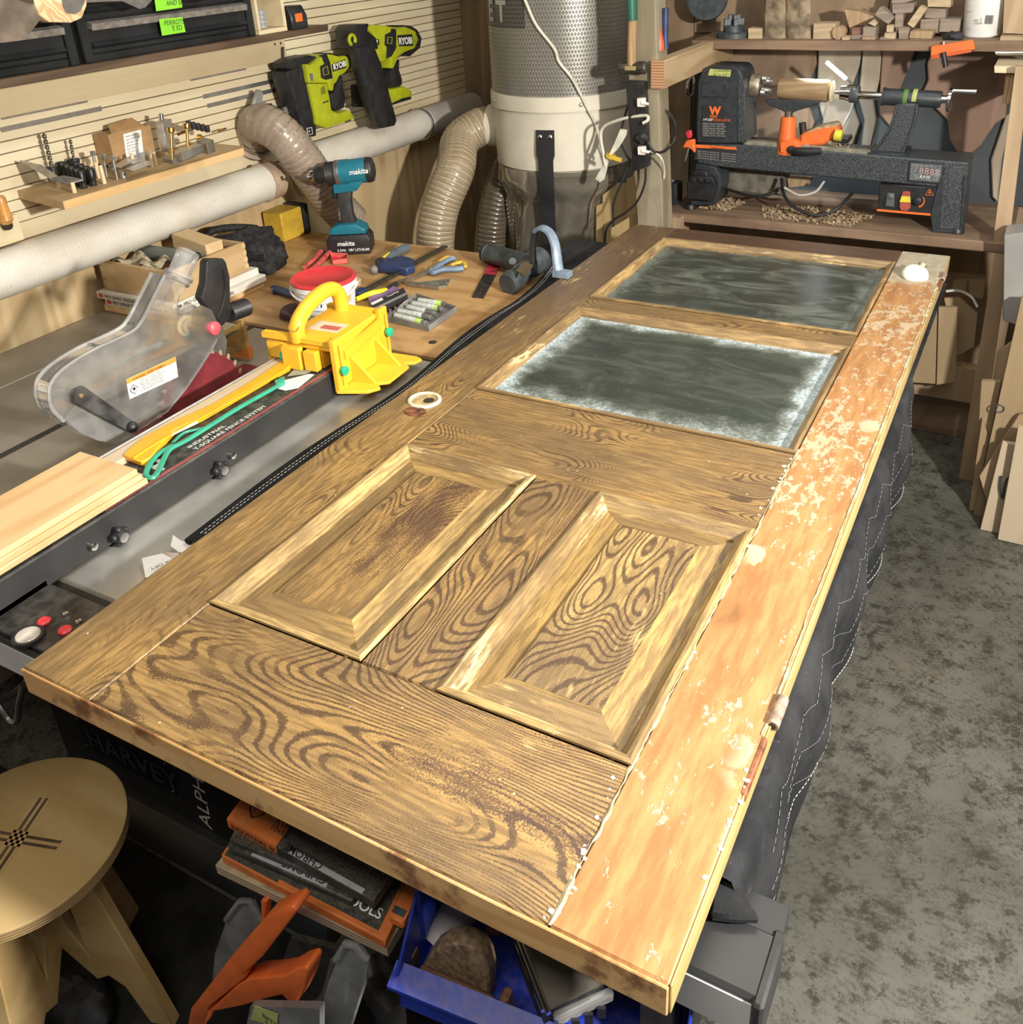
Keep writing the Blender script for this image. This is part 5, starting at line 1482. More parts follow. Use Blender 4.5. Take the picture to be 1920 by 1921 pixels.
def chest(y0, y1, lab):
    r = thing('tool_chest', lab, 'tool chest', (-1.04, (y0 + y1) / 2, SZ + 0.0005), 'black tool chests on the wall shelf')
    MB().box((WX + 0.01, y0, SZ + 0.0005), (CXF - 0.012, y1, 1.86), 0.002).build('body', M_chest, r)
    for y in (y0, y1 - 0.024):
        MB().box((CXF - 0.012, y, SZ + 0.001), (CXF + 0.006, y + 0.024, 1.86), 0.002).build('corner_post', M_chest, r)
    MB().box((CXF - 0.012, y0 + 0.024, SZ + 0.001), (CXF - 0.002, y1 - 0.024, SZ + 0.016), 0.001).build('base_rail', M_chest, r)
    z = SZ + 0.018
    for i, h in enumerate((0.074, 0.074, 0.085, 0.085)):
        d = MB().box((CXF - 0.012, y0 + 0.0255, z), (CXF + 0.001, y1 - 0.0255, z + h - 0.004), 0.002).build('drawer', M_chest, r)
        MB().prism([(CXF + 0.001, y0 + 0.028, z + 0.010), (CXF + 0.010, y0 + 0.028, z + 0.016), (CXF + 0.001, y0 + 0.028, z + 0.026)], (0, y1 - y0 - 0.056, 0)).build('pressed_rib', M_chest, d)
        MB().prism([(CXF + 0.001, y0 + 0.028, z + h - 0.020), (CXF + 0.015, y0 + 0.028, z + h - 0.024), (CXF + 0.017, y0 + 0.028, z + h - 0.010), (CXF + 0.001, y0 + 0.028, z + h - 0.005)], (0, y1 - y0 - 0.056, 0)).build('drawer_handle', M_lip, d, label='worn grey metal lip')
        z += h
    return r
c1 = chest(0.30, 0.990, 'left black tool chest on the wall shelf, behind the hanging saw')
c2 = chest(1.006, 1.560, 'right black tool chest on the wall shelf with green tape notes')
def tape(q, lines, hh):
    pts = [at(px, py, x=CXF + 0.019) for px, py in q]
    t = MB().prism(pts, (0.0006, 0, 0)).build('tape_note', M_tape, c2, smooth=0, label='green tape note')
    ux = (pts[1] - pts[0]).normalized(); uy = (pts[0] - pts[3]).normalized()
    for i, s in enumerate(lines):
        text(s, pts[0] + ux * (0.012 + 0.02 * i) + (pts[3] - pts[0]) * (0.40 + 0.36 * i) + V((0.0011, 0, 0)), ux, uy, hh, 'handwriting', M_ink, t, 0.0002, shear=0.2, bold=-0.004)
tape([(298, 36), (342, 32), (348, 60), (304, 67)], ['PERROTS', "'E ED"], 0.011)
tape([(288, -14), (338, -18), (342, 14), (293, 21)], ['SCREWS', 'AND SKT!'], 0.011)
cu_ = thing('wooden_cubby', 'open pale wooden cubby box at the right end of the wall shelf', 'box', (-1.0, 1.62, SZ + 0.0005))
cy0, cy1 = 1.563, 1.678
for lo, hi in (((WX + 0.02, cy0, SZ + 0.0005), (SX - 0.01, cy1, SZ + 0.012)), ((WX + 0.02, cy0, SZ + 0.0125), (SX - 0.01, cy0 + 0.009, SZ + 0.16)), ((WX + 0.02, cy1 - 0.012, SZ + 0.0125), (SX - 0.01, cy1, SZ + 0.16)), ((WX + 0.012, cy0, SZ + 0.0005), (WX + 0.0195, cy1, SZ + 0.16))):
    MB().box(lo, hi, 0.001).build('board', M_lightply, cu_)
for i in range(4):
    z = SZ + 0.013 + i * 0.012
    single(MB().box((WX + 0.06, cy0 + 0.0095, z), (SX - 0.03, cy0 + 0.058, z + 0.0115), 0.002), 'clear_packet', pm('grey_clear_packet', (0.40, 0.42, 0.43), 0.25, 0, 0.35, 60) if i == 0 else bpy.data.materials['grey_clear_packet'], ('clear packet at the bottom of the stack in the wooden cubby', 'clear packet second from the bottom in the wooden cubby', 'clear packet third from the bottom in the wooden cubby', 'clear packet on top of the stack in the wooden cubby')[i], 'packet', 'packets in the cubby')
bt = thing('battery_pack', 'black battery pack with an orange patch at the end of the wall shelf', 'battery', (-0.95, 1.73, SZ + 0.0005))
MB().prism([(-0.98, 1.690, SZ + 0.0005), (-0.90, 1.690, SZ + 0.0005), (-0.90, 1.690, SZ + 0.035), (-0.915, 1.690, SZ + 0.062), (-0.965, 1.690, SZ + 0.062), (-0.98, 1.690, SZ + 0.04)], (0, 0.068, 0)).build('body', M_blackplastic, bt, bevel=0.003)
MB().box((-0.9005, 1.705, SZ + 0.020), (-0.8985, 1.735, SZ + 0.042), 0.001).build('orange_patch', M_orange, bt)

# hand saw and second blade hanging in front of the chests
M_sawplate = pm('tarnished_saw_plate', (0.24, 0.20, 0.16), 0.42, 0.6, 0.3, 18, 0.06)
HXs = -0.80
hs = thing('hand_saw', 'hand saw with pale plywood handle hanging in front of the left tool chest', 'saw', at(80, 0, x=HXs))
MB().prism([at(px, py, x=HXs) for px, py in ((-40, -30), (62, -30), (76, 35), (50, 70), (40, 76), (-40, 84))], (0.0012, 0, 0)).build('saw_plate', M_sawplate, hs)
outer = [(62, -40), (62, 0), (74, 28), (92, 42), (135, 43), (155, 34), (164, 10), (164, -40)]
MB().prism([at(px, py, x=HXs + 0.006) for px, py in outer], (-0.030, 0, 0)).build('ply_handle', wood('blond_ply_handle', (0.72, 0.56, 0.34), (0.50, 0.33, 0.17), 0, 2, 0.45, ring=9), hs, bevel=0.004, seg=2)
MB().prism([at(px, py, x=HXs + 0.0075) for px, py in ((112, -30), (118, 12), (124, 24), (140, 27), (152, 20), (160, 0), (160, -30))], (-0.003, 0, 0)).build('metal_insert', M_steel, hs)
MB().prism([at(px, py, x=HXs + 0.006) for px, py in ((-10, -10), (10, -10), (62, 8), (60, -20), (-10, -20))], (0.003, 0, 0)).build('bright_back', M_chrome, hs)
b2 = thing('scraper_blade', 'pointed grey steel blade hanging above the right tool chest', 'blade', at(270, 0, x=-0.82))
MB().prism([at(px, py, x=-0.82) for px, py in ((145, 6), (146, 0), (230, -8), (285, -20), (292, -8), (272, 14), (262, 17), (228, 2), (176, 4))], (0.0015, 0, 0)).build('blade', M_steel, b2)

# thin hanging rod below the cleat
single(MB().tube([at(531, 88, x=WX + 0.03), at(533, 140, x=WX + 0.03), at(541, 165, x=WX + 0.03), at(556, 205, x=WX + 0.035), at(568, 255, x=WX + 0.04), at(570, 290, x=WX + 0.04)], 0.004, 8, 4), 'hanging_rod', pm('dark_steel_rod', (0.12, 0.12, 0.12), 0.4, 0.8), 'thin dark steel rod hanging beside the first yellow nailer', 'rod')

# ------------------------------------------------------------------ holder board with router and drill bits
TBZ = 1.222
tb = thing('tool_holder', 'pale wooden holder board on the slatted wall, pegged for small tools', 'holder', (-1.04, 1.15, TBZ - 0.02))
M_mdf = wood('holder_board', (0.53, 0.375, 0.20), (0.45, 0.30, 0.15), 1, 1, 0.55, ring=5)
M_mdfedge = wood('holder_edge', (0.68, 0.48, 0.24), (0.58, 0.38, 0.17), 1, 1, 0.5, ring=6)
MB().prism([(WX + 0.001, 0.900, TBZ - 0.020), (-0.932, 0.864, TBZ - 0.020), (-0.936, 1.455, TBZ - 0.020), (-0.950, 1.470, TBZ - 0.020), (WX + 0.001, 1.480, TBZ - 0.020)], (0, 0, 0.020)).build('board', M_mdf, tb)
MB().box((-0.934, 0.866, TBZ - 0.0198), (-0.9315, 1.450, TBZ - 0.0003), 0.0005).build('front_edge', M_mdfedge, tb)
M_dowel = pm('pale_dowel', (0.68, 0.53, 0.33), 0.6, 0, 0.1, 60)
def H(px, py, h=0.0):
    return at(px, py, z=TBZ + 0.0006 + h)
for px, py, h in ((140, 361, 0.024), (112, 352, 0.020), (196, 344, 0.044), (186, 334, 0.040), (253, 317, 0.040), (286, 313, 0.050), (293, 309, 0.034), (284, 292, 0.050), (316, 304, 0.026), (344, 295, 0.025), (393, 281, 0.030), (384, 278, 0.022), (375, 277, 0.018)):
    b = H(px, py) - V((0, 0, 0.004))
    MB().cyl(b, b + V((0, 0, h + 0.004)), 0.0052, None, 12, 0.0008).build('dowel_peg', M_dowel, tb)
# bent plate leaning at the left end
M_plate = pm('scratched_zinc_plate', (0.36, 0.345, 0.32), 0.35, 0.8, 0.3, 30, 0.06)
bp_ = thing('bent_plate', 'bent grey metal plate leaning across pegs at the left end of the holder board', 'plate', H(120, 350))
A, B, C_, D = H(37, 316, 0.03), H(60, 300, 0.055), H(118, 330, 0.030), H(128, 344, 0.024)
A = at(37, 302, x=-1.115); B = at(80, 312, x=-1.10); C_ = at(130, 347, x=-0.985); D = at(97, 338, x=-0.975)
MB().prism([A, B, C_, D], (0.0, 0.0, 0.003)).build('tilted_plate', M_plate, bp_)
E_ = at(156, 339, x=-0.975); F_ = at(118, 330, x=-1.02)
MB().prism([D + V((0, 0, 0.001)), C_ + V((0, 0, 0.001)), E_, at(120, 332, x=-1.00)], (0, 0, 0.004)).build('folded_lip', M_plate, bp_)
MB().cyl(at(135, 339, x=-0.985), at(135, 339, x=-0.985) + V((0, 0, 0.004)), 0.004, None, 12).build('rivet', M_chrome, bp_)
# twist drills with stop collars
def drillbit(px, py, top, collar, r, lab):
    base = at(px, py, x=-1.115)
    base.z = TBZ + 0.0006
    tp = at(top[0], top[1], x=base.x)
    ax = (tp - base)
    L = ax.length
    t = thing('drill_bit', lab, 'drill bit', base, 'drill bits on the holder board')
    m = MB()
    Fm = frame(ax)
    n = 60
    vs, fs = [], []
    for i in range(n + 1):
        h = L * (0.30 + 0.70 * i / n)
        rr_ = r * (1.0 if i < n - 4 else (n - i) / 4 * 0.9 + 0.1)
        for k in range(8):
            a = math.tau * k / 8 + h * 240
            q = rr_ * (1.0 if k % 4 in (0, 1) else 0.55)
            vs.append(Fm @ V((q * math.cos(a), q * math.sin(a), h)) + base)
    for i in range(n):
        for k in range(8):
            fs.append((i * 8 + k, i * 8 + (k + 1) % 8, (i + 1) * 8 + (k + 1) % 8, (i + 1) * 8 + k))
    m.add(vs, fs).build('twist', pm('dark_hss', (0.22, 0.20, 0.17), 0.32, 0.9, 0.2, 60) if 'dark_hss' not in bpy.data.materials else bpy.data.materials['dark_hss'], t)
    MB().lathe(base, ax, [(r * 0.9, 0), (r * 0.9, L * 0.32)], 10).build('shank', M_steel, t)
    MB().lathe(base, ax, [(0.011, collar * L - 0.006), (0.0135, collar * L - 0.005), (0.0135, collar * L + 0.006), (0.011, collar * L + 0.007)], 16).build('stop_collar', M_blackplastic, t)
drillbit(98, 318, (81, 248), 0.28, 0.0055, 'long dark twist drill with black stop collar standing on the holder board')
drillbit(139, 309, (131, 260), 0.42, 0.0042, 'short bright drill bit with black stop collar beside the long twist drill')
# black sockets in two rows
sk = None
k = 0
for row, (pa, pb, n) in enumerate((((121, 335), (158, 353), 5), ((139, 331), (176, 348), 5))):
    for i in range(n):
        f = i / (n - 1)
        p = H(pa[0] + (pb[0] - pa[0]) * f, pa[1] + (pb[1] - pa[1]) * f)
        lab = ('%s black socket of the front row of five on the holder board', '%s black socket of the back row of five on the holder board')[row] % ('leftmost', 'second', 'middle', 'fourth', 'rightmost')[i]
        if sk is None:
            sk = thing('socket', lab, 'socket', p, 'black sockets on the holder board')
            MB().lathe(p, (0, 0, 1), [(0.0080, 0), (0.0080, 0.016), (0.0105, 0.019), (0.0105, 0.040), (0.0090, 0.042), (0.0065, 0.042), (0.0065, 0.034), (0.0, 0.034)], 16).build('socket_body', pm('black_oxide', (0.020, 0.021, 0.023), 0.35, 0.4, 0.2, 60), sk)
            MB().lathe(p, (0, 0, 1), [(0.0083, 0.004), (0.0083, 0.010)], 16, False, False).build('knurled_band', M_blackplastic, sk)
        else:
            dup(sk, p, 0, lab)
# bolts
M_zinc = pm('zinc_bolt', (0.58, 0.58, 0.57), 0.3, 0.9, 0.1, 60)
for (px, py, tx, ty), lab in zip(((182, 330, 175, 290), (201, 332, 194, 296), (220, 337, 212, 299)), ('left of three silver bolts standing head up on the holder board', 'middle of three silver bolts standing head up on the holder board', 'right of three silver bolts standing head up on the holder board')):
    b = H(px, py); tp = at(tx, ty, x=b.x)
    t = thing('bolt', lab, 'bolt', b, 'silver bolts on the holder board')
    MB().cyl(b, tp, 0.0034, None, 10).build('shank', M_zinc, t)
    MB().lathe(tp, tp - b, [(0.0075, -0.001), (0.0078, 0.0005), (0.0078, 0.008), (0.007, 0.009)], 6).build('bolt_head', M_zinc, t)
for i, (px, py, h) in enumerate(((232, 333, 0.016), (214, 322, 0.017), (199, 318, 0.016))):
    b = H(px, py)
    t = thing('bushing', ('small bright steel bushing at the front of the holder board', 'small steel bushing behind the middle silver bolt', 'small steel bushing at the back behind the left silver bolt')[i], 'bushing', b, 'steel bushings on the holder board')
    MB().lathe(b, (0, 0, 1), [(0.0095, 0), (0.0095, h), (0.0085, h + 0.001)], 18).build('bushing_body', M_zinc, t)
    MB().cyl(b + V((0.0093, -0.002, 0.009)), b + V((0.0102, -0.002, 0.009)), 0.0035, None, 10).build('set_screw_hole', M_dark, t)
# clear blocks
for i, (q, h, lab) in enumerate(((((212, 312), (226, 316), (252, 302), (238, 297)), 0.030, 'clear acrylic block at the back of the holder board'), (((235, 317), (250, 322), (290, 307), (276, 302)), 0.026, 'clear acrylic block between pegs at the front of the holder board'))):
    t = thing('acrylic_block', lab, 'block', H(*q[0]), 'clear blocks on the holder board')
    MB().prism([H(*p) for p in q], (0, 0, h)).build('block', clear('smoky_acrylic', 0.22, tint=(0.85, 0.86, 0.86), cloud=0.3, scale=60) if i == 0 else bpy.data.materials['smoky_acrylic'], t)
    MB().prism([H(*p, h + 0.0003) for p in q], (0, 0, 0.0012)).build('top_strip', M_alu, t)
# cardboard box with a label
cbx = thing('cardboard_box', 'small opened cardboard box with a white printed label at the back of the holder board', 'box', (-1.12, 1.3, TBZ + 0.001))
M_card = pm('brown_cardboard', (0.36, 0.215, 0.095), 0.7, 0, 0.1, 40)
X0 = -1.085
cq = [at(210, 250, x=X0), at(246, 236, x=X0), at(288, 232, x=X0)]
zt = at(225, 248, x=X0).z
yA, yB = at(214, 300, x=X0).y, at(292, 280, x=X0).y
MB().box((WX + 0.004, yA, TBZ + 0.001), (X0, yB, zt), 0.001).build('carton', M_card, cbx)
MB().prism([V((X0, yA + 0.01, zt)), V((X0, yB - 0.02, zt)), V((X0 - 0.03, yB - 0.03, zt + 0.022)), V((X0 - 0.03, yA + 0.03, zt + 0.018))], (0.0, 0, 0.0015)).build('open_flap', M_card, cbx)
lq = [at(231, 252, x=X0 + 0.001), at(264, 243, x=X0 + 0.001), at(269, 285, x=X0 + 0.001), at(237, 297, x=X0 + 0.001)]
lb = MB().prism(lq, (0.0006, 0, 0)).build('label', M_white, cbx, smooth=0)
ux = (lq[1] - lq[0]).normalized(); uy = (lq[0] - lq[3]).normalized()
for i in range(6):
    text(('PRODUCT SET', 'Item contents and', 'care instructions', 'Keep dry store', 'flat in carton', 'LOT 2241')[i], lq[0] + ux * 0.006 + (lq[3] - lq[0]) * (0.16 + 0.13 * i) + V((0.0009, 0, 0)), ux, uy, 0.0042, 'label_print', M_ink, lb, 0.0002)
# aluminium doweling jig with brass knobs
M_brass = pm('polished_brass', (0.66, 0.42, 0.12), 0.25, 1.0, 0.1, 40)
jg = thing('dowel_jig', 'aluminium dowel jig with brass thumb knobs standing on pegs of the holder board', 'jig', H(330, 290))
def hbox(q, z0, h, name, mat, par=jg, bev=0.001):
    return MB().prism([H(*p, z0) for p in q], (0, 0, h)).build(name, mat, par, bevel=bev)
MB().prism([at(290, 228, x=-1.06), at(308, 222, x=-1.06), at(318, 280, x=-1.06), at(302, 285, x=-1.06)], (0.028, 0, 0)).build('upright', M_alu, jg, bevel=0.001)
MB().cyl(at(303, 225, x=-1.046), at(302, 213, x=-1.046), 0.0068, None, 14, 0.001).build('cap_screw', M_chrome, jg)
hbox(((307, 304), (326, 310), (368, 294), (350, 290)), 0.028, 0.014, 'bridge_bar', M_plate)
hbox(((330, 298), (345, 302), (384, 286), (370, 283)), 0.040, 0.020, 'guide_bar', M_alu)
hbox(((372, 285), (392, 291), (405, 284), (386, 279)), 0.030, 0.030, 'end_block', M_plate)
for b, tp in (((323, 300), (320, 240)), ((353, 288), (350, 232))):
    p = H(*b, 0.040); q = at(tp[0], tp[1], x=p.x)
    MB().cyl(p, q, 0.0036, None, 10).build('brass_stem', M_brass, jg)
    MB().lathe(q - (q - p).normalized() * 0.012, q - p, [(0.006, 0), (0.0095, 0.003), (0.0095, 0.012), (0.0085, 0.013)], 16).build('brass_knob', M_brass, jg)
for p in ((324, 283), (356, 275), (373, 258)):
    c = at(p[0], p[1], x=-0.985)
    MB().lathe(c, (1, 0, 0), [(0.009, 0), (0.009, 0.006), (0.004, 0.007), (0.004, 0.016)], 14).build('brass_nut', M_brass, jg)
MB().cyl(at(334, 252, x=-1.05), at(350, 246, x=-1.05), 0.004, None, 10).build('brass_rod', M_brass, jg)
MB().cyl(at(409, 246, x=-1.10), at(424, 241, x=-1.10), 0.0032, None, 10).build('brass_rod', M_brass, jg)
for i in range(5):
    f = i / 4
    p = at(353 + 35 * f, 229 + 8 * f, x=-1.03)
    t = thing('collet', ('leftmost', 'second', 'middle', 'fourth', 'rightmost')[i] + ' black collet in the row on top of the dowel jig', 'collet', p, 'black collets on the jig')
    MB().lathe(p - V((0, 0, 0.016)), (0, 0, 1), [(0.0065, 0), (0.0072, 0.002), (0.0072, 0.018), (0.005, 0.019), (0.004, 0.015), (0.0, 0.015)], 14).build('collet_body', M_blackplastic, t)

# chisel rack at the far left
cr_ = thing('chisel_rack', 'pale wooden rack holding a chisel handle low on the left wall', 'rack', at(20, 430, x=-1.1))
MB().prism([at(-60, 425, x=-1.06), at(32, 402, x=-1.06), at(47, 449, x=-1.06), at(-60, 484, x=-1.06)], (-0.085, 0, 0)).build('rack_block', M_lightply, cr_, bevel=0.001)
ch = thing('chisel', 'wooden chisel handle standing in the pale rack on the left wall', 'chisel', at(8, 415, x=-1.03))
a, b = at(-2, 368, x=-1.045), at(13, 420, x=-1.045)
MB().lathe(a, b - a, [(0.010, 0), (0.013, 0.006), (0.0125, 0.02), (0.0155, 0.05), (0.0165, (b - a).length * 0.85), (0.011, (b - a).length)], 18).build('handle', pm('honey_varnish', (0.52, 0.25, 0.06), 0.35, 0, 0.2, 30), ch)
MB().cyl(b, at(14, 424, x=-1.05), 0.012, None, 12).build('ferrule', M_dark, ch)

# ------------------------------------------------------------------ white duct along the wall
def mat_duct():
    t = NT('white_duct_paint')
    n = t.noise(t.mapv((1, 0.5, 1)), 9, 4, 0.6)
    c = t.mix(t.step(n, 0.35, 0.7), (0.66, 0.64, 0.58), (0.56, 0.51, 0.43))
    y = t.sep()[1]
    d = t.step(t.math('ADD', y, t.math('MULTIPLY', n, 0.5)), 0.45, 0.75)
    c = t.mix(t.math('MULTIPLY', d, 0.0), c, (0.3, 0.2, 0.14))
    spk = t.step(t.noise(t.co(), 160, 3), 0.66, 0.74)
    c = t.mix(t.math('MULTIPLY', spk, 0.5), c, (0.3, 0.22, 0.15))
    rib = t.math('SINE', t.math('MULTIPLY', y, 520.0))
    return t.done(t.pbsdf(c, 0.45, 0, t.bump(rib, 0.15, 0.001), 0.45))
M_duct = mat_duct()
M_ductdust = pm('dust_stained_duct', (0.40, 0.30, 0.22), 0.6, 0, 0.25, 16, 0.05)
PXc, PZ, PR = -1.078, 1.064, 0.056
d1 = thing('duct_pipe', 'near length of white duct pipe along the left wall, ending under the flexible hose', 'pipe', (PXc, 0.7, PZ), 'white duct along the wall')
MB().lathe((PXc, -0.15, PZ), (0, 1, 0), [(PR, 0), (PR, 1.80)], 36, True, False).build('pipe', M_duct, d1)
MB().lathe((PXc, 1.645, PZ), (0, 1, 0), [(PR, 0), (PR + 0.0045, 0.001), (PR + 0.0045, 0.006), (PR + 0.0015, 0.008), (PR + 0.0015, 0.055), (PR - 0.004, 0.056)], 36).build('coupling', M_ductdust, d1, label='dusty brown coupling')
MB().cyl((PXc + PR - 0.002, 1.676, PZ + 0.014), (PXc + PR + 0.003, 1.676, PZ + 0.016), 0.004, None, 8).build('coupling_screw', M_dark, d1)
d2 = thing('duct_pipe', 'far length of pale duct pipe along the left wall behind the teal drill', 'pipe', (PXc, 2.4, PZ), 'white duct along the wall')
MB().lathe((PXc, 1.850, PZ + 0.015), (0, 1, 0.0), [(PR - 0.004, 0), (PR, 0.001), (PR, 0.70)], 36).build('pipe', M_duct, d2)
MB().lathe((PXc, 1.846, PZ + 0.015), (0, 1, 0.0), [(PR + 0.002, 0), (PR + 0.0035, 0.002), (PR + 0.0035, 0.014), (PR, 0.016)], 36).build('rim', M_duct, d2)
MB().lathe((PXc, 2.520, PZ + 0.015), (0, 1, 0.0), [(PR, 0), (PR + 0.005, 0.003), (PR + 0.005, 0.012), (PR + 0.001, 0.016)], 36).build('clamp_band', M_steel, d2)
MB().lathe((PXc, 2.552, PZ + 0.015), (0, 1, 0.0), [(PR, 0), (PR, 0.36)], 36).build('grey_pipe', pm('grey_duct', (0.38, 0.35, 0.32), 0.55, 0, 0.1, 10), d2, label='greyer length of pipe')

def hose(name, label, pts, r, mat, rib, pitch=0.0185, group=None):
    P_ = catmull([V(p) for p in pts], 24)
    # resample evenly
    L = [0]
    for i in range(1, len(P_)):
        L.append(L[-1] + (P_[i] - P_[i - 1]).length)
    step = pitch / 6
    out, j = [], 0
    s = 0
    while s < L[-1]:
        while L[j + 1] < s:
            j += 1
        f = (s - L[j]) / max(1e-9, L[j + 1] - L[j])
        out.append(P_[j].lerp(P_[j + 1], f))
        s += step
    n = len(out)
    t = thing(name, label, 'hose', pts[0], group)
    prof = lambda q: r * (1.0 + 0.035 * (abs(math.sin(math.pi * q * (n - 1) / 6)) - 0.5))
    MB().tube(out, prof, 26).build('corrugated_wall', mat, t)
    m = MB()
    # the wire helix standing out of the wall
    hp = []
    Fm = None
    for i, p in enumerate(out):
        a, b = out[max(i - 1, 0)], out[min(i + 1, n - 1)]
        d = (b - a).normalized()
        if Fm is None:
            Fm = frame(d)
        else:
            s_ = Fm.col[0] - d * Fm.col[0].dot(d); s_.normalize()
            Fm = Matrix((s_, d.cross(s_), d)).transposed()
        an = math.tau * i / 6
        for k in range(3):
            a2 = an + math.tau * k / 18
            hp.append(p.lerp(out[min(i + 1, n - 1)], k / 3) + Fm @ V((math.cos(a2), math.sin(a2), 0)) * (r * 0.985))
    m.tube(hp, 0.0021, 5)
    m.build('wire_helix', rib, t)
    return t
def mat_hose(name, c1, c2, tr):
    t = NT(name)
    n = t.noise(t.co(), 16, 4, 0.6)
    c = t.mix(t.step(n, 0.35, 0.7), c1, c2)
    return t.done(t.pbsdf(c, 0.22, 0, t.bump(n, 0.1), 0.6))
M_h1 = mat_hose('dusty_clear_hose', (0.34, 0.275, 0.215), (0.25, 0.195, 0.15), 0)
M_h1r = pm('hose_wire', (0.14, 0.105, 0.075), 0.4)
M_h2 = mat_hose('tan_hose', (0.33, 0.265, 0.18), (0.27, 0.21, 0.135), 0)
M_h2r = pm('tan_hose_rib', (0.55, 0.46, 0.32), 0.4)
M_h3 = mat_hose('dark_hose', (0.10, 0.08, 0.055), (0.07, 0.055, 0.04), 0)
hose('flexible_hose', 'dusty clear flexible hose hanging in an arch before the left wall', [(-1.146, 1.715, 1.190), (-1.100, 1.690, 1.228), (-1.040, 1.665, 1.240), (-0.985, 1.675, 1.205), (-0.962, 1.715, 1.130), (-0.955, 1.770, 1.040), (-0.950, 1.825, 0.960), (-0.945, 1.885, 0.890)], 0.060, M_h1, M_h1r)
MB().lathe((-1.149, 1.715, 1.190), (1, -0.3, 0.4), [(0.075, 0), (0.075, 0.006), (0.063, 0.008), (0.063, 0.030)], 28, True, False).build('wall_flange', M_ductdust, bpy.data.objects['flexible_hose'])
# grey hold-down bracket on the wall
br_ = thing('hold_down', 'grey cast star bracket with a black knob on the wall above the flexible hose', 'bracket', at(505, 195, x=-1.11))
MB().prism([at(px, py, x=-1.09) for px, py in ((473, 205), (478, 190), (484, 168), (490, 168), (495, 176), (493, 190), (508, 195), (528, 206), (545, 195), (553, 200), (536, 222), (527, 242), (520, 238), (510, 222), (496, 213), (480, 218))], (-0.012, 0, 0)).build('star_plate', pm('cast_grey', (0.36, 0.36, 0.34), 0.45, 0.5, 0.1, 30), br_, bevel=0.002)
k_ = at(503, 200, x=-1.089)
MB().lathe(k_, (1, 0, 0), [(0.010, 0), (0.011, 0.003), (0.011, 0.012), (0.009, 0.014)], 6).build('black_knob', M_blackplastic, br_)
MB().cyl(at(505, 198, x=-1.084), at(530, 208, x=-1.084), 0.006, None, 10).build('steel_pin', M_chrome, br_)

# ------------------------------------------------------------------ the two cordless nailers
M_lime2 = pm('acid_yellow_plastic', (0.38, 0.42, 0.015), 0.38, 0, 0.08, 30, 0.03)
M_blk2 = pm('nailer_black', (0.018, 0.018, 0.020), 0.45, 0, 0.3, 40, 0.08)
def nailer(lab, loc, sx, specs):
    t = thing('nail_gun', lab, 'nail gun', loc, 'yellow nail guns on the wall')
    out = {}
    for name, mat, pts, x0, th, bev, par in specs:
        q = [at(px, py, x=x0) for px, py in pts]
        out[name] = MB().prism(q, (-th, 0, 0)).build(name.split(':')[0], mat, out[par] if par else t, bevel=bev, seg=2)
    return t, out
n1, o1 = nailer('lower left acid yellow nail gun with wide black magazine hanging on the slatted wall', at(600, 180, x=-1.1), 0, [
    ('magazine', M_blk2, [(537, 135), (556, 127), (578, 126), (581, 150), (592, 218), (594, 254), (575, 259), (569, 240), (539, 150)], -1.050, 0.060, 0.003, None),
    ('magazine_cap', M_blk2, [(575, 237), (592, 235), (594, 255), (576, 259)], -1.044, 0.070, 0.003, None),
    ('hood', M_blk2, [(537, 120), (554, 110), (578, 103), (595, 106), (598, 114), (585, 118), (578, 126), (541, 131)], -1.052, 0.060, 0.004, None),
    ('upper_housing', M_lime2, [(574, 120), (583, 121), (597, 112), (603, 106), (613, 101), (624, 102), (637, 106), (650, 104), (656, 111), (657, 126), (647, 138), (638, 142), (632, 155), (628, 158), (626, 171), (620, 170), (616, 156), (579, 156)], -1.036, 0.092, 0.005, None),
    ('lower_housing', M_lime2, [(579, 156.5), (613, 156.5), (619, 180), (623, 206), (635, 213), (655, 206), (668, 222), (640, 232), (624, 237), (613, 241), (594, 234), (592, 216)], -1.040, 0.085, 0.005, None),
    ('grip', M_blk2, [(638, 146), (643, 141), (645, 164), (650, 185), (647, 203), (635, 208), (624, 204), (620, 177), (628, 172), (633, 155)], -1.048, 0.060, 0.006, None),
    ('rear_bumper', M_blk2, [(620, 99), (637, 103), (651, 102), (659, 111), (659.5, 127), (648, 140), (645, 130), (650, 110)], -1.046, 0.080, 0.003, None),
    ('black_band', M_blk2, [(603, 104), (613, 99.5), (620, 118), (625, 147), (611, 150), (603, 146), (601, 124), (609, 120)], -1.0345, 0.010, 0.001, None),
    ('name_panel', M_blk2, [(623, 121), (649, 111), (650, 127), (625, 135)], -1.0345, 0.006, 0.001, None),
    ('trigger', M_blk2, [(614, 157), (622, 154), (625, 160), (623, 170), (617, 165)], -1.060, 0.03, 0.002, None),
    ('window', pm('olive_shade', (0.16, 0.18, 0.02), 0.5), [(602, 165), (609, 160), (612, 175), (603, 178)], -1.0394, 0.004, 0, 'lower_housing'),
    ('slot', M_blk2, [(606, 192), (616, 188), (617, 190), (607, 194)], -1.0393, 0.004, 0, 'lower_housing'),
    ('base_slot', M_blk2, [(649, 228), (659, 224), (659, 226), (649, 230)], -1.0393, 0.004, 0, 'lower_housing'),
    ('steel_shim', M_alu, [(580, 138), (587, 137), (588, 151), (583, 153)], -1.0354, 0.004, 0, 'upper_housing'),
])
for i in range(4):
    MB().tube([at(546 + i * 7, 137 - i * 2, x=-1.0495), at(570 + i * 5.5, 236 - i * 0.8, x=-1.0495)], 0.0022, 6).build('magazine_rib', M_blk2, o1['magazine'])
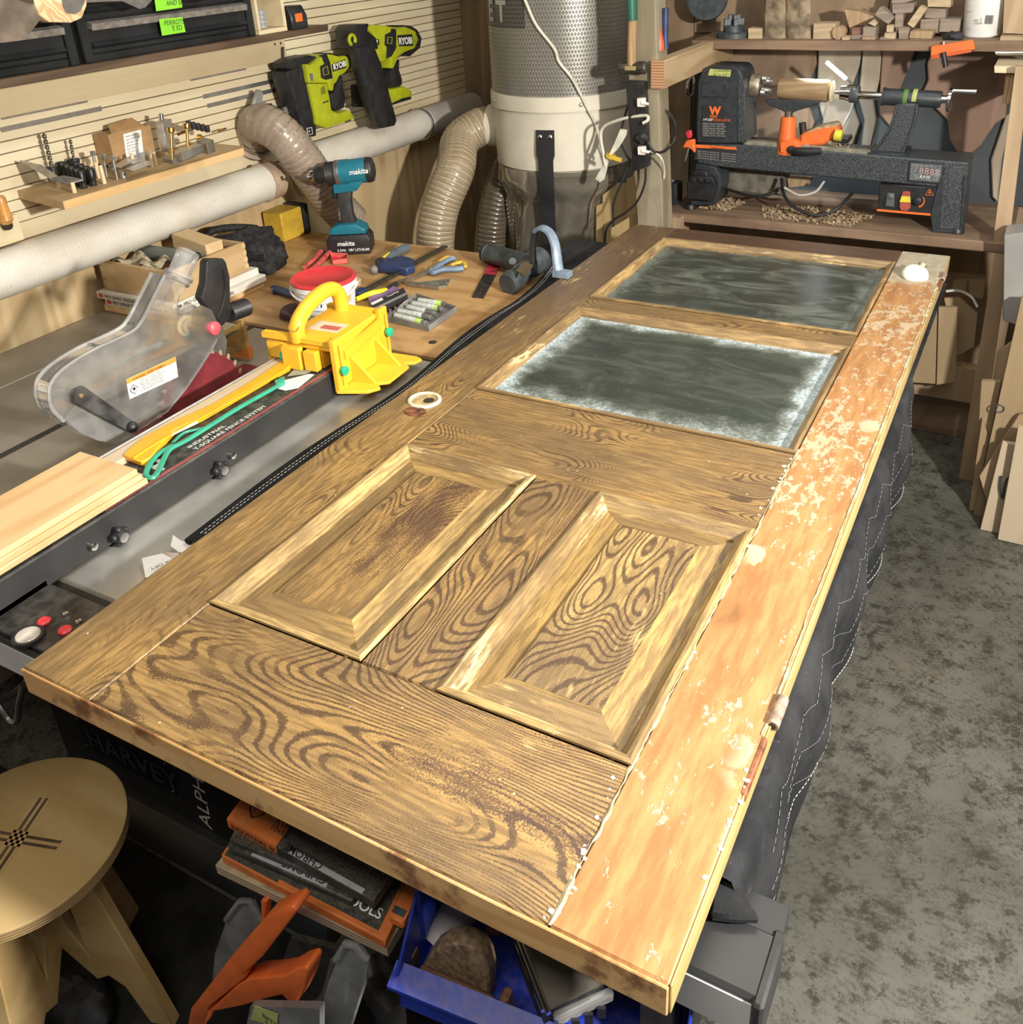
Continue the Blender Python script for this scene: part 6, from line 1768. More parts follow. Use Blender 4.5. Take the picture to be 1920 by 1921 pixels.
fr_ = [at(606, 129, x=-1.0342), at(614, 124, x=-1.0342), at(617, 139, x=-1.0342), at(608, 141, x=-1.0342)]
MB().tube(fr_ + [fr_[0]], 0.0012, 5).build('yellow_outline', M_lime2, o1['black_band'])
a = at(626, 131.5, x=-1.0340); b = at(649, 123.5, x=-1.0340)
text('RYOBI', a, b - a, V((0, 0, 1)), 0.0175, 'white_lettering', M_white, o1['name_panel'], 0.0006, sx=0.96, bold=0.03)
q_ = [at(576, 241, x=-1.0436), at(585, 239, x=-1.0436), at(587, 251, x=-1.0436), at(578, 253, x=-1.0436)]
MB().tube(q_ + [q_[0]], 0.0010, 5).build('white_square', M_white, o1['magazine_cap'])
text('18', at(578.5, 249, x=-1.0436), (0, 1, 0.1), (0, 0, 1), 0.006, 'white_lettering', M_white, o1['magazine_cap'], 0.0004)
n2, o2 = nailer('upper right acid yellow nail gun with long slanted black magazine hanging on the slatted wall', at(720, 130, x=-1.1), 0, [
    ('magazine', M_blk2, [(668, 90), (702, 86), (716, 120), (745, 226), (741, 236), (716, 241), (704, 215), (690, 178)], -0.982, 0.036, 0.003, None),
    ('nose_block', M_blk2, [(683, 160), (692, 158), (702, 185), (704, 200), (685, 202)], -1.035, 0.060, 0.003, None),
    ('drive_head', M_blk2, [(665, 57), (672, 46), (693, 44), (690, 58), (706, 70), (711, 92), (668, 92), (669, 73)], -1.015, 0.085, 0.004, None),
    ('housing', M_lime2, [(689, 53), (698, 46), (726, 48), (745, 54), (761, 50), (780, 58), (786, 74), (779, 91), (761, 98), (749, 106), (739, 129), (732, 128), (733, 110), (724, 112), (720, 117), (710, 115), (706, 86), (702, 66)], -1.020, 0.100, 0.005, None),
    ('rear_bumper', M_blk2, [(756, 47), (772, 48), (784, 56), (792, 72), (789, 90), (770, 106), (752, 104), (765, 98), (781, 90), (787, 74)], -1.032, 0.080, 0.003, None),
    ('grip', M_blk2, [(741, 126), (751, 110), (750, 131), (756, 149), (755, 161), (737, 165), (735, 147), (733, 131)], -1.040, 0.060, 0.006, None),
    ('battery_foot', M_lime2, [(727, 170), (745, 165), (759, 162), (773, 171), (774, 184), (755, 190), (737, 196), (732, 190)], -1.030, 0.085, 0.004, None),
    ('foot_shade', M_blk2, [(735, 194), (756, 184), (771, 181), (772, 186), (756, 191), (737, 197)], -1.0285, 0.05, 0.001, None),
    ('black_band', M_blk2, [(735, 53), (744, 55), (744, 90), (735, 106), (725, 110), (726, 88), (722, 84), (723, 65), (733, 60)], -1.0185, 0.010, 0.001, None),
    ('name_panel', M_blk2, [(746, 66), (774, 64), (776, 86), (749, 87)], -1.0185, 0.006, 0.001, None),
    ('trigger', M_blk2, [(723, 113), (734, 111), (734, 126), (724, 125)], -1.045, 0.03, 0.002, None),
])
for i in range(2):
    MB().tube([at(676 + i * 16, 92, x=-0.9815), at(712 + i * 14, 236, x=-0.9815)], 0.0022, 6).build('magazine_rib', M_blk2, o2['magazine'])
for i in range(3):
    MB().prism([at(676 + i * 7, 103 + i * 22, x=-0.9818), at(680 + i * 7, 105 + i * 22, x=-0.9818), at(684 + i * 7, 118 + i * 22, x=-0.9818), at(681 + i * 7, 118 + i * 22, x=-0.9818)], (0.0006, 0, 0)).build('magazine_window', M_ink, o2['magazine'])
a = at(749, 83.5, x=-1.018); b = at(773, 81.5, x=-1.018)
text('RYOBI', a, b - a, V((0, 0, 1)), 0.022, 'white_lettering', M_white, o2['name_panel'], 0.0006, sx=0.92, bold=0.03)
fr_ = [at(728, 70, x=-1.0182), at(736, 70, x=-1.0182), at(735, 82, x=-1.0182), at(727, 81, x=-1.0182)]
MB().tube(fr_ + [fr_[0]], 0.0013, 5).build('yellow_outline', M_lime2, o2['black_band'])
hk = at(661, 75, x=-1.015)
MB().tube([hk + V((0, 0.0155 * math.cos(a), 0.0155 * math.sin(a))) for a in [math.radians(-40 + 280 * i / 16) for i in range(17)]], 0.0058, 8).build('belt_hook', M_lime2, n2)
for px, py in ((709, 79),):
    MB().cbox(at(px, py, x=-1.008), (0.006, 0.012, 0.02), (0, 0, 0), 0.002).build('steel_clip', M_chrome, n2)

# ------------------------------------------------------------------ dust collector in the corner
DC = V((-0.475, 2.555, 0))
dcx = thing('dust_collector', 'tall mesh dust collector canister over a cream drum and clear bag in the far corner', 'dust collector', DC)
def mat_mesh():
    t = NT('expanded_metal_mesh')
    xyz = t.sep()
    ang = t.math('ARCTAN2', xyz[1], xyz[0])
    u = t.math('MULTIPLY', ang, 0.252 / 0.0105)
    v = t.math('DIVIDE', xyz[2], 0.0130)
    ru = t.math('FRACT', u)
    row = t.math('FLOOR', v)
    off = t.math('MULTIPLY', t.math('MODULO', row, 2.0), 0.5)
    fu = t.math('SUBTRACT', t.math('FRACT', t.math('ADD', u, off)), 0.5)
    fv = t.math('SUBTRACT', t.math('FRACT', v), 0.5)
    d = t.math('ADD', t.math('MULTIPLY', t.math('ABSOLUTE', fu), 1.0), t.math('MULTIPLY', t.math('ABSOLUTE', fv), 0.75))
    hole = t.step(d, 0.50, 0.40)
    n = t.noise(t.co(), 5, 3)
    wire = t.mix(n, (0.30, 0.29, 0.26), (0.46, 0.45, 0.41))
    c = t.mix(t.math('MULTIPLY', hole, 0.85), wire, (0.115, 0.110, 0.098))
    mt = t.math('SUBTRACT', 0.75, t.math('MULTIPLY', hole, 0.6))
    return t.done(t.pbsdf(c, 0.36, mt, t.bump(t.math('SUBTRACT', 1.0, hole), 0.5, 0.002), 0.5))
M_meshm = mat_mesh()
M_creamp = pm('cream_enamel', (0.64, 0.60, 0.50), 0.35, 0, 0.10, 7, 0.02)
ZR0, ZR1, ZR2 = 0.985, 1.185, 1.235
can = MB().lathe(DC + V((0, 0, ZR2 - 0.01)), (0, 0, 1), [(0.252, 0), (0.252, 1.0)], 72, False, True).build('mesh_canister', M_meshm, dcx)
MB().lathe(DC + V((0, 0, ZR1)), (0, 0, 1), [(0.250, 0), (0.258, 0.001), (0.258, ZR2 - ZR1 - 0.002), (0.250, ZR2 - ZR1)], 72).build('clamp_band', M_creamp, dcx)
MB().lathe(DC + V((0, 0, ZR0 - 0.028)), (0, 0, 1), [(0.205, 0), (0.232, 0.012), (0.240, 0.030), (0.247, 0.034), (0.249, ZR1 - ZR0 + 0.028)], 72).build('cream_drum', M_creamp, dcx)
def dcp(deg, z, r=0.258):
    a = math.radians(deg)
    return DC + V((r * math.cos(a), r * math.sin(a), z))
for dg in (-132, -52):
    n_ = V((math.cos(math.radians(dg)), math.sin(math.radians(dg)), 0))
    MB().lathe(dcp(dg, 1.208), n_, [(0.007, 0), (0.007, 0.003), (0.005, 0.005), (0.0, 0.0055)], 6).build('band_bolt', M_steel, dcx)
# name label showing through the mesh
def dpatch(a0, a1, z0, z1, mat, nm, r, par=can):
    m = MB()
    def fn(u, v):
        return dcp(a0 + (a1 - a0) * u, z0 + (z1 - z0) * v, r)
    return m.sheet(fn, 16, 1).build(nm, mat, par)
def meshy(name, col, holecol):
    t = NT(name)
    xyz = t.sep()
    ang = t.math('ARCTAN2', xyz[1], xyz[0])
    u = t.math('MULTIPLY', ang, 0.252 / 0.0105)
    v = t.math('DIVIDE', xyz[2], 0.0130)
    off = t.math('MULTIPLY', t.math('MODULO', t.math('FLOOR', v), 2.0), 0.5)
    fu = t.math('SUBTRACT', t.math('FRACT', t.math('ADD', u, off)), 0.5)
    fv = t.math('SUBTRACT', t.math('FRACT', v), 0.5)
    d = t.math('ADD', t.math('ABSOLUTE', fu), t.math('MULTIPLY', t.math('ABSOLUTE', fv), 0.75))
    c = t.mix(t.math('MULTIPLY', t.step(d, 0.42, 0.30), 0.8), (0.20, 0.195, 0.18), holecol)
    c = t.mix(0.55, c, col)
    return t.done(t.pbsdf(c, 0.45, 0.2))
M_lblk, M_lred, M_lwht = meshy('label_black_mesh', (0.02, 0.02, 0.02), (0.01, 0.01, 0.01)), meshy('label_red_mesh', (0.42, 0.07, 0.06), (0.3, 0.03, 0.03)), meshy('label_white_mesh', (0.5, 0.5, 0.48), (0.4, 0.4, 0.4))
dpatch(-160, -92, 1.445, 1.535, M_lblk, 'black_label', 0.2526)
dpatch(-160, -92, 1.537, 1.62, M_lred, 'red_label', 0.2526)
for i, ch_ in enumerate('JET'):
    dg = (-147, -131, -115)[i]
    a = math.radians(dg)
    text(ch_, dcp(dg, 1.465, 0.2534), (-math.sin(a), math.cos(a), 0), (0, 0, 1), 0.062, 'label_letter', M_lwht, can, 0.0004, align='CENTER', bold=0.03)
# inlet stub, bag, strap
il = dcp(-168, 1.095, 0.240)
inn = V((math.cos(math.radians(-168)), math.sin(math.radians(-168)), 0.0))
MB().lathe(il - inn * 0.02, inn, [(0.074, 0), (0.074, 0.062), (0.070, 0.063)], 28).build('inlet_stub', M_creamp, dcx)
M_bagp = clear('dusty_bag_plastic', 0.42, tint=(0.62, 0.60, 0.56), dirt=(0.22, 0.20, 0.165), rough=0.16, cloud=0.35, scale=6)
def bagf(u, v):
    a = math.tau * u
    z = 0.985 - 0.60 * v
    r = 0.243 - 0.035 * min(1, max(0, (v - 0.10) / 0.1)) + 0.012 * math.sin(a * 7 + v * 5) * min(1, v * 4) + 0.006 * math.sin(a * 17 + v * 9) * min(1, v * 4)
    if v < 0.10:
        r += 0.004 * math.sin(a * 11)
    return DC + V((r * math.cos(a), r * math.sin(a), z))
MB().sheet(bagf, 96, 30).build('collection_bag', M_bagp, dcx)
MB().lathe(DC + V((0, 0, 0.05)), (0, 0, 1), [(0.19, 0), (0.20, 0.02), (0.195, 0.46), (0.15, 0.60), (0.0, 0.64)], 40).build('dust_fill', pm('packed_sawdust', (0.10, 0.085, 0.065), 0.9, 0, 0.3, 10), dcx)
MB().lathe(DC, (0, 0, 1), [(0.30, 0), (0.30, 0.04), (0.19, 0.05)], 32).build('base_tray', M_black, dcx)
def strapf(u, v):
    a = math.radians(-79 + (u - 0.5) * 14 * (1.0 if v < 0.25 else 0.82))
    z = 1.130 - 0.40 * v
    r = 0.2535 + 0.006 * math.sin(v * 5)
    return DC + V((r * math.cos(a), r * math.sin(a), z))
MB().sheet(strapf, 8, 20, 0.004).build('hanging_strap', M_black, dcx, label='glossy black strap')
for s in (-1, 1):
    p = dcp(-79 + s * 4.0, 1.108, 0.2585)
    n_ = V((p.x - DC.x, p.y - DC.y, 0)).normalized()
    MB().lathe(p, n_, [(0.0085, 0), (0.0085, 0.001), (0.006, 0.0035), (0, 0.0045)], 16).build('strap_rivet', M_chrome, dcx)
hose('flexible_hose', 'tan ribbed flexible hose dropping from the dust collector inlet to the floor', [il + inn * 0.035, il + inn * 0.075 + V((0, -0.02, -0.004)), il + inn * 0.130 + V((0.01, -0.07, -0.045)), (-0.775, 2.28, 0.98), (-0.800, 2.20, 0.86), (-0.815, 2.17, 0.72), (-0.82, 2.16, 0.45), (-0.82, 2.16, 0.08)], 0.068, M_h2, M_h2r, 0.0165)
hose('flexible_hose', 'dark ribbed hose in the shadow behind the tan hose', [(-0.70, 2.62, 1.02), (-0.72, 2.53, 0.90), (-0.745, 2.47, 0.75), (-0.76, 2.44, 0.50), (-0.76, 2.42, 0.10)], 0.062, M_h3, pm('dark_rib', (0.15, 0.12, 0.08), 0.45), 0.0165)

# white extension cord over the canister
M_cordw = pm('ivory_cord', (0.66, 0.64, 0.55), 0.45)
M_cordb = pm('black_cord', (0.014, 0.014, 0.015), 0.5)
single(MB().tube([dcp(-97, 1.60, 0.262), dcp(-89, 1.52, 0.262), dcp(-82, 1.455, 0.262), dcp(-70, 1.385, 0.262), dcp(-67, 1.345, 0.262), dcp(-58, 1.29, 0.264), dcp(-48, 1.20, 0.266), dcp(-41, 1.13, 0.268), (-0.20, 2.265, 1.07), (-0.19, 2.262, 1.03), (-0.195, 2.262, 1.06), (-0.21, 2.275, 1.145), (-0.14, 2.255, 1.185), (-0.05, 2.235, 1.205), (-0.035, 2.225, 1.195), (-0.05, 2.222, 1.185)], 0.0048, 8, 8), 'extension_cord', M_cordw, 'white power cord running down over the mesh canister to the power strip', 'cord')
bn = thing('coiled_cord', 'bundle of white cord tied with a yellow band hanging beside the power strip', 'cord', (-0.19, 2.27, 1.06))
for i in range(5):
    o_ = 0.006 * (i - 2)
    MB().tube([(-0.125 + o_, 2.262, 1.155), (-0.155 + o_ * 0.6, 2.262, 1.10), (-0.180, 2.260 + o_ * 0.3, 1.065), (-0.200 + o_ * 0.7, 2.262, 1.02), (-0.212 + o_, 2.262, 0.985 + 0.004 * abs(i - 2))], 0.0036, 7, 5).build('cord_loop', M_cordw, bn)
MB().lathe((-0.172, 2.260, 1.072), (0.75, 0, 0.9), [(0.0155, -0.007), (0.0155, 0.007)], 14, False, False).build('yellow_band', pm('yellow_velcro', (0.62, 0.42, 0.04), 0.7), bn)
MB().cbox((-0.150, 2.244, 1.068), (0.045, 0.003, 0.013), (0, 12, 0)).build('yellow_band', bpy.data.materials['yellow_velcro'], bn)

# ------------------------------------------------------------------ post, beam, power strip, hammer
M_post = wood('weathered_post', (0.33, 0.29, 0.21), (0.23, 0.19, 0.125), 2, 1, 0.65, ring=6, stain=0.2)
PY_ = 2.28
single(MB().prism([V((-0.088, PY_, 0)), V((0.002, PY_, 0)), V((-0.001, PY_, 0.86)), V((-0.040, PY_, 1.53)), V((-0.046, PY_, 2.495)), V((-0.134, PY_, 2.495)), V((-0.120, PY_, 1.28)), V((-0.088, PY_, 0.86))], (0, 0.088, 0)), 'timber_post', M_post, 'grey weathered timber post standing between the dust collector and the lathe bench', 'post', bevel=0.002)
bm_ = thing('timber_beam', 'short timber beam with rough end grain running back from the post', 'beam', (-0.02, 2.5, 1.28))
MB().box((-0.041, 2.262, 1.279), (0.000, 2.98, 1.360), 0.002).build('beam', wood('pine_beam', (0.50, 0.38, 0.23), (0.38, 0.26, 0.14), 1, 1, 0.6, ring=8), bm_)
MB().box((-0.041, 2.2605, 1.2795), (0.000, 2.2618, 1.3595)).build('end_grain', plyedge('end_grain_pine', (0.50, 0.30, 0.17), (0.30, 0.15, 0.08), 2, 0.004), bm_)
ps_ = thing('power_strip', 'black power strip screwed upright to the timber post', 'power strip', (-0.07, PY_ - 0.02, 1.03))
qs = [at(1182, 149, y=PY_ - 0.001), at(1216, 151, y=PY_ - 0.001), at(1223, 309, y=PY_ - 0.001), at(1196, 317, y=PY_ - 0.001)]
stp = MB().prism(qs, (0, -0.038, 0)).build('strip_body', M_blackplastic, ps_, bevel=0.004, seg=2)
fy = PY_ - 0.0395
def SP(px, py, dy=0.0):
    return at(px, py, y=fy - dy)
for i, (px, py) in enumerate(((1199, 168), (1203, 209), (1204, 234), (1207, 258), (1210, 281))):
    o = MB().cbox(SP(px, py), (0.030, 0.002, 0.030), (0, -3, 0), 0.001).build('outlet', M_blk2, stp)
    for s in (-1, 1):
        MB().cbox(SP(px, py, 0.0012) + V((0.006 * s, 0, 0.003)), (0.003, 0.001, 0.009), (0, -3, 0)).build('outlet_slot', M_ink, o)
M_plugw = pm('white_plug', (0.72, 0.69, 0.62), 0.4)
for nm, px, py, mat, lab in (('plug', 1206, 191, M_plugw, 'white plug in the upper part of the black power strip'), ('plug', 1207, 281, M_plugw, 'white plug low on the black power strip'), ('plug', 1206, 258, M_blackplastic, 'round black plug above the low white plug on the power strip')):
    p = SP(px, py, 0.003)
    t = thing(nm, lab, 'plug', p, 'plugs in the power strip')
    if mat is M_blackplastic:
        MB().lathe(p, (0, -1, 0), [(0.017, 0), (0.017, 0.010), (0.012, 0.016), (0.008, 0.022)], 16).build('plug_body', mat, t)
    else:
        MB().cbox(p - V((0, 0.009, 0)), (0.024, 0.018, 0.026), (0, -3, 0), 0.002).build('plug_body', mat, t)
    MB().cyl(p + V((0.004, -0.016, 0)), p + V((0.026, -0.018, -0.003)), 0.0065, 0.004, 10).build('strain_relief', mat, t)
single(MB().tube([SP(1214, 283, 0.012), SP(1232, 288, 0.010), SP(1243, 300, 0.0), SP(1247, 320, -0.03), SP(1246, 335, -0.04)], 0.0028, 6, 5), 'extension_cord', M_cordw, 'thin white cord curving right from the low white plug', 'cord')
single(MB().tube([SP(1213, 258, 0.014), SP(1222, 278, 0.016), SP(1233, 286, 0.006), SP(1250, 282, -0.06), SP(1266, 262, -0.10), SP(1268, 235, -0.10), SP(1256, 212, -0.10), SP(1243, 206, -0.09)], 0.0042, 7, 6), 'extension_cord', M_cordb, 'black cord looping round the right side of the timber post', 'cord')
single(MB().tube([SP(1212, 316, 0.0), SP(1210, 345, 0.0), SP(1196, 378, 0.0), SP(1175, 398, 0.0), SP(1150, 414, 0.0), SP(1138, 432, 0.0), SP(1135, 455, 0.0)], 0.0036, 7, 6), 'extension_cord', M_cordb, 'black cord hanging from the foot of the power strip towards the left', 'cord')
single(MB().tube([SP(1190, 160, -0.02), SP(1172, 220, -0.03), SP(1164, 260, -0.03), SP(1175, 290, -0.03), SP(1182, 305, -0.03), SP(1168, 340, -0.02), SP(1152, 380, -0.01), SP(1151, 425, 0)], 0.0036, 7, 6), 'extension_cord', M_cordb, 'black cord sagging left of the power strip above the plywood offcuts', 'cord')
sl = thing('sledge_hammer', 'small sledge hammer hanging head down on the timber post', 'hammer', (-0.115, PY_ - 0.04, 1.33))
hy = PY_ - 0.035
MB().lathe(at(1162, 127, y=hy), at(1207, 127, y=hy) - at(1162, 127, y=hy), [(0.015, 0), (0.0185, 0.004), (0.0185, 0.024), (0.016, 0.030), (0.016, 0.056), (0.0185, 0.062), (0.0185, 0.084), (0.015, 0.088)], 8).build('hammer_head', pm('dark_forged_steel', (0.09, 0.085, 0.075), 0.45, 0.7, 0.3, 50, 0.1), sl)
MB().tube([at(1185, 122, y=hy), at(1186, 80, y=hy), at(1187, 38, y=hy)], lambda q: 0.0165 - 0.001 * q, 12, 4, flat=0.8).build('wood_handle', M_legwood, sl)
MB().tube([at(1187, 38, y=hy), at(1186, 0, y=hy), at(1184, -45, y=hy)], 0.0190, 12, 4, flat=0.8).build('green_grip', pm('dark_green_rubber', (0.02, 0.11, 0.07), 0.5), sl)
MB().cbox(at(1183, 128, y=hy - 0.019), (0.035, 0.001, 0.012)).build('tan_stamp', pm('stamp_tan', (0.30, 0.23, 0.10), 0.6), sl)
oh = thing('orange_tool', 'tool with a long orange handle hanging right of the timber post', 'tool', (-0.03, 2.31, 1.45))
MB().tube([at(1230, -20, y=2.32), at(1232, 20, y=2.32), at(1236, 55, y=2.32), at(1240, 80, y=2.32), at(1240, 94, y=2.32)], lambda q: 0.008 + 0.007 * q, 12, 5, flat=0.7).build('orange_handle', pm('orange_grip', (0.60, 0.10, 0.04), 0.4), oh)
MB().tube([at(1249, 15, y=2.34), at(1248, 60, y=2.34), at(1249, 92, y=2.34)], 0.010, 10, 3).build('dark_blue_handle', M_blue, oh)
# plywood offcuts leaning left of the post
for i, (q, y, lab) in enumerate((((( 1131, 366), (1158, 345), (1186, 345), (1190, 440), (1131, 470)), 2.44, 'tall plywood offcut leaning behind the cords left of the timber post'),
                               (((1176, 336), (1197, 328), (1199, 420), (1178, 425)), 2.40, 'narrow plywood offcut touching the timber post'),
                               (((1147, 428), (1197, 398), (1199, 432), (1147, 470)), 2.33, 'low plywood offcut in front, left of the timber post foot'),
                               (((1119, 386), (1130, 382), (1130, 470), (1116, 470)), 2.42, 'thin plywood strip leaning leftmost beside the collector bag'))):
    pts = [at(px, py, y=y) for px, py in q]
    zb_ = 0.001
    lo = [p for p in pts]
    lo[2 if len(q) == 4 else 3].z = zb_
    lo[-1].z = zb_
    single(MB().prism(lo, (0, 0.014, 0)), 'plywood_offcut', wood('tan_offcut', (0.46, 0.34, 0.17), (0.36, 0.25, 0.12), 2, 1, 0.55, ring=6) if i == 0 else bpy.data.materials['tan_offcut'], lab, 'offcut', 'plywood offcuts by the post')
# ------------------------------------------------------------------ lathe bench, lathe, shelf and lumber at the back
M_bwood = wood('dusty_brown_bench', (0.26, 0.175, 0.115), (0.18, 0.115, 0.075), 0, 1, 0.7, ring=6, stain=0.35, staincol=(0.10, 0.065, 0.045))
M_stud = wood('pine_stud', (0.46, 0.335, 0.215), (0.36, 0.25, 0.15), 2, 1, 0.6, ring=7)
M_boardtan = wood('tan_board', (0.40, 0.30, 0.18), (0.33, 0.24, 0.14), 2, 1, 0.6, ring=5)
def pp_(pts, y):
    return [at(px, py, y=y) for px, py in pts]
def slab(name, mat, pts, y, th, parent=None, bevel=0.001, **k):
    return MB().prism(pp_(pts, y), (0, th, 0)).build(name, mat, parent, bevel=bevel, **k)
LB = thing('lathe_bench', 'dusty brown wooden bench along the back wall carrying the lathe', 'bench', (0.45, 2.75, 0))
MB().box((-0.092, 2.545, 0.788), (0.985, 2.983, 0.820), 0.003).build('bench_top', M_bwood, LB)
slab('leg', M_stud, [(1832, 908), (1797, 905), (1868, 470), (1896, 470)], 2.548, 0.040, LB)
MB().box((-0.09, 2.60, 0), (-0.05, 2.69, 0.787), 0.002).build('leg', M_stud, LB)
MB().box((-0.05, 2.78, 0.17), (0.955, 2.83, 0.30), 0.002).build('lower_rail', M_stud, LB)
MB().box((-0.05, 2.84, 0.0), (1.02, 2.87, 0.16), 0.002).build('kick_board', M_bwood, LB)
MB().box((-0.088, 2.50, 0.745), (-0.02, 2.544, 0.815), 0.002).build('corner_block', M_stud, LB)
# studs above the bench at the right
st = thing('wall_stud', 'pale pine stud rising from the right end of the lathe bench', 'stud', (0.95, 2.55, 0.82))
slab('stud', M_stud, [(1862, 462), (1892, 472), (1925, 195), (1925, 125), (1906, 125)], 2.552, 0.040, st)
sb = thing('side_shelf', 'plywood shelf end resting on a pine joist at the right edge', 'shelf', (0.95, 2.6, 1.3))
slab('ply_shelf', M_lightply, [(1866, 124), (1960, 126), (1960, 139), (1866, 137)], 2.60, 0.30, sb)
slab('joist', plyedge('joist_end', (0.50, 0.36, 0.22), (0.36, 0.22, 0.12), 0, 0.005), [(1887, 139), (1918, 139), (1908, 196), (1881, 194)], 2.62, 0.25, sb)
single(MB().cyl(at(1868, 100, y=2.62), at(1960, 99, y=2.62), 0.0055, None, 10), 'steel_rod', M_chrome, 'bright steel rod pointing left at the right edge above the plywood shelf', 'rod')

# upper shelf and its offcuts
us = thing('offcut_shelf', 'brown wooden shelf of offcuts above the lathe', 'shelf', (0.4, 2.85, 1.33))
UZ = at(1600, 76, y=2.72).z
MB().box((-0.075, 2.72, UZ - 0.030), (1.05, 2.984, UZ), 0.002).build('shelf_board', M_bwood, us)
M_off = [wood('offcut_pale', (0.52, 0.41, 0.27), (0.42, 0.31, 0.19), 0, 2, 0.6, ring=8), wood('offcut_grey', (0.31, 0.25, 0.20), (0.235, 0.185, 0.145), 0, 2, 0.65, ring=8),
         wood('offcut_red', (0.25, 0.135, 0.095), (0.19, 0.10, 0.07), 0, 2, 0.6, ring=8), wood('offcut_tan', (0.42, 0.30, 0.18), (0.34, 0.235, 0.135), 2, 2, 0.6, ring=8)]
OFF = [  # outline in the photograph, front plane, depth, material, label
    (((1404, 53), (1430, 54), (1430, 75), (1404, 74)), 2.76, 0.05, 0, 'small pale block alone beside the dark chuck'),
    (((1527, 44), (1568, 44), (1566, 79), (1525, 78)), 2.76, 0.07, 0, 'pale square block right of the rough slabs'),
    (((1561, 60), (1566, 52), (1574, 50), (1581, 54), (1584, 62), (1581, 72), (1572, 76), (1563, 71)), 2.745, 0.09, 3, 'round dowel end between two pale blocks'),
    (((1580, 69), (1594, 69), (1593, 82), (1579, 81)), 2.735, 0.05, 0, 'tiny pale cube on the shelf edge'),
    (((1584, 18), (1612, 22), (1641, 32), (1594, 53)), 2.80, 0.07, 3, 'wedge shaped offcut with coarse grain on top of the pile'),
    (((1641, 28), (1652, 13), (1679, 33), (1667, 46)), 2.79, 0.06, 1, 'grey block tilted steeply right of the wedge'),
    (((1674, 8), (1716, 6), (1714, 24), (1675, 26)), 2.82, 0.06, 1, 'grey block lying flat at the top of the pile'),
    (((1680, 26), (1695, 25), (1694, 53), (1679, 52)), 2.80, 0.05, 1, 'narrow grey block standing under the flat top block'),
    (((1702, 45), (1727, 11), (1739, 17), (1714, 53)), 2.79, 0.05, 0, 'pale stick leaning diagonally in the pile'),
    (((1740, -12), (1785, -12), (1784, 14), (1741, 13)), 2.83, 0.07, 0, 'striped pale block at the top edge of the photo'),
    (((1738, 15), (1776, 16), (1774, 36), (1735, 34)), 2.84, 0.07, 1, 'grey block under the striped pale block'),
    (((1728, 36), (1765, 36), (1762, 62), (1726, 60)), 2.83, 0.08, 1, 'wide grey block in the middle row of the pile'),
    (((1765, 36), (1803, 36), (1800, 60), (1762, 60)), 2.82, 0.08, 1, 'dark edged grey block beside the white bucket'),
    (((1598, 52), (1620, 52), (1619, 66), (1598, 66)), 2.78, 0.06, 2, 'reddish brown block at the left of the pile'),
    (((1598, 66), (1620, 66), (1618, 82), (1596, 81)), 2.76, 0.06, 1, 'grey block under the reddish brown block'),
    (((1620, 50), (1644, 52), (1642, 69), (1619, 68)), 2.76, 0.08, 1, 'grey brown block above another near the shelf middle'),
    (((1618, 69), (1642, 70), (1641, 87), (1616, 86)), 2.745, 0.08, 3, 'brown block at the shelf edge below a grey one'),
    (((1629, 44), (1640, 36), (1646, 44), (1642, 50)), 2.78, 0.04, 0, 'small pale triangle wedged on the pile'),
    (((1664, 47), (1677, 47), (1676, 61), (1663, 60)), 2.78, 0.05, 0, 'small pale cube in the middle of the pile'),
    (((1660, 62), (1681, 62), (1680, 75), (1659, 74)), 2.765, 0.05, 0, 'pale flat block under the small pale cube'),
    (((1652, 70), (1682, 75), (1681, 82), (1650, 81)), 2.75, 0.05, 1, 'thin dark strip lying under the pale flat block'),
    (((1686, 52), (1706, 52), (1707, 70), (1699, 82), (1687, 80)), 2.77, 0.06, 1, 'grey pentagon shaped block in the pile'),
    (((1709, 58), (1752, 59), (1748, 73), (1706, 72)), 2.76, 0.09, 3, 'long tan block on top of another near the orange clamp'),
    (((1708, 73), (1748, 74), (1747, 85), (1709, 84)), 2.755, 0.09, 3, 'long tan block under another near the orange clamp'),
    (((1676, -6), (1700, -8), (1716, 0), (1690, 8), (1672, 6)), 2.86, 0.06, 1, 'grey chunk highest at the back of the pile')]
for q, y, d, mi, lab in OFF:
    single(MB().prism(pp_(q, y), (0, d, 0)), 'wood_offcut', M_off[mi], lab, 'offcut', 'wood offcuts on the shelf', bevel=0.001)
# two rough-sawn bark slabs
M_rough = pm('chainsawn_wood', (0.25, 0.195, 0.13), 0.8, 0, 0.55, 22, 0.9, 0.3, bs=30)
for q, lab in ((((1437, -20), (1474, -20), (1474, 78), (1432, 76)), 'left one of two rough sawn slabs standing on the offcut shelf'), (((1475, -20), (1520, -20), (1522, 79), (1474, 78)), 'right one of two rough sawn slabs standing on the offcut shelf')):
    pts = pp_(q, 2.77)
    m = MB()
    A, B, C_, D = pts
    def fn(u, v, A=A, B=B, C_=C_, D=D):
        p = (A.lerp(B, u)).lerp(D.lerp(C_, u), v)
        edge = min(u, 1 - u, v, 1 - v)
        return p + V((0, -0.010 * min(1, edge * 9) + 0.006 * mnoise.noise(V((p.x * 60, p.z * 45, 3))), 0))
    m.sheet(fn, 10, 16, -0.055)
    single(m, 'rough_slab', M_rough, lab, 'slab', 'rough sawn slabs on the shelf')
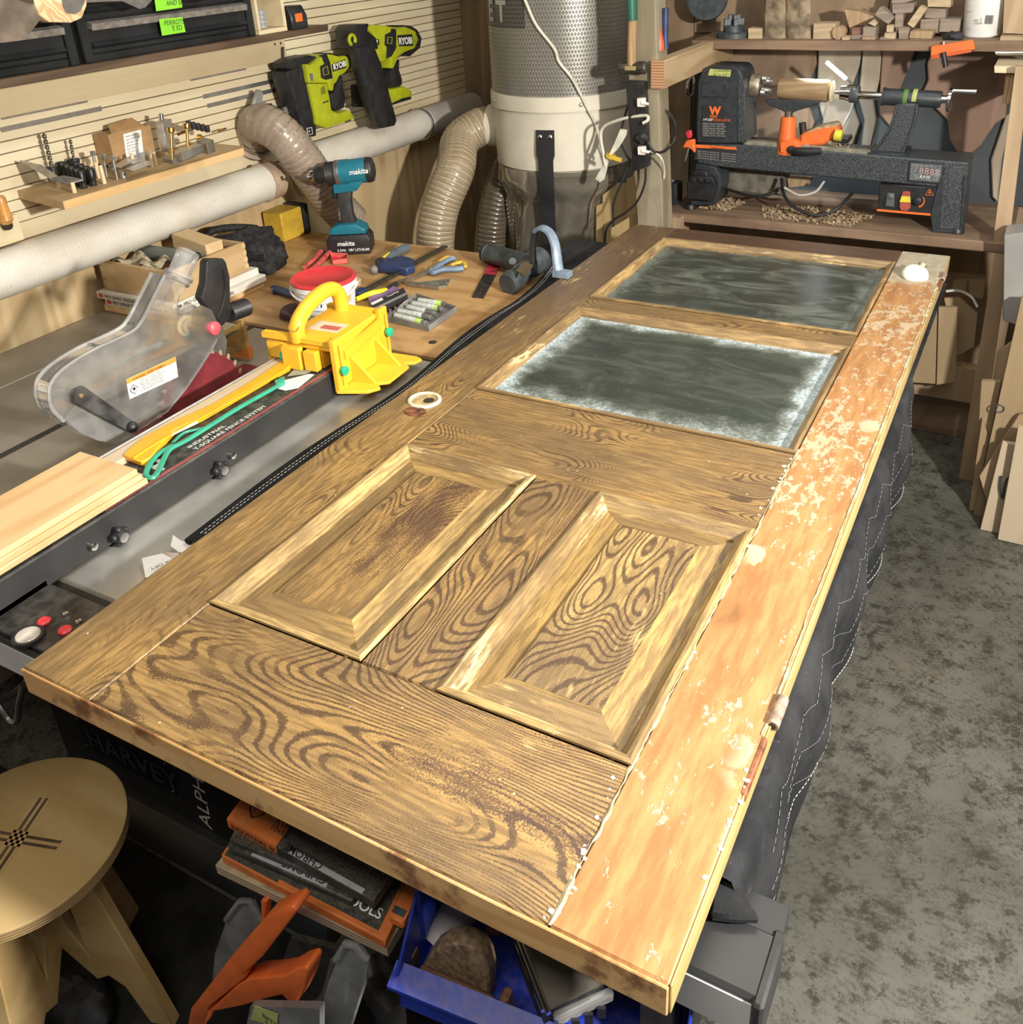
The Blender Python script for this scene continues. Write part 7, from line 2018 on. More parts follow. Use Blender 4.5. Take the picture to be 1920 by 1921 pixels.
# lathe chuck on the shelf
ck = thing('lathe_chuck', 'dark round lathe chuck with stepped jaws at the left end of the offcut shelf', 'chuck', at(1376, 73, y=2.79))
c = at(1376, 72, y=2.79)
MB().lathe(c, (0, 0, 1), [(0.052, 0), (0.055, 0.003), (0.055, 0.018), (0.050, 0.021), (0.034, 0.022), (0.034, 0.040), (0.028, 0.044)], 26).build('chuck_body', M_gun, ck)
for i in range(4):
    a = math.tau * i / 4 + 0.5
    d = V((math.cos(a), math.sin(a), 0))
    MB().cbox(c + d * 0.020 + V((0, 0, 0.052)), (0.026, 0.014, 0.022), (0, 0, math.degrees(a)), 0.001).build('jaw', M_gun, ck)
    MB().cbox(c + d * 0.013 + V((0, 0, 0.068)), (0.014, 0.012, 0.014), (0, 0, math.degrees(a)), 0.001).build('jaw', M_gun, ck)
# white bucket
wbk = thing('white_bucket', 'tall white plastic bucket with barcode print on the offcut shelf', 'bucket', at(1842, 82, y=2.84))
c = at(1842, 66, y=2.85); c.z = UZ + 0.0005
wb_ = MB().lathe(c, (0, 0, 1), [(0.050, 0), (0.053, 0.004), (0.063, 0.150), (0.064, 0.30)], 36).build('bucket_body', M_white, wbk)
MB().lathe(c + V((0, 0, 0.145)), (0, 0, 1), [(0.0635, 0), (0.0665, 0.002), (0.0665, 0.012), (0.0635, 0.014)], 36).build('bucket_collar', M_white, wbk)
by = c.y - 0.0590
M_prt = pm('dark_print', (0.12, 0.12, 0.12), 0.6)
for i in range(9):
    p = at(1849 + i * 1.7, 38, y=by + 0.001)
    MB().box((p.x, p.y - 0.0012, p.z - 0.010), (p.x + (0.0018 if i % 3 else 0.0009), p.y - 0.0002, p.z + 0.014)).build('barcode_bar', M_prt, wb_)
for px, py, s, h in ((1829, 46, 'HDPE', 0.006), (1829, 40, 'pp 2', 0.008), (1812, 24, 'MAX', 0.006), (1812, 56, 'FILL', 0.006)):
    p = at(px, py, y=by - 0.002)
    text(s, p, (1, 0, 0.04), (0, 0, 1), h, 'bucket_print', M_prt, wb_, 0.0006)
# orange jig clamp hanging from the shelf
oc = thing('orange_jig', 'orange bar jig with a black knob clamped on the front of the offcut shelf', 'jig', at(1790, 95, y=2.70))
slab('jig_bar', M_orange, [(1748, 87), (1826, 75), (1830, 92), (1746, 112)], 2.70, 0.018, oc)
slab('jig_lip', pm('dark_orange', (0.50, 0.09, 0.02), 0.5), [(1748, 104), (1820, 92), (1824, 98), (1746, 112)], 2.695, 0.004, oc)
MB().cyl(at(1770, 98, y=2.69), at(1775, 126, y=2.69), 0.008, None, 12).build('black_stem', M_blackplastic, oc)
MB().cyl(at(1770, 98, y=2.705), at(1771, 78, y=2.705), 0.004, None, 8).build('stem_screw', M_steel, oc)
single(blob(at(1790, 68, y=2.75), (0.030, 0.02, 0.014), 5.1, 0.4, 14, 8), 'black_clip', M_blackplastic, 'dark plastic clip lying on the shelf left of the white bucket', 'clip')
# round thing at the top of the left end, light boards at right
single(MB().lathe(at(1330, -2, y=2.90), (0, -1, 0.15), [(0.068, 0), (0.072, 0.01), (0.070, 0.02), (0.040, 0.022)], 28), 'round_disc', M_gun, 'dark round disc on the back wall at the top edge above the beam', 'disc')
single(MB().prism(pp_([(1886, -20), (1960, -20), (1960, 66), (1882, 62)], 2.78), (0, 0.05, 0)), 'pale_board', M_stud, 'pale wide board standing at the right end of the offcut shelf', 'board')
single(MB().prism(pp_([(1878, 68), (1960, 70), (1960, 92), (1874, 86)], 2.735), (0, 0.10, 0)), 'waney_slab', M_boardtan, 'waney edged plank lying under the pale board at the shelf end', 'slab')

# live edge slabs behind the lathe
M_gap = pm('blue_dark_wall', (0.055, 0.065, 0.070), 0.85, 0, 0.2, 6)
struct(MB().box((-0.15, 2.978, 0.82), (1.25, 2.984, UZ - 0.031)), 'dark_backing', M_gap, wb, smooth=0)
M_sl = [wood('slab_brown', (0.30, 0.215, 0.145), (0.22, 0.15, 0.10), 2, 1, 0.7, ring=7, stain=0.3), wood('slab_pale', (0.42, 0.37, 0.29), (0.33, 0.27, 0.20), 2, 1, 0.7, ring=7, stain=0.25, staincol=(0.16, 0.12, 0.09)), wood('slab_red', (0.29, 0.19, 0.14), (0.22, 0.14, 0.10), 2, 1, 0.7, ring=7, knots=0.6)]
SL = [([(1322, 90), (1530, 92), (1532, 120), (1520, 150), (1516, 190), (1528, 230), (1512, 272), (1400, 276), (1310, 276)], 0, 'brown live edge slab behind the lathe headstock'),
      ([(1536, 92), (1617, 92), (1612, 125), (1599, 160), (1602, 200), (1614, 232), (1600, 276), (1534, 276), (1544, 225), (1532, 180)], 1, 'pale live edge slab behind the lathe lamp'),
      ([(1619, 92), (1655, 92), (1650, 150), (1640, 190), (1645, 225), (1634, 282), (1614, 282), (1622, 225), (1611, 185)], 1, 'narrow pale live edge slab right of the lathe lamp'),
      ([(1656, 92), (1718, 94), (1700, 140), (1684, 178), (1692, 215), (1672, 240), (1650, 215), (1652, 150)], 2, 'reddish slab between the lathe lamp and the tailstock'),
      ([(1748, 94), (1895, 98), (1888, 220), (1868, 232), (1842, 272), (1825, 288), (1795, 286), (1782, 262), (1778, 226), (1752, 200), (1725, 186), (1742, 150), (1740, 120)], 2, 'wide brown slab with a pale bark edge right of the tailstock'),
      ([(1888, 215), (1900, 214), (1880, 300), (1872, 380), (1862, 370), (1860, 300)], 1, 'thin curved bark strip at the right beside the pine stud')]
for i, (q, mi, lab) in enumerate(SL):
    single(MB().prism(pp_(q, 2.955), (0, 0.020, 0)), 'live_edge_slab', M_sl[mi], lab, 'slab', 'live edge slabs behind the lathe', bevel=0.004)
MB_edge = [(1778, 226), (1784, 262), (1797, 284), (1825, 286), (1843, 270), (1868, 230), (1888, 218)]

# ------------------------------------------------------------------ the lathe
M_ham = pm('hammered_grey_paint', (0.070, 0.080, 0.088), 0.32, 0.3, 0.5, 260, 0.6, 0.5, bs=300)
M_lath = pm('dark_lathe_paint', (0.030, 0.036, 0.042), 0.42, 0, 0.2, 60, 0.1)
LY = 2.60
la = thing('wood_lathe', 'dark grey wood lathe with orange tool rest column standing on the back bench', 'lathe', (0.40, 2.66, 0.8205))
slab('bed', M_ham, [(1312, 270), (1395, 272), (1820, 306), (1817, 312), (1770, 318), (1762, 352), (1700, 346), (1358, 314), (1342, 312), (1308, 306)], LY, 0.14, la, 0.004)
slab('left_foot', M_lath, [(1306, 306), (1342, 312), (1352, 330), (1352, 352), (1341, 386), (1294, 386), (1299, 340)], LY, 0.15, la, 0.005)
slab('right_foot', M_ham, [(1772, 312), (1818, 311), (1812, 360), (1806, 436), (1752, 434), (1748, 402), (1762, 352)], LY - 0.003, 0.15, la, 0.005)
slab('right_foot_skirt', M_lath, [(1764, 330), (1772, 330), (1768, 425), (1802, 427), (1808, 330), (1816, 330), (1806, 438), (1750, 436), (1746, 402)], LY - 0.008, 0.02, la, 0.002)
for px, py in ((1296, 388), (1795, 441)):
    c = at(px, py, y=LY + 0.01); c.z = 0.8205
    MB().cyl(c, c + V((0, 0, 0.018)), 0.021, 0.019, 16, 0.002).build('rubber_foot', M_blackplastic, la)
for dz in (0.0, 0.07):
    slab('bed_way', pm('dusty_way', (0.36, 0.34, 0.27), 0.4, 0.5, 0.3, 40) if dz == 0 else bpy.data.materials['dusty_way'], [(1395, 264), (1470, 268), (1632, 284), (1632, 290), (1395, 271)], LY + 0.012 + dz, 0.028, la, 0.001)
# headstock
hs_ = slab('headstock', M_lath, [(1306, 270), (1306, 235), (1309, 150), (1316, 133), (1326, 126), (1384, 128), (1392, 140), (1396, 180), (1398, 270)], LY + 0.004, 0.15, la, 0.006)
slab('cover_panel', M_lath, [(1316, 155), (1366, 155), (1366, 180), (1362, 184), (1318, 182), (1315, 178)], LY + 0.001, 0.008, hs_, 0.002)
slab('front_face', M_ham, [(1384, 150), (1397, 150), (1400, 268), (1384, 266)], LY + 0.0, 0.10, hs_, 0.002)
yt = LY + 0.0035
tq = pp_([(1333, 129), (1373, 131), (1370, 144), (1329, 141)], LY + 0.003)
tp = MB().prism(tq, (0, -0.002, 0)).build('tape_note', pm('yellow_green_tape', (0.45, 0.50, 0.16), 0.6), hs_, smooth=0)
for i, s in enumerate(('CONVERSION', 'BOX KEY')):
    text(s, tq[0] + V((0.012, -0.0028, -0.010 - 0.013 * i)), (1, 0, 0.02), (0, 0, 1), 0.009, 'handwriting', M_ink, tp, 0.0003, bold=-0.004)
pq = pp_([(1319, 197), (1360, 198), (1358, 261), (1316, 256)], LY + 0.003)
plq = MB().prism(pq, (0, -0.0015, 0)).build('maker_plate', M_ink, hs_, smooth=0)
o_ = V((0, -0.0022, 0))
text('W', at(1332, 214, y=LY + 0.0015) + o_, (1, 0, 0.02), (0, 0, 1), 0.024, 'orange_lettering', M_orange, plq, 0.0004, bold=0.06)
text('WEN', at(1332, 220.5, y=LY + 0.0015) + o_, (1, 0, 0.02), (0, 0, 1), 0.008, 'orange_lettering', M_orange, plq, 0.0004, bold=0.02)
text('14"x20"', at(1319.5, 226, y=LY + 0.0015) + o_, (1, 0, 0.02), (0, 0, 1), 0.0078, 'white_lettering', M_white, plq, 0.0004, bold=0.01)
text('WOOD LATHE', at(1336, 227, y=LY + 0.0015) + o_, (1, 0, 0.02), (0, 0, 1), 0.0078, 'orange_lettering', M_orange, plq, 0.0004, bold=0.0, sx=0.85)
for i in range(6):
    text('MODEL DATA 120V 60Hz' if i % 2 else 'SPEED RANGE 250-3550', at(1319, 233 + i * 4.4, y=LY + 0.0015) + o_, (1, 0, 0.02), (0, 0, 1), 0.0050, 'white_lettering', pm('dim_white_print', (0.40, 0.40, 0.40), 0.5) if 'dim_white_print' not in bpy.data.materials else bpy.data.materials['dim_white_print'], plq, 0.0004)
wq = pp_([(1306, 271), (1382, 276), (1381, 301), (1304, 299)], LY - 0.0005)
wl_ = MB().prism(wq, (0, -0.0015, 0)).build('warning_plate', M_ink, la, smooth=0)
slab('orange_band', M_orange, [(1306, 271), (1382, 276), (1382, 281), (1306, 277)], LY - 0.0022, 0.0006, wl_, 0)
text('WARNING', at(1334, 279, y=LY - 0.003), (1, 0, -0.05), (0, 0, 1), 0.007, 'lettering', M_ink, wl_, 0.0003)
for i in range(4):
    text('READ MANUAL BEFORE USE    WEAR EYE GUARD', at(1309, 284.5 + i * 4.3, y=LY - 0.0025), (1, 0, -0.03), (0, 0, 1), 0.0042, 'white_lettering', bpy.data.materials['dim_white_print'], wl_, 0.0003)
SYv = LY + 0.075
def S(px, py):
    return at(px, py, y=SYv)
axx = (S(1790, 186) - S(1300, 160)); axn = axx.normalized()
def lat(p, prof, name, mat, n=24, par=la):
    prof = [(r * 0.82, h * 0.76) for r, h in prof]
    return MB().lathe(p, axn, prof, n).build(name, mat, par)
lat(S(1292, 161), [(0.030, 0), (0.040, 0.003), (0.042, 0.010), (0.040, 0.018), (0.028, 0.022)], 'handwheel', M_chrome)
lat(S(1382, 160), [(0.036, 0), (0.036, 0.018), (0.028, 0.024), (0.028, 0.050), (0.022, 0.056)], 'spindle_nose', M_lath)
lat(S(1409, 160), [(0.034, 0), (0.044, 0.004), (0.044, 0.040), (0.040, 0.046)], 'chuck_body', pm('tan_chuck_steel', (0.34, 0.29, 0.21), 0.38, 0.7, 0.3, 40, 0.08))
for i in range(4):
    a = math.tau * i / 4 + 0.6
    Fm = frame(axn)
    d = Fm @ V((math.cos(a), math.sin(a), 0))
    for j, (rr_, L_) in enumerate(((0.020, 0.024), (0.030, 0.013))):
        MB().cyl(S(1433, 161) + d * rr_, S(1433, 161) + d * rr_ + axn * L_, 0.011, 0.009, 8).build('chuck_jaw', M_steel, la)
wpc = thing('turning_blank', 'round tan wooden turning blank held between the lathe chuck and tailstock', 'wood blank', S(1515, 170))
MB().lathe(S(1463, 166), axn, [(0.031, 0), (0.033, 0.003), (0.034, 0.07), (0.0345, 0.152), (0.033, 0.156)], 28).build('blank', wood('turned_blank', (0.36, 0.25, 0.14), (0.27, 0.18, 0.095), 0, 2, 0.6, ring=10), wpc)
MB().lathe(S(1561, 172), axn, [(0.0340, 0), (0.0340, 0.003), (0.029, 0.005), (0.0, 0.0052)], 28).build('sawn_end', pm('pale_end_grain', (0.66, 0.56, 0.36), 0.65, 0, 0.2, 90, 0.4), wpc)
lat(S(1567, 173), [(0.006, 0), (0.007, 0.018), (0.014, 0.019), (0.026, 0.024), (0.027, 0.046), (0.030, 0.047), (0.031, 0.085), (0.026, 0.090)], 'drill_chuck', M_chrome)
lat(S(1596, 176), [(0.0315, 0), (0.0325, 0.004), (0.0325, 0.030), (0.031, 0.034)], 'chuck_ring', M_gun)
lat(S(1608, 178), [(0.013, 0), (0.0145, 0.004), (0.0145, 0.100)], 'quill', M_chrome)
br2 = lat(S(1656, 181), [(0.034, 0), (0.034, 0.008), (0.0305, 0.010), (0.0305, 0.215), (0.028, 0.222)], 'tailstock_barrel', M_lath)
for f, mm_ in ((1696, pm('dull_green_tape', (0.10, 0.20, 0.05), 0.6)), (1713, bpy.data.materials['yellow_green_tape'])):
    lat(S(f, 183), [(0.0308, 0), (0.0312, 0.001), (0.0312, 0.016 if f < 1700 else 0.010), (0.0308, 0.017)], 'tape_band', mm_, 24, br2)
lat(S(1764, 186), [(0.014, 0), (0.014, 0.030)], 'screw_shaft', M_chrome)
lat(S(1778, 187), [(0.034, 0), (0.042, 0.003), (0.042, 0.014), (0.034, 0.018)], 'tailstock_wheel', M_chrome)
MB().cyl(S(1788, 170) + V((0, -0.005, 0)), S(1833, 172) + V((0, -0.005, 0)), 0.0075, 0.0085, 12).build('wheel_handle', M_chrome, la)
ts = slab('tailstock_body', M_ham, [(1684, 194), (1722, 195), (1719, 215), (1712, 245), (1700, 275), (1694, 292), (1632, 288), (1652, 270), (1668, 245), (1678, 220)], LY + 0.045, 0.06, la, 0.005)
slab('tailstock_foot', M_lath, [(1628, 286), (1700, 290), (1698, 297), (1628, 292)], LY + 0.008, 0.13, la, 0.002)
for pts in ([(1683, 196), (1677, 222), (1666, 247), (1650, 270), (1634, 286)], [(1721, 196), (1718, 217), (1710, 247), (1698, 276), (1692, 290)]):
    MB().tube([at(px, py, y=LY + 0.044) for px, py in pts], 0.0042, 6, 4).build('cast_rib', M_ham, ts)
# tool rest with orange column
slab('tool_rest', M_lath, [(1432, 187), (1542, 190), (1536, 196), (1496, 208), (1488, 212), (1474, 212), (1466, 207), (1444, 198)], LY + 0.010, 0.020, la, 0.003)
MB().cyl(at(1481, 208, y=LY + 0.02), at(1480, 222, y=LY + 0.02), 0.013, None, 16).build('rest_post', M_chrome, la)
MB().cyl(at(1480, 219, y=LY + 0.02), at(1475, 289, y=LY + 0.02), 0.0235, 0.030, 24, 0.003).build('orange_column', M_orange, la)
slab('orange_base', M_orange, [(1462, 264), (1492, 262), (1502, 274), (1498, 284), (1478, 293), (1462, 288)], LY - 0.012, 0.05, la, 0.006)
MB().ball(at(1486, 281, y=LY - 0.016), (0.015, 0.012, 0.013), 14, 10).build('lever_ball', M_blackplastic, la)
MB().tube([at(1488, 282, y=LY - 0.02), at(1505, 284, y=LY - 0.03), at(1541, 284, y=LY - 0.03)], lambda q: 0.010 + 0.003 * math.sin(q * 3), 10, 4).build('lever_handle', M_blackplastic, la)
MB().cyl(at(1506, 230, y=LY + 0.05), at(1508, 252, y=LY + 0.05), 0.011, None, 10).build('locking_lever', M_blackplastic, la)
slab('banjo', M_orange, [(1502, 252), (1532, 240), (1566, 234), (1574, 244), (1572, 256), (1545, 272), (1500, 276)], LY + 0.02, 0.07, la, 0.006)
slab('banjo_dust', pm('sawdust', (0.40, 0.30, 0.185), 0.9, 0, 0.3, 90, 0.6), [(1508, 250), (1532, 239), (1566, 233), (1572, 238), (1540, 246), (1512, 254)], LY + 0.021, 0.066, la, 0.003)
MB().cyl(at(1567, 253, y=LY + 0.012), at(1580, 255, y=LY + 0.012), 0.018, None, 16).build('yellow_cap', pm('cap_yellow', (0.62, 0.55, 0.05), 0.4), la)
# shavings heap on the bed and bench
def heap(q, z, n, s, name, lab, seed):
    rr = random.Random(seed)
    m = MB()
    for i in range(n):
        u, v = rr.random(), rr.random()
        A, B, C_, D = q
        p = (A.lerp(B, u)).lerp(D.lerp(C_, u), v)
        h = rr.random() * s * 1.6 * (1 - abs(2 * u - 1))
        m.cbox(p + V((0, 0, 0.002 + h)), (s * rr.uniform(0.4, 1.4), s * rr.uniform(0.3, 0.8), s * 0.12), (rr.uniform(-50, 50), rr.uniform(-50, 50), rr.uniform(0, 180)))
    o = m.build(name, bpy.data.materials['sawdust'])
    tag(o, lab, 'shavings', None, 'stuff')
bz = at(1600, 282, y=LY + 0.07).z
heap([V((0.28, LY + 0.02, bz)), V((0.50, LY + 0.02, bz - 0.004)), V((0.50, LY + 0.12, bz - 0.004)), V((0.28, LY + 0.12, bz))], bz, 420, 0.012, 'wood_shavings', 'pale heap of wood shavings on the lathe bed beside the tailstock', 3)
heap([V((0.25, 2.56, 0.8205)), V((0.52, 2.56, 0.8205)), V((0.58, 2.72, 0.8205)), V((0.20, 2.72, 0.8205))], 0.82, 700, 0.010, 'wood_shavings', 'thin scatter of shavings on the bench below the lathe bed', 5)
heap([V((0.0, 2.62, 0.8205)), V((0.10, 2.62, 0.8205)), V((0.14, 2.74, 0.8205)), V((0.02, 2.74, 0.8205))], 0.82, 260, 0.011, 'wood_shavings', 'pale shavings beside the left foot of the lathe', 9)
# display and control panel
dq = slab('display_frame', M_lath, [(1706, 302), (1773, 306), (1768, 346), (1703, 341)], LY - 0.006, 0.012, la, 0.002)
slab('display_face', pm('grey_speckle', (0.16, 0.175, 0.185), 0.4, 0.2, 0.4, 200), [(1710, 306), (1768, 310), (1764, 342), (1707, 337)], LY - 0.0075, 0.001, dq, 0)
slab('display_window', pm('dim_lcd', (0.13, 0.10, 0.10), 0.3), [(1723, 313), (1755, 315), (1753, 328), (1721, 326)], LY - 0.0085, 0.0008, dq, 0)
text('8888', at(1724, 325.5, y=LY - 0.0093), (1, 0, -0.05), (0, 0, 1), 0.019, 'digits', pm('pale_digit', (0.42, 0.33, 0.33), 0.5), dq, 0.0003, spacing=1.1)
text('R P M', at(1726, 333.5, y=LY - 0.0083), (1, 0, -0.05), (0, 0, 1), 0.008, 'white_lettering', M_white, dq, 0.0003, bold=0.01)
cp = slab('control_panel', M_blk2, [(1650, 345), (1762, 352), (1750, 404), (1647, 396)], LY - 0.004, 0.03, la, 0.003)
slab('orange_stripe', M_orange, [(1646, 392), (1749, 401), (1749, 405), (1646, 396)], LY - 0.0055, 0.001, cp, 0)
slab('grey_switch', pm('grey_switch', (0.11, 0.12, 0.125), 0.4), [(1666, 362), (1679, 363), (1678, 388), (1662, 386)], LY - 0.006, 0.002, cp, 0.0005)
MB().ball(at(1672, 369, y=LY - 0.007), (0.009, 0.004, 0.009), 12, 8).build('round_indicator', bpy.data.materials['grey_switch'], cp)
slab('red_paddle', pm('brick_red', (0.36, 0.08, 0.055), 0.45), [(1694, 359), (1708, 360), (1708, 372), (1709, 390), (1702, 397), (1690, 395), (1687, 388), (1690, 372)], LY - 0.012, 0.008, cp, 0.002)
slab('yellow_paddle', bpy.data.materials['cap_yellow'], [(1692, 368), (1708, 369), (1709, 380), (1688, 379)], LY - 0.014, 0.003, cp, 0.0005)
MB().lathe(at(1722, 377, y=LY - 0.0045), (0, -1, 0), [(0.013, 0), (0.012, 0.010), (0.010, 0.011)], 18).build('speed_knob', M_blackplastic, cp)
cc = at(1722, 377, y=LY - 0.0052)
MB().tube([cc + V((0.019 * math.cos(a), 0, 0.019 * math.sin(a))) for a in [math.radians(-70 + 115 * i / 10) for i in range(11)]], lambda q: 0.0035 - 0.0026 * q, 6).build('speed_arc', M_orange, cp)
tri = [at(1744, 355, y=LY - 0.0052), at(1752, 366.5, y=LY - 0.0052), at(1737, 365.5, y=LY - 0.0052)]
MB().tube(tri + [tri[0]], 0.0013, 5).build('hazard_triangle', M_orange, cp)
MB().prism([at(px, py, y=LY - 0.0052) for px, py in ((1745, 358), (1742, 362), (1744.5, 362), (1743.5, 365), (1747, 361), (1745, 361))], (0, -0.0006, 0)).build('hazard_bolt', M_orange, cp)
# lathe lamp: the bright strip
def emit(name, col, s):
    t = NT(name)
    e = t.n('Emission'); e.inputs[0].default_value = (*col, 1); e.inputs[1].default_value = s
    return t.done(e.outputs[0])
lp = thing('lathe_lamp', 'bright white strip lamp on a thin gooseneck above the lathe', 'lamp', at(1575, 250, y=2.74))
la0, la1 = at(1551, 116, y=2.70), at(1588, 148, y=2.70)
MB().cyl(la0, la1, 0.0062, None, 12, 0.002).build('glowing_strip', emit('lamp_glow', (0.80, 0.92, 1.0), 16), lp)
MB().tube([la1, at(1596, 155, y=2.72), at(1604, 172, y=2.75), at(1598, 205, y=2.76), at(1584, 232, y=2.75), at(1576, 250, y=2.74)], 0.004, 8, 5).build('gooseneck', pm('grey_gooseneck', (0.30, 0.31, 0.31), 0.4, 0.5), lp)
MB().box(at(1560, 240, y=2.735) - V((0, 0, 0.030)), at(1600, 262, y=2.80), 0.004).build('magnet_base', M_blackplastic, lp)
# orange clamp on the bench end and things left of the lathe
ocl = thing('trigger_clamp', 'orange and black trigger clamp hanging at the left end of the lathe', 'clamp', at(1288, 275, y=2.58))
slab('clamp_jaw', M_orange, [(1287, 264), (1302, 262), (1303, 288), (1298, 282), (1292, 277), (1280, 278)], 2.575, 0.022, ocl, 0.003)
slab('red_trigger', M_red, [(1285, 248), (1296, 244), (1298, 258), (1290, 262)], 2.575, 0.016, ocl, 0.003)
MB().cyl(at(1293, 276, y=2.58), at(1286, 302, y=2.58), 0.0035, None, 8).build('clamp_bar', M_steel, ocl)
cn_ = thing('black_canister', 'black canister with a grey stripe standing left of the lathe foot', 'canister', at(1265, 372, y=2.62))
c0 = at(1265, 378, y=2.66); c0.z = 0.8205
MB().lathe(c0, (0, 0, 1), [(0.028, 0), (0.029, 0.002), (0.029, 0.076), (0.026, 0.078), (0.024, 0.070), (0.0, 0.070)], 22).build('canister', M_blackplastic, cn_)
MB().cbox(c0 + V((-0.004, -0.0285, 0.036)), (0.012, 0.002, 0.062)).build('grey_stripe', M_gun, cn_)
cl2 = thing('black_case', 'black ribbed plastic case at the left foot of the lathe', 'case', at(1320, 360, y=2.575))
slab('case_body', M_blk2, [(1297, 330), (1336, 332), (1342, 345), (1338, 378), (1290, 374), (1288, 345)], 2.565, 0.03, cl2, 0.004)
slab('case_handle', M_blk2, [(1300, 320), (1325, 321), (1328, 332), (1298, 330)], 2.57, 0.02, cl2, 0.004)
for i in range(3):
    slab('case_latch', M_blk2, [(1296 + i * 13, 335), (1305 + i * 13, 336), (1305 + i * 13, 344), (1296 + i * 13, 343)], 2.558, 0.01, cl2, 0.002)
single(MB().tube([at(1472, 352, y=2.60), at(1500, 366, y=2.60), at(1530, 360, y=2.61), at(1547, 340, y=2.63)], 0.0042, 7, 6), 'cable', pm('pale_grey_cable', (0.40, 0.39, 0.36), 0.5), 'pale grey cable sagging under the lathe bed', 'cable')
single(MB().tube([at(1467, 335, y=2.66), at(1470, 362, y=2.62), at(1487, 385, y=2.59), at(1520, 402, y=2.575), at(1550, 402, y=2.58), at(1575, 388, y=2.60), at(1600, 362, y=2.66)], 0.0055, 7, 6), 'cable', M_cordb, 'thick black cable looping on the bench below the lathe bed', 'cable')
single(MB().tube([at(1350, 350, y=2.70), at(1400, 365, y=2.66), at(1440, 366, y=2.66), at(1468, 352, y=2.68)], 0.005, 7, 6), 'cable', M_cordb, 'black cable lying behind the left foot of the lathe', 'cable')
single(MB().prism(pp_([(1356, 322), (1470, 332), (1470, 368), (1352, 356)], 2.70), (0, 0.10, 0)), 'dusty_box', pm('dust_grey_box', (0.13, 0.12, 0.095), 0.8, 0, 0.4, 30), 'low dusty grey box under the left half of the lathe bed', 'box', bevel=0.003)
single(MB().prism(pp_([(1478, 334), (1520, 337), (1517, 348), (1480, 352)], 2.74), (0, 0.05, 0)), 'wood_offcut', M_off[3], 'small brown offcut lying under the lathe bed middle', 'offcut', 'wood offcuts on the shelf')
for q, nm in (((1534, 440), 'a'),):
    pass

# ------------------------------------------------------------------ boards stored below the bench
BB = [([(1700, 574), (1760, 574), (1756, 720), (1698, 716)], 2.70, 'broad tan board leaning below the lathe bench, left one of the pair'),
      ([(1762, 576), (1797, 576), (1793, 716), (1758, 722)], 2.69, 'narrow tan board leaning below the lathe bench, right one of the pair'),
      ([(1772, 560), (1800, 558), (1834, 590), (1828, 650), (1796, 668)], 2.74, 'grey tan board with a curved saw cut below the bench'),
      ([(1790, 526), (1815, 520), (1812, 556), (1782, 552)], 2.80, 'short brown board high at the back below the bench'),
      ([(1820, 522), (1850, 524), (1844, 560), (1818, 556)], 2.81, 'short brown board beside the leg, high below the bench'),
      ([(1640, 700), (1700, 705), (1700, 560), (1660, 560)], 2.77, 'shadowed board behind the edge of the door')]
for q, y, lab in BB:
    pts = pp_(q, y)
    for p in pts:
        p.z = max(p.z, 0.302) if y > 2.775 else max(p.z, 0.0)
    single(MB().prism(pts, (0, 0.012, 0)), 'stored_board', M_boardtan, lab, 'board', 'boards below the lathe bench')
single(MB().tube([at(1776, 546, y=2.735), at(1800, 545, y=2.735), at(1822, 556, y=2.735), at(1834, 575, y=2.735)], 0.010, 8, 5, flat=0.4), 'white_strip', M_white, 'white curved plastic strip lying over the boards below the bench', 'strip')

# lumber leaning at the right edge
LM = [([(1911, 802), (1990, 815), (1990, 1040), (1872, 1012)], 2.225, 0.018, 'pale plywood sheet standing nearest at the right edge of the floor'),
      ([(1881, 831), (1935, 838), (1905, 1000), (1842, 980)], 2.262, 0.018, 'pale plywood board with a hanging cord behind the nearest sheet'),
      ([(1838, 893), (1912, 780), (1960, 770), (1920, 930), (1880, 915)], 2.300, 0.018, 'tilted plywood board third from the front at the right edge'),
      ([(1917, 560), (1990, 560), (1960, 760), (1905, 790), (1868, 868), (1843, 884)], 2.335, 0.030, 'long brown plank with a round knot leaning at the right edge'),
      ([(1843, 786), (1856, 820), (1842, 900), (1828, 907)], 2.36, 0.020, 'narrow pale strip leftmost of the leaning lumber'),
      ([(1842, 716), (1878, 716), (1878, 735), (1852, 826)], 2.375, 0.020, 'brown board end behind the long plank'),
      ([(1870, 664), (1902, 640), (1900, 690), (1881, 716)], 2.405, 0.020, 'pale triangular ended board highest behind the long plank')]
M_lum = [wood('pale_ply_sheet', (0.56, 0.46, 0.33), (0.48, 0.38, 0.26), 2, 1, 0.55, ring=4), M_boardtan, M_stud]
for i, (q, y, th, lab) in enumerate(LM):
    pts = pp_(q, y)
    for p in pts:
        p.z = max(0.0012, p.z)
    b = min(pts, key=lambda p: p.z)
    if b.z > 0.004:
        k_ = [p.copy() for p in pts]
        pts = [p for p in k_]
        lo = sorted(range(len(pts)), key=lambda j: pts[j].z)[:2]
        for j in lo:
            pts[j].z = 0.0012
    single(MB().prism(pts, (0, th, 0)), 'leaning_board', M_lum[0 if i < 2 else (1 if i in (3, 5) else 2)], lab, 'board', 'lumber leaning at the right', bevel=0.001)
kc = at(1876, 766, y=2.334)
single(MB().tube([kc + V((0.012 * math.cos(a), -0.001, 0.012 * math.sin(a))) for a in [math.tau * i / 14 for i in range(14)]], 0.0022, 6, closed=True), 'wire_ring', M_gun, 'small dark ring hanging on the long brown plank', 'ring')
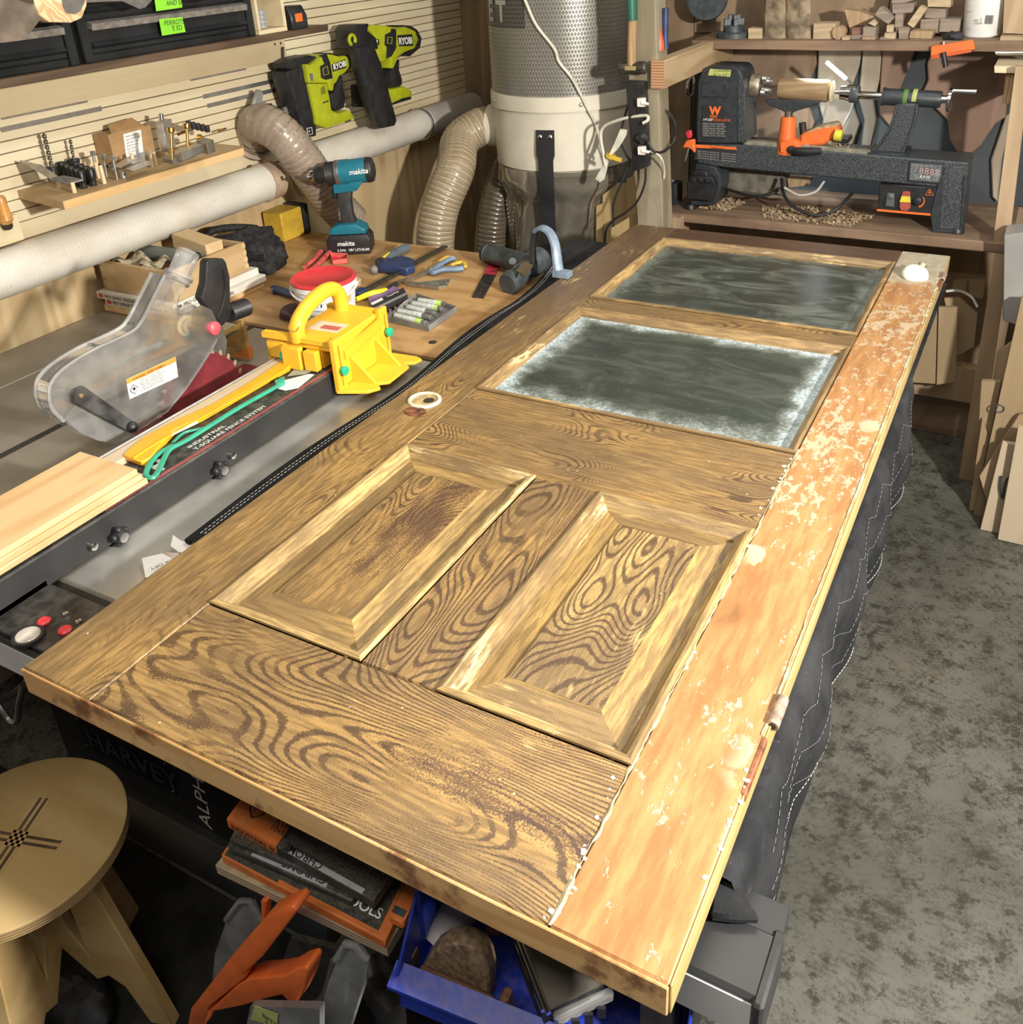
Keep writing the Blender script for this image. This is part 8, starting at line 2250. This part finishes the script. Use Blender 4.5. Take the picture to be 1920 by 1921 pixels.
single(MB().tube([at(1879, 893, y=2.255), at(1878, 915, y=2.252), at(1882, 935, y=2.252), at(1887, 905, y=2.252), at(1896, 893, y=2.255)], 0.003, 6, 6), 'loop_cord', M_gun, 'dark loop of cord hanging on the second plywood board', 'cord')
gb = thing('grey_cabinet', 'pale grey box cabinet above the leaning lumber at the right edge', 'cabinet', at(1900, 560, y=2.5))
slab('cabinet_body', pm('grey_cabinet_paint', (0.30, 0.29, 0.28), 0.5, 0, 0.1, 8), [(1885, 440), (1990, 430), (1990, 640), (1882, 601)], 2.43, 0.10, gb, 0.002)
MB().box((1.10, 2.44, 0), (1.13, 2.52, 0.62)).build('cabinet_leg', M_gun, gb)
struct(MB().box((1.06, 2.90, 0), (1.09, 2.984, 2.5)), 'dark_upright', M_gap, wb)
# ------------------------------------------------------------------ under the near edge of the door
# round plywood stool
SZs = 0.45
A_, B_, C2_ = at(90, 1422, z=SZs), at(228, 1560, z=SZs), at(60, 1727, z=SZs)
def circ(a, b, c):
    d = 2 * (a.x * (b.y - c.y) + b.x * (c.y - a.y) + c.x * (a.y - b.y))
    ux = ((a.x**2 + a.y**2) * (b.y - c.y) + (b.x**2 + b.y**2) * (c.y - a.y) + (c.x**2 + c.y**2) * (a.y - b.y)) / d
    uy = ((a.x**2 + a.y**2) * (c.x - b.x) + (b.x**2 + b.y**2) * (a.x - c.x) + (c.x**2 + c.y**2) * (b.x - a.x)) / d
    return V((ux, uy, a.z)), math.hypot(a.x - ux, a.y - uy)
SC, SR = circ(A_, B_, C2_)
M_stool = wood('birch_stool_face', (0.55, 0.40, 0.19), (0.46, 0.315, 0.135), 0, 0.9, 0.4, ring=5, stain=0.25, staincol=(0.33, 0.19, 0.06))
M_plyE = plyedge('stool_ply_edge', (0.50, 0.36, 0.18), (0.24, 0.15, 0.065), 2, 0.0026)
M_plyX = plyedge('ply_tenon_x', (0.50, 0.36, 0.18), (0.13, 0.08, 0.035), 0, 0.006)
stool = thing('plywood_stool', 'round plywood stool with crossed tenons through its seat, at the lower left', 'stool', (SC.x, SC.y, 0))
MB().lathe((SC.x, SC.y, SZs - 0.022), (0, 0, 1), [(SR - 0.002, 0), (SR, 0.002), (SR, 0.020), (SR - 0.003, 0.022)], 64).build('seat', M_stool, stool)
MB().lathe((SC.x, SC.y, SZs - 0.0205), (0, 0, 1), [(SR + 0.0004, 0), (SR + 0.0004, 0.018)], 64, False, False).build('seat_edge', M_plyE, stool)
# two interlocking frames; each frame is a pair of splayed legs cut from one sheet
d1v = (at(82, 1492, z=SZs) - at(10, 1598, z=SZs)); d1v.z = 0; d1v.normalize()
d2v = (at(118, 1585, z=SZs) - at(0, 1566, z=SZs)); d2v.z = 0; d2v.normalize()
XC_ = at(28, 1572, z=SZs); XC_.z = 0
XC_ = V((SC.x, SC.y, 0)) * 0.5 + XC_ * 0.5
for d, nm in ((d1v, 'a'), (d2v, 'b')):
    nrm = V((-d.y, d.x, 0))
    t_ = 0.011
    fr = MB()
    h0 = SZs - 0.0225
    # outline of the frame in its own plane: u along d, z up
    for s in (-1, 1):
        leg = [(s * 0.060, h0), (s * 0.112, h0), (s * 0.186, 0.0), (s * 0.140, 0.0), (s * 0.112, 0.105), (s * 0.088, 0.128), (s * 0.062, 0.165)]
        MB().prism([XC_ + d * u + V((0, 0, z)) - nrm * t_ for u, z in leg], nrm * (2 * t_)).build('leg', M_stool, stool, bevel=0.002)
        brc = [(s * 0.0, h0), (s * 0.030, h0), (s * 0.036, 0.25), (s * 0.062, 0.178), (s * 0.088, 0.128), (s * 0.060, 0.110), (s * 0.0, 0.20)]
        MB().prism([XC_ + d * u + V((0, 0, z)) - nrm * (t_ - 0.0006) for u, z in brc], nrm * (2 * t_ - 0.0012)).build('brace', M_stool, stool, bevel=0.002)
    R_ = Matrix((d, nrm, V((0, 0, 1)))).transposed()
    for k in range(5):
        v0 = -0.0140 + k * 0.0056
        MB().box((-0.078, v0, SZs - 0.004), (0.078, v0 + 0.0052, SZs + 0.0006 - (0.0004 if k % 2 else 0)), 0, R_, XC_).build('tenon_ply', M_stool if k % 2 == 0 else bpy.data.materials['dark_walnut'], stool)

# shelf cart: plywood shelf with saw blade cases
cart = thing('tool_cart', 'low cart with a plywood shelf and two posts under the near edge of the door', 'cart', (0.45, 0.30, 0))
SHZ = 0.60
q = [at(405, 1622, z=SHZ), at(752, 1790, z=SHZ)]
ex = (q[1] - q[0]).normalized(); ey = V((-ex.y, ex.x, 0))
def sh_(u, v, z):
    return q[0] + ex * u + ey * v + V((0, 0, z - SHZ))
L_ = (q[1] - q[0]).length
M_grain = pm('dusty_ply_top', (0.34, 0.27, 0.17), 0.75, 0, 0.25, 40, 0.1)
MB().prism([sh_(0, 0, SHZ - 0.018), sh_(L_ - 0.02, 0, SHZ - 0.018), sh_(L_ - 0.02, 0.34, SHZ - 0.018), sh_(0, 0.34, SHZ - 0.018)], (0, 0, 0.018)).build('ply_shelf', M_grain, cart)
MB().prism([sh_(0.0, -0.0008, SHZ - 0.0175), sh_(L_ - 0.02, -0.0008, SHZ - 0.0175), sh_(L_ - 0.02, 0.0002, SHZ - 0.0175), sh_(0, 0.0002, SHZ - 0.0175)], (0, 0, 0.017)).build('shelf_edge', plyedge('pale_ply_edge', (0.52, 0.43, 0.30), (0.30, 0.22, 0.14), 2, 0.003), cart)
for u, v in ((0.06, 0.29), (L_ - 0.06, 0.29)):
    p = sh_(u, v, 0)
    MB().box((p.x - 0.03, p.y - 0.02, 0), (p.x + 0.03, p.y + 0.02, SHZ - 0.0185), 0.002).build('post', M_blackdust, cart)
M_cmto = pm('orange_blade_case', (0.62, 0.16, 0.035), 0.4, 0, 0.12, 30, 0.03, 0.5, 0.35, (0.42, 0.25, 0.13))
M_case = pm('dusty_dark_case', (0.040, 0.042, 0.040), 0.5, 0, 0.4, 70, 0.1, 0.5, 0.55, (0.15, 0.125, 0.085))
M_slv = pm('silver_label', (0.52, 0.53, 0.55), 0.35, 0.3, 0.1, 40)
def case(pts, z0, h, lab, mat, nm='blade_case'):
    P4 = [at(px, py, z=z0 + h) for px, py in pts]
    for p in P4:
        p.z = z0
    t = thing(nm, lab, 'blade case', (P4[0] + P4[2]) / 2, 'saw blade cases on the cart shelf')
    b = MB().prism(P4, (0, 0, h)).build('case_body', mat, t, bevel=0.002)
    P_top = [p + V((0, 0, h)) for p in P4]
    return t, b, P_top
def strip_on(P_top, a0, a1, b0, b1, mat, nm, par, lift=0.0004):
    A, B, C_, D = P_top
    f = lambda a, b: (A.lerp(B, a)).lerp(D.lerp(C_, a), b) + V((0, 0, lift))
    return MB().prism([f(a0, b0), f(a1, b0), f(a1, b1), f(a0, b1)], (0, 0, 0.0004)).build(nm, mat, par, smooth=0)
z = SHZ + 0.001
t1, b1, T1 = case([(414, 1604), (722, 1766), (772, 1660), (470, 1520)], z, 0.016, 'large orange saw blade case at the bottom of the pile with black and white lettering', M_cmto)
strip_on(T1, 0.02, 0.36, 0.03, 0.97, M_case, 'dark_half', b1)
strip_on(T1, 0.36, 0.95, 0.10, 0.97, M_case, 'dark_panel', b1)
ux = (T1[1] - T1[0]).normalized(); uy = (T1[3] - T1[0]).normalized()
text('TOOLS', T1[0] + ux * ((T1[1] - T1[0]).length * 0.70) + uy * 0.020 + V((0, 0, 0.001)), ux, uy, 0.014, 'white_lettering', M_white, b1, 0.0004, bold=0.01)
text('CMT', T1[0] + ux * ((T1[1] - T1[0]).length * 0.47) + uy * 0.020 + V((0, 0, 0.001)), ux, uy, 0.016, 'orange_lettering', M_cmto, b1, 0.0004, bold=0.05, sx=1.3)
z += 0.0165
t2, b2, T2 = case([(426, 1588), (660, 1690), (700, 1600), (470, 1500)], z, 0.013, 'dark grey saw blade case second from the bottom with a silver band', M_case)
strip_on(T2, 0.20, 0.80, 0.02, 0.16, M_slv, 'silver_band', b2)
ux = (T2[1] - T2[0]).normalized(); uy = (T2[3] - T2[0]).normalized()
text('CHROME', T2[0] + ux * ((T2[1] - T2[0]).length * 0.79) + uy * 0.016 + V((0, 0, 0.001)), -ux, -uy, 0.012, 'lettering', M_ink, b2, 0.0004, bold=0.01)
z += 0.0135
t4, b4, T4 = case([(430, 1575), (640, 1660), (700, 1570), (480, 1480)], z, 0.010, 'thin dark saw blade case third from the bottom of the pile', M_case)
z += 0.0105
t3, b3, T3 = case([(426, 1536), (700, 1690), (790, 1560), (510, 1420)], z, 0.018, 'orange and dark grey saw blade case on top of the pile', M_case)
A, B, C_, D = T3
strip_on(T3, 0.0, 0.36, 0.0, 1.0, M_cmto, 'orange_half', b3)
MB().prism([A + V((0, 0, -0.016)), A.lerp(B, 0.36) + V((0, 0, -0.016)), A.lerp(B, 0.36), A], V((A - D).normalized() * 0.0008)).build('orange_spine', M_cmto, b3, smooth=0)
ux = (B - A).normalized(); uy = (D - A).normalized(); dn = (A - D).normalized()
text('INDUSTRIAL BLADES', A + ux * 0.006 + V((0, 0, -0.013)) + dn * 0.0012, ux, (0, 0, 1), 0.0085, 'spine_lettering', M_ink, b3, 0.0004, bold=0.01)
strip_on(T3, 0.44, 0.93, 0.0, 0.07, M_slv, 'silver_band', b3)
text('CHROME', A + ux * ((B - A).length * 0.66) + uy * 0.011 + V((0, 0, 0.001)), -ux, -uy, 0.011, 'lettering', M_ink, b3, 0.0004, bold=0.01)
c = A.lerp(B, 0.13).lerp(D.lerp(C_, 0.13), 0.30) + V((0, 0, 0.001))
sq = [(0, 0.017), (0.013, 0.012), (0.012, -0.006), (0, -0.016), (-0.012, -0.006), (-0.013, 0.012)]
MB().tube([c + ux * a + uy * b for a, b in sq + [sq[0]]], 0.0011, 5).build('shield_emblem', M_ink, b3)
text('CMT', c - ux * 0.0085 - uy * 0.003, ux, uy, 0.007, 'lettering', M_ink, b3, 0.0004)
text('XTREME', A.lerp(B, 0.26).lerp(D.lerp(C_, 0.26), 0.24) + V((0, 0, 0.001)), ux, uy, 0.010, 'lettering', M_ink, b3, 0.0004)
text('10x60', A.lerp(B, 0.26).lerp(D.lerp(C_, 0.26), 0.14) + V((0, 0, 0.001)), ux, uy, 0.009, 'lettering', M_ink, b3, 0.0004)
hq = A.lerp(B, 0.47).lerp(D.lerp(C_, 0.47), 0.42) + V((0, 0, 0.001))
MB().prism([hq + ux * a + uy * b for a, b in ((-0.018, 0.004), (-0.006, 0.006), (0, 0.012), (0.006, 0.006), (0.018, 0.004), (0.018, -0.004), (0.004, -0.006), (-0.004, -0.006), (-0.018, -0.004))], (0, 0, 0.0004)).build('hang_hole', M_ink, b3)
text('offto', A.lerp(B, 0.72).lerp(D.lerp(C_, 0.72), 0.42) + V((0, 0, 0.001)), ux, uy, 0.018, 'grey_lettering', M_gun, b3, 0.0004, shear=0.3)
z5 = SHZ + 0.0176
t5, b5, T5 = case([(728, 1718), (756, 1732), (792, 1662), (762, 1650)], z5 + 0.001, 0.014, 'small orange blade case standing out at the right end of the pile', M_cmto)
strip_on(T5, 0.1, 0.9, 0.12, 0.30, M_gun, 'print_mark', b5)

# blue bin with its contents
BZ0, BH = 0.52, 0.115
M_bluebin = pm('cobalt_blue_plastic', (0.010, 0.035, 0.36), 0.35, 0, 0.1, 30, 0.03, 0.5, 0.25, (0.22, 0.14, 0.13))
ba = at(742, 1832, z=BZ0 + BH - 0.055)
bb_ = at(948, 1916, z=BZ0 + BH - 0.055)
bb_ = ba + (bb_ - ba).normalized() * 0.355
bex = (bb_ - ba).normalized(); bey = V((-bex.y, bex.x, 0))
BL, BD = (bb_ - ba).length, 0.26
bin_ = thing('blue_bin', 'cobalt blue stacking bin of scraps hanging under the near right corner of the door', 'bin', ba + V((BL / 2, 0.1, 0)))
def bn_(u, v, z):
    return V((ba.x, ba.y, 0)) + bex * u + bey * v + V((0, 0, z))
MB().prism([bn_(0, 0, BZ0), bn_(BL, 0, BZ0), bn_(BL, BD, BZ0), bn_(0, BD, BZ0)], (0, 0, 0.004)).build('bin_floor', M_bluebin, bin_)
MB().prism([bn_(0, 0, BZ0 + 0.004), bn_(BL, 0, BZ0 + 0.004), bn_(BL, -0.012, BZ0 + 0.045), bn_(BL, 0.004, BZ0 + 0.060), bn_(0, 0.004, BZ0 + 0.060), bn_(0, -0.012, BZ0 + 0.045)], bey * 0.004).build('bin_front', M_bluebin, bin_) if False else MB().prism([bn_(0, 0, BZ0 + 0.004), bn_(BL, 0, BZ0 + 0.004), bn_(BL, 0, BZ0 + 0.060), bn_(0, 0, BZ0 + 0.060)], bey * 0.004).build('bin_front', M_bluebin, bin_, bevel=0.001)
MB().prism([bn_(-0.006, -0.012, BZ0 + 0.050), bn_(BL + 0.006, -0.012, BZ0 + 0.050), bn_(BL + 0.006, 0.016, BZ0 + 0.060), bn_(-0.006, 0.016, BZ0 + 0.060)], (0, 0, 0.006)).build('bin_lip', M_bluebin, bin_)
for u, nm in ((0.0, 'l'), (BL - 0.004, 'r')):
    MB().prism([bn_(u, 0.0, BZ0 + 0.004), bn_(u, BD, BZ0 + 0.004), bn_(u, BD, BZ0 + 0.165), bn_(u, 0.10, BZ0 + 0.165), bn_(u, 0.0, BZ0 + 0.066)], bex * 0.004).build('bin_side', M_bluebin, bin_, bevel=0.001)
for i in range(6):
    MB().prism([bn_(0.004, 0.06 + i * 0.03, BZ0 + 0.05), bn_(0.008, 0.065 + i * 0.03, BZ0 + 0.05), bn_(0.004, 0.07 + i * 0.03, BZ0 + 0.05)], (0, 0, 0.10)).build('side_rib', M_bluebin, bin_)
MB().prism([bn_(0, BD, BZ0), bn_(BL, BD, BZ0), bn_(BL, BD, BZ0 + 0.165), bn_(0, BD, BZ0 + 0.165)], bey * 0.004).build('bin_back', M_bluebin, bin_)
M_scrap = wood('rusty_wood_scrap', (0.20, 0.10, 0.06), (0.12, 0.055, 0.035), 0, 2, 0.7, ring=8)
zb = BZ0 + 0.005
def BP(pts, v):
    """points on the upright plane v behind the bin's front"""
    o, out = bn_(0, v, 0), []
    for px, py in pts:
        r = RX * (px - PX) + RD * (py - PY) + RF * FPX
        out.append(CAM + r * ((o - CAM).dot(bey) / r.dot(bey)))
    return out
def bpr(pts, v, th, name, mat, par=None, bev=0.003):
    return MB().prism(BP(pts, v), bey * th).build(name, mat, par, bevel=bev)
hd = thing('half_round_block', 'half round brown wood block standing at the front of the blue bin', 'wood block', bn_(0.10, 0.05, zb))
bpr([(783, 1895), (784, 1845), (795, 1810), (812, 1786), (832, 1773), (852, 1769), (876, 1772), (898, 1785), (912, 1806), (918, 1832), (918, 1910)], 0.040, 0.026, 'block', pm('dusty_brown_face', (0.25, 0.165, 0.10), 0.8, 0, 0.45, 120, 0.4), hd)
bpr([(783, 1826), (790, 1832), (860, 1862), (920, 1890), (926, 1925), (783, 1872)], 0.020, 0.016, 'front_strip', M_scrap, hd)
single(MB().prism(BP([(758, 1797), (772, 1798), (777, 1850), (762, 1846)], 0.030), bey * 0.02), 'wood_scrap', M_scrap, 'small red brown scrap in the left front corner of the blue bin', 'wood scrap', 'scraps in the blue bin', bevel=0.003)
single(MB().prism(BP([(934, 1876), (952, 1878), (956, 1915), (966, 1940), (940, 1935)], 0.018), bey * 0.02), 'wood_scrap', M_scrap, 'upright red brown scrap right of the half round block', 'wood scrap', 'scraps in the blue bin', bevel=0.004)
M_grayp = pm('grey_plastic_pipe', (0.42, 0.40, 0.42), 0.4, 0, 0.1, 30)
single(MB().lathe(BP([(808, 1778)], 0.075)[0], bey + V((0.30, 0, 0.20)), [(0.027, 0), (0.027, 0.085), (0.0240, 0.085), (0.0240, 0)], 26, False, False), 'grey_pipe', M_grayp, 'short open grey pipe resting in the left of the blue bin', 'pipe')
single(MB().lathe(BP([(815, 1735)], 0.165)[0], bex + V((0, 0, 0.15)), [(0.022, 0), (0.028, 0.015), (0.027, 0.09), (0.020, 0.10)], 18), 'grey_bottle', M_grayp, 'grey cloudy bottle behind the pipe in the blue bin', 'bottle')
single(MB().prism(BP([(906, 1748), (932, 1760), (958, 1778), (962, 1790), (940, 1802), (918, 1802), (908, 1785)], 0.120), bey * 0.03), 'red_plastic_piece', pm('clear_red_plastic', (0.40, 0.10, 0.07), 0.25), 'translucent red plastic piece in the middle of the blue bin', 'plastic piece', bevel=0.004)
single(MB().prism(BP([(886, 1726), (900, 1730), (913, 1755), (910, 1768), (903, 1765)], 0.135), bey * 0.015), 'orange_clip', M_orange, 'orange clip sticking up behind the red plastic piece in the bin', 'clip', bevel=0.002)
cs = thing('organizer_case', 'clear lidded organizer case leaning in the right half of the blue bin', 'case', bn_(0.30, 0.1, zb))
zc = BZ0 + 0.085
cq = [at(px, py, z=zc) for px, py in ((1020, 1902), (1135, 1845), (1075, 1770), (968, 1768))]
MB().prism([q_ - V((0, 0, 0.002)) for q_ in cq], (0, 0, -0.035)).build('case_tray', pm('dark_case_fill', (0.030, 0.030, 0.030), 0.6, 0, 0.5, 60), cs)
MB().prism(cq, (0, 0, 0.004)).build('clear_lid', pm('dusty_lid', (0.135, 0.120, 0.10), 0.3, 0, 0.3, 18), cs)
for dx in (0, 0.007):
    MB().tube([cq[3] + V((dx, 0, 0.006)), cq[0] + V((dx, 0, 0.006))], 0.0032, 8).build('lid_hinge', M_chrome, cs)
la_, lb_ = at(1040, 1912, z=zc - 0.012), at(1150, 1862, z=zc - 0.012)
bar(la_, lb_, 0.012, 0.016, 'front_latch', M_clearrim, cs, 0.003)
for i in range(4):
    MB().cbox(la_.lerp(lb_, 0.15 + 0.22 * i) + V((0.004, -0.010, -0.010)), (0.010, 0.004, 0.018), (0, 0, 25)).build('latch_tooth', M_blk2, cs)
# timber post under the corner
single(MB().box((0.770, 0.165, 0), (0.812, 0.20, 0.70), 0.002), 'timber_upright', M_post, 'weathered timber upright under the near right corner of the door', 'timber')
# hand saw with orange handle
os_ = thing('pull_saw', 'orange plastic saw frame with a hand grip hanging below the blade cases', 'saw', at(500, 1780, z=0.40))
y0 = 0.020
def U(px, py, y=y0):
    return at(px, py, y=y)
MB().prism([U(*p) for p in ((350, 1925), (356, 1895), (430, 1800), (500, 1720), (545, 1700), (556, 1712), (490, 1798), (455, 1830), (458, 1838), (392, 1890), (375, 1935))], (0, 0.030, 0)).build('frame', M_orange, os_, bevel=0.005, seg=2)
MB().prism([U(*p, y0 + 0.002) for p in ((446, 1846), (470, 1836), (505, 1834), (535, 1830), (556, 1818), (572, 1814), (579, 1822), (572, 1850), (558, 1880), (545, 1884), (530, 1868), (495, 1876), (455, 1888), (415, 1896), (390, 1900))], (0, 0.030, 0)).build('hand_grip', M_orange, os_, bevel=0.009, seg=3)
MB().prism([U(*p, y0 + 0.040) for p in ((488, 1690), (500, 1690), (498, 1735), (490, 1738))], (0, 0.012, 0)).build('rear_prong', M_orange, os_, bevel=0.002)
# clear bins
M_bin = clear('milky_bin_plastic', 0.30, tint=(0.85, 0.86, 0.88), dirt=(0.42, 0.43, 0.44), cloud=0.25, scale=14)
for nm, pts, y, lab in (('a', ((452, 1690), (468, 1690), (490, 1725), (470, 1760), (410, 1850), (396, 1850), (402, 1790), (425, 1725)), 0.10, 'milky clear plastic bin on the left behind the orange saw'), ('b', ((650, 1770), (668, 1775), (690, 1800), (684, 1850), (660, 1925), (592, 1925), (610, 1860), (632, 1800)), 0.03, 'milky clear plastic bin right of the orange saw grip')):
    t = thing('clear_bin', lab, 'bin', at(pts[0][0], pts[0][1], y=y), 'milky clear bins under the cart shelf')
    w = MB().prism([at(px, py, y=y) for px, py in pts], (0, 0.006, 0)).build('end_wall', M_bin, t, bevel=0.002)
    MB().tube([at(px, py, y=y) for px, py in (pts[-1], pts[0], pts[1], pts[2])], 0.005, 8).build('rim', M_bin, t)
    MB().prism([at(px, py, y=y + 0.05) for px, py in pts[2:5]] + [at(pts[1][0] + 6, pts[1][1], y=y + 0.05)], (0, 0.005, 0)).build('inner_wall', M_bin, t)
tr_ = thing('dark_tray', 'dark grey tray with bottles of hardware behind the orange saw grip', 'tray', at(580, 1790, y=0.12))
MB().prism([at(px, py, y=0.14) for px, py in ((545, 1760), (640, 1785), (610, 1890), (560, 1900), (520, 1830))], (0, 0.01, 0)).build('tray_face', M_case, tr_)
MB().tube([at(540, 1880, y=0.12), at(580, 1882, y=0.12), at(605, 1868, y=0.12), at(625, 1800, y=0.12)], 0.004, 8, 4).build('tray_rim', M_bin, tr_)
lw = thing('label_bin', 'pale bin front with a green tape note at the bottom edge', 'bin', at(520, 1910, y=-0.02))
MB().prism([at(px, py, y=0.0) for px, py in ((470, 1888), (600, 1892), (600, 1960), (455, 1960))], (0, 0.01, 0)).build('bin_front', M_bin, lw)
tq = [at(px, py, y=-0.002) for px, py in ((478, 1886), (522, 1902), (520, 1926), (470, 1912))]
tp = MB().prism(tq, (0, -0.0006, 0)).build('tape_note', bpy.data.materials['yellow_green_tape'], lw, smooth=0)
text('BITS', tq[0] + V((0.012, -0.0012, -0.014)), (1, 0, -0.15), (0, 0, 1), 0.010, 'handwriting', M_ink, tp, 0.0002)
text('5/8', tq[0] + V((0.014, -0.0012, -0.028)), (1, 0, -0.15), (0, 0, 1), 0.010, 'handwriting', M_ink, tp, 0.0002)
# black lump beside the stool and a dark hose behind the clear bin
single(blob((SC.x + 0.03, SC.y - 0.02, 0.06), (0.06, 0.05, 0.06), 2.2, 0.3, 16, 10, 0.001), 'black_pouch', M_blk2, 'small black pouch on the floor under the plywood stool', 'pouch')
single(MB().tube([at(690, 1800, y=0.14), at(705, 1850, y=0.12), at(730, 1890, y=0.10), at(735, 1930, y=0.10)], 0.022, 10, 5), 'black_hose', M_blk2, 'black hose end hanging between the clear bin and the blue bin', 'hose')

single(MB().box((-1.14, -0.95, 0.0005), (0.60, 0.292, 0.009), 0.003), 'floor_shade_mat', pm('floor_shade_black', (0.012, 0.012, 0.011), 0.8, 0, 0.6, 14, 0.2, 0.3), 'black mat added for the deep shade on the floor in front of the saw cabinet', 'mat')  # added sheet: its black stands for the deep shade on this floor
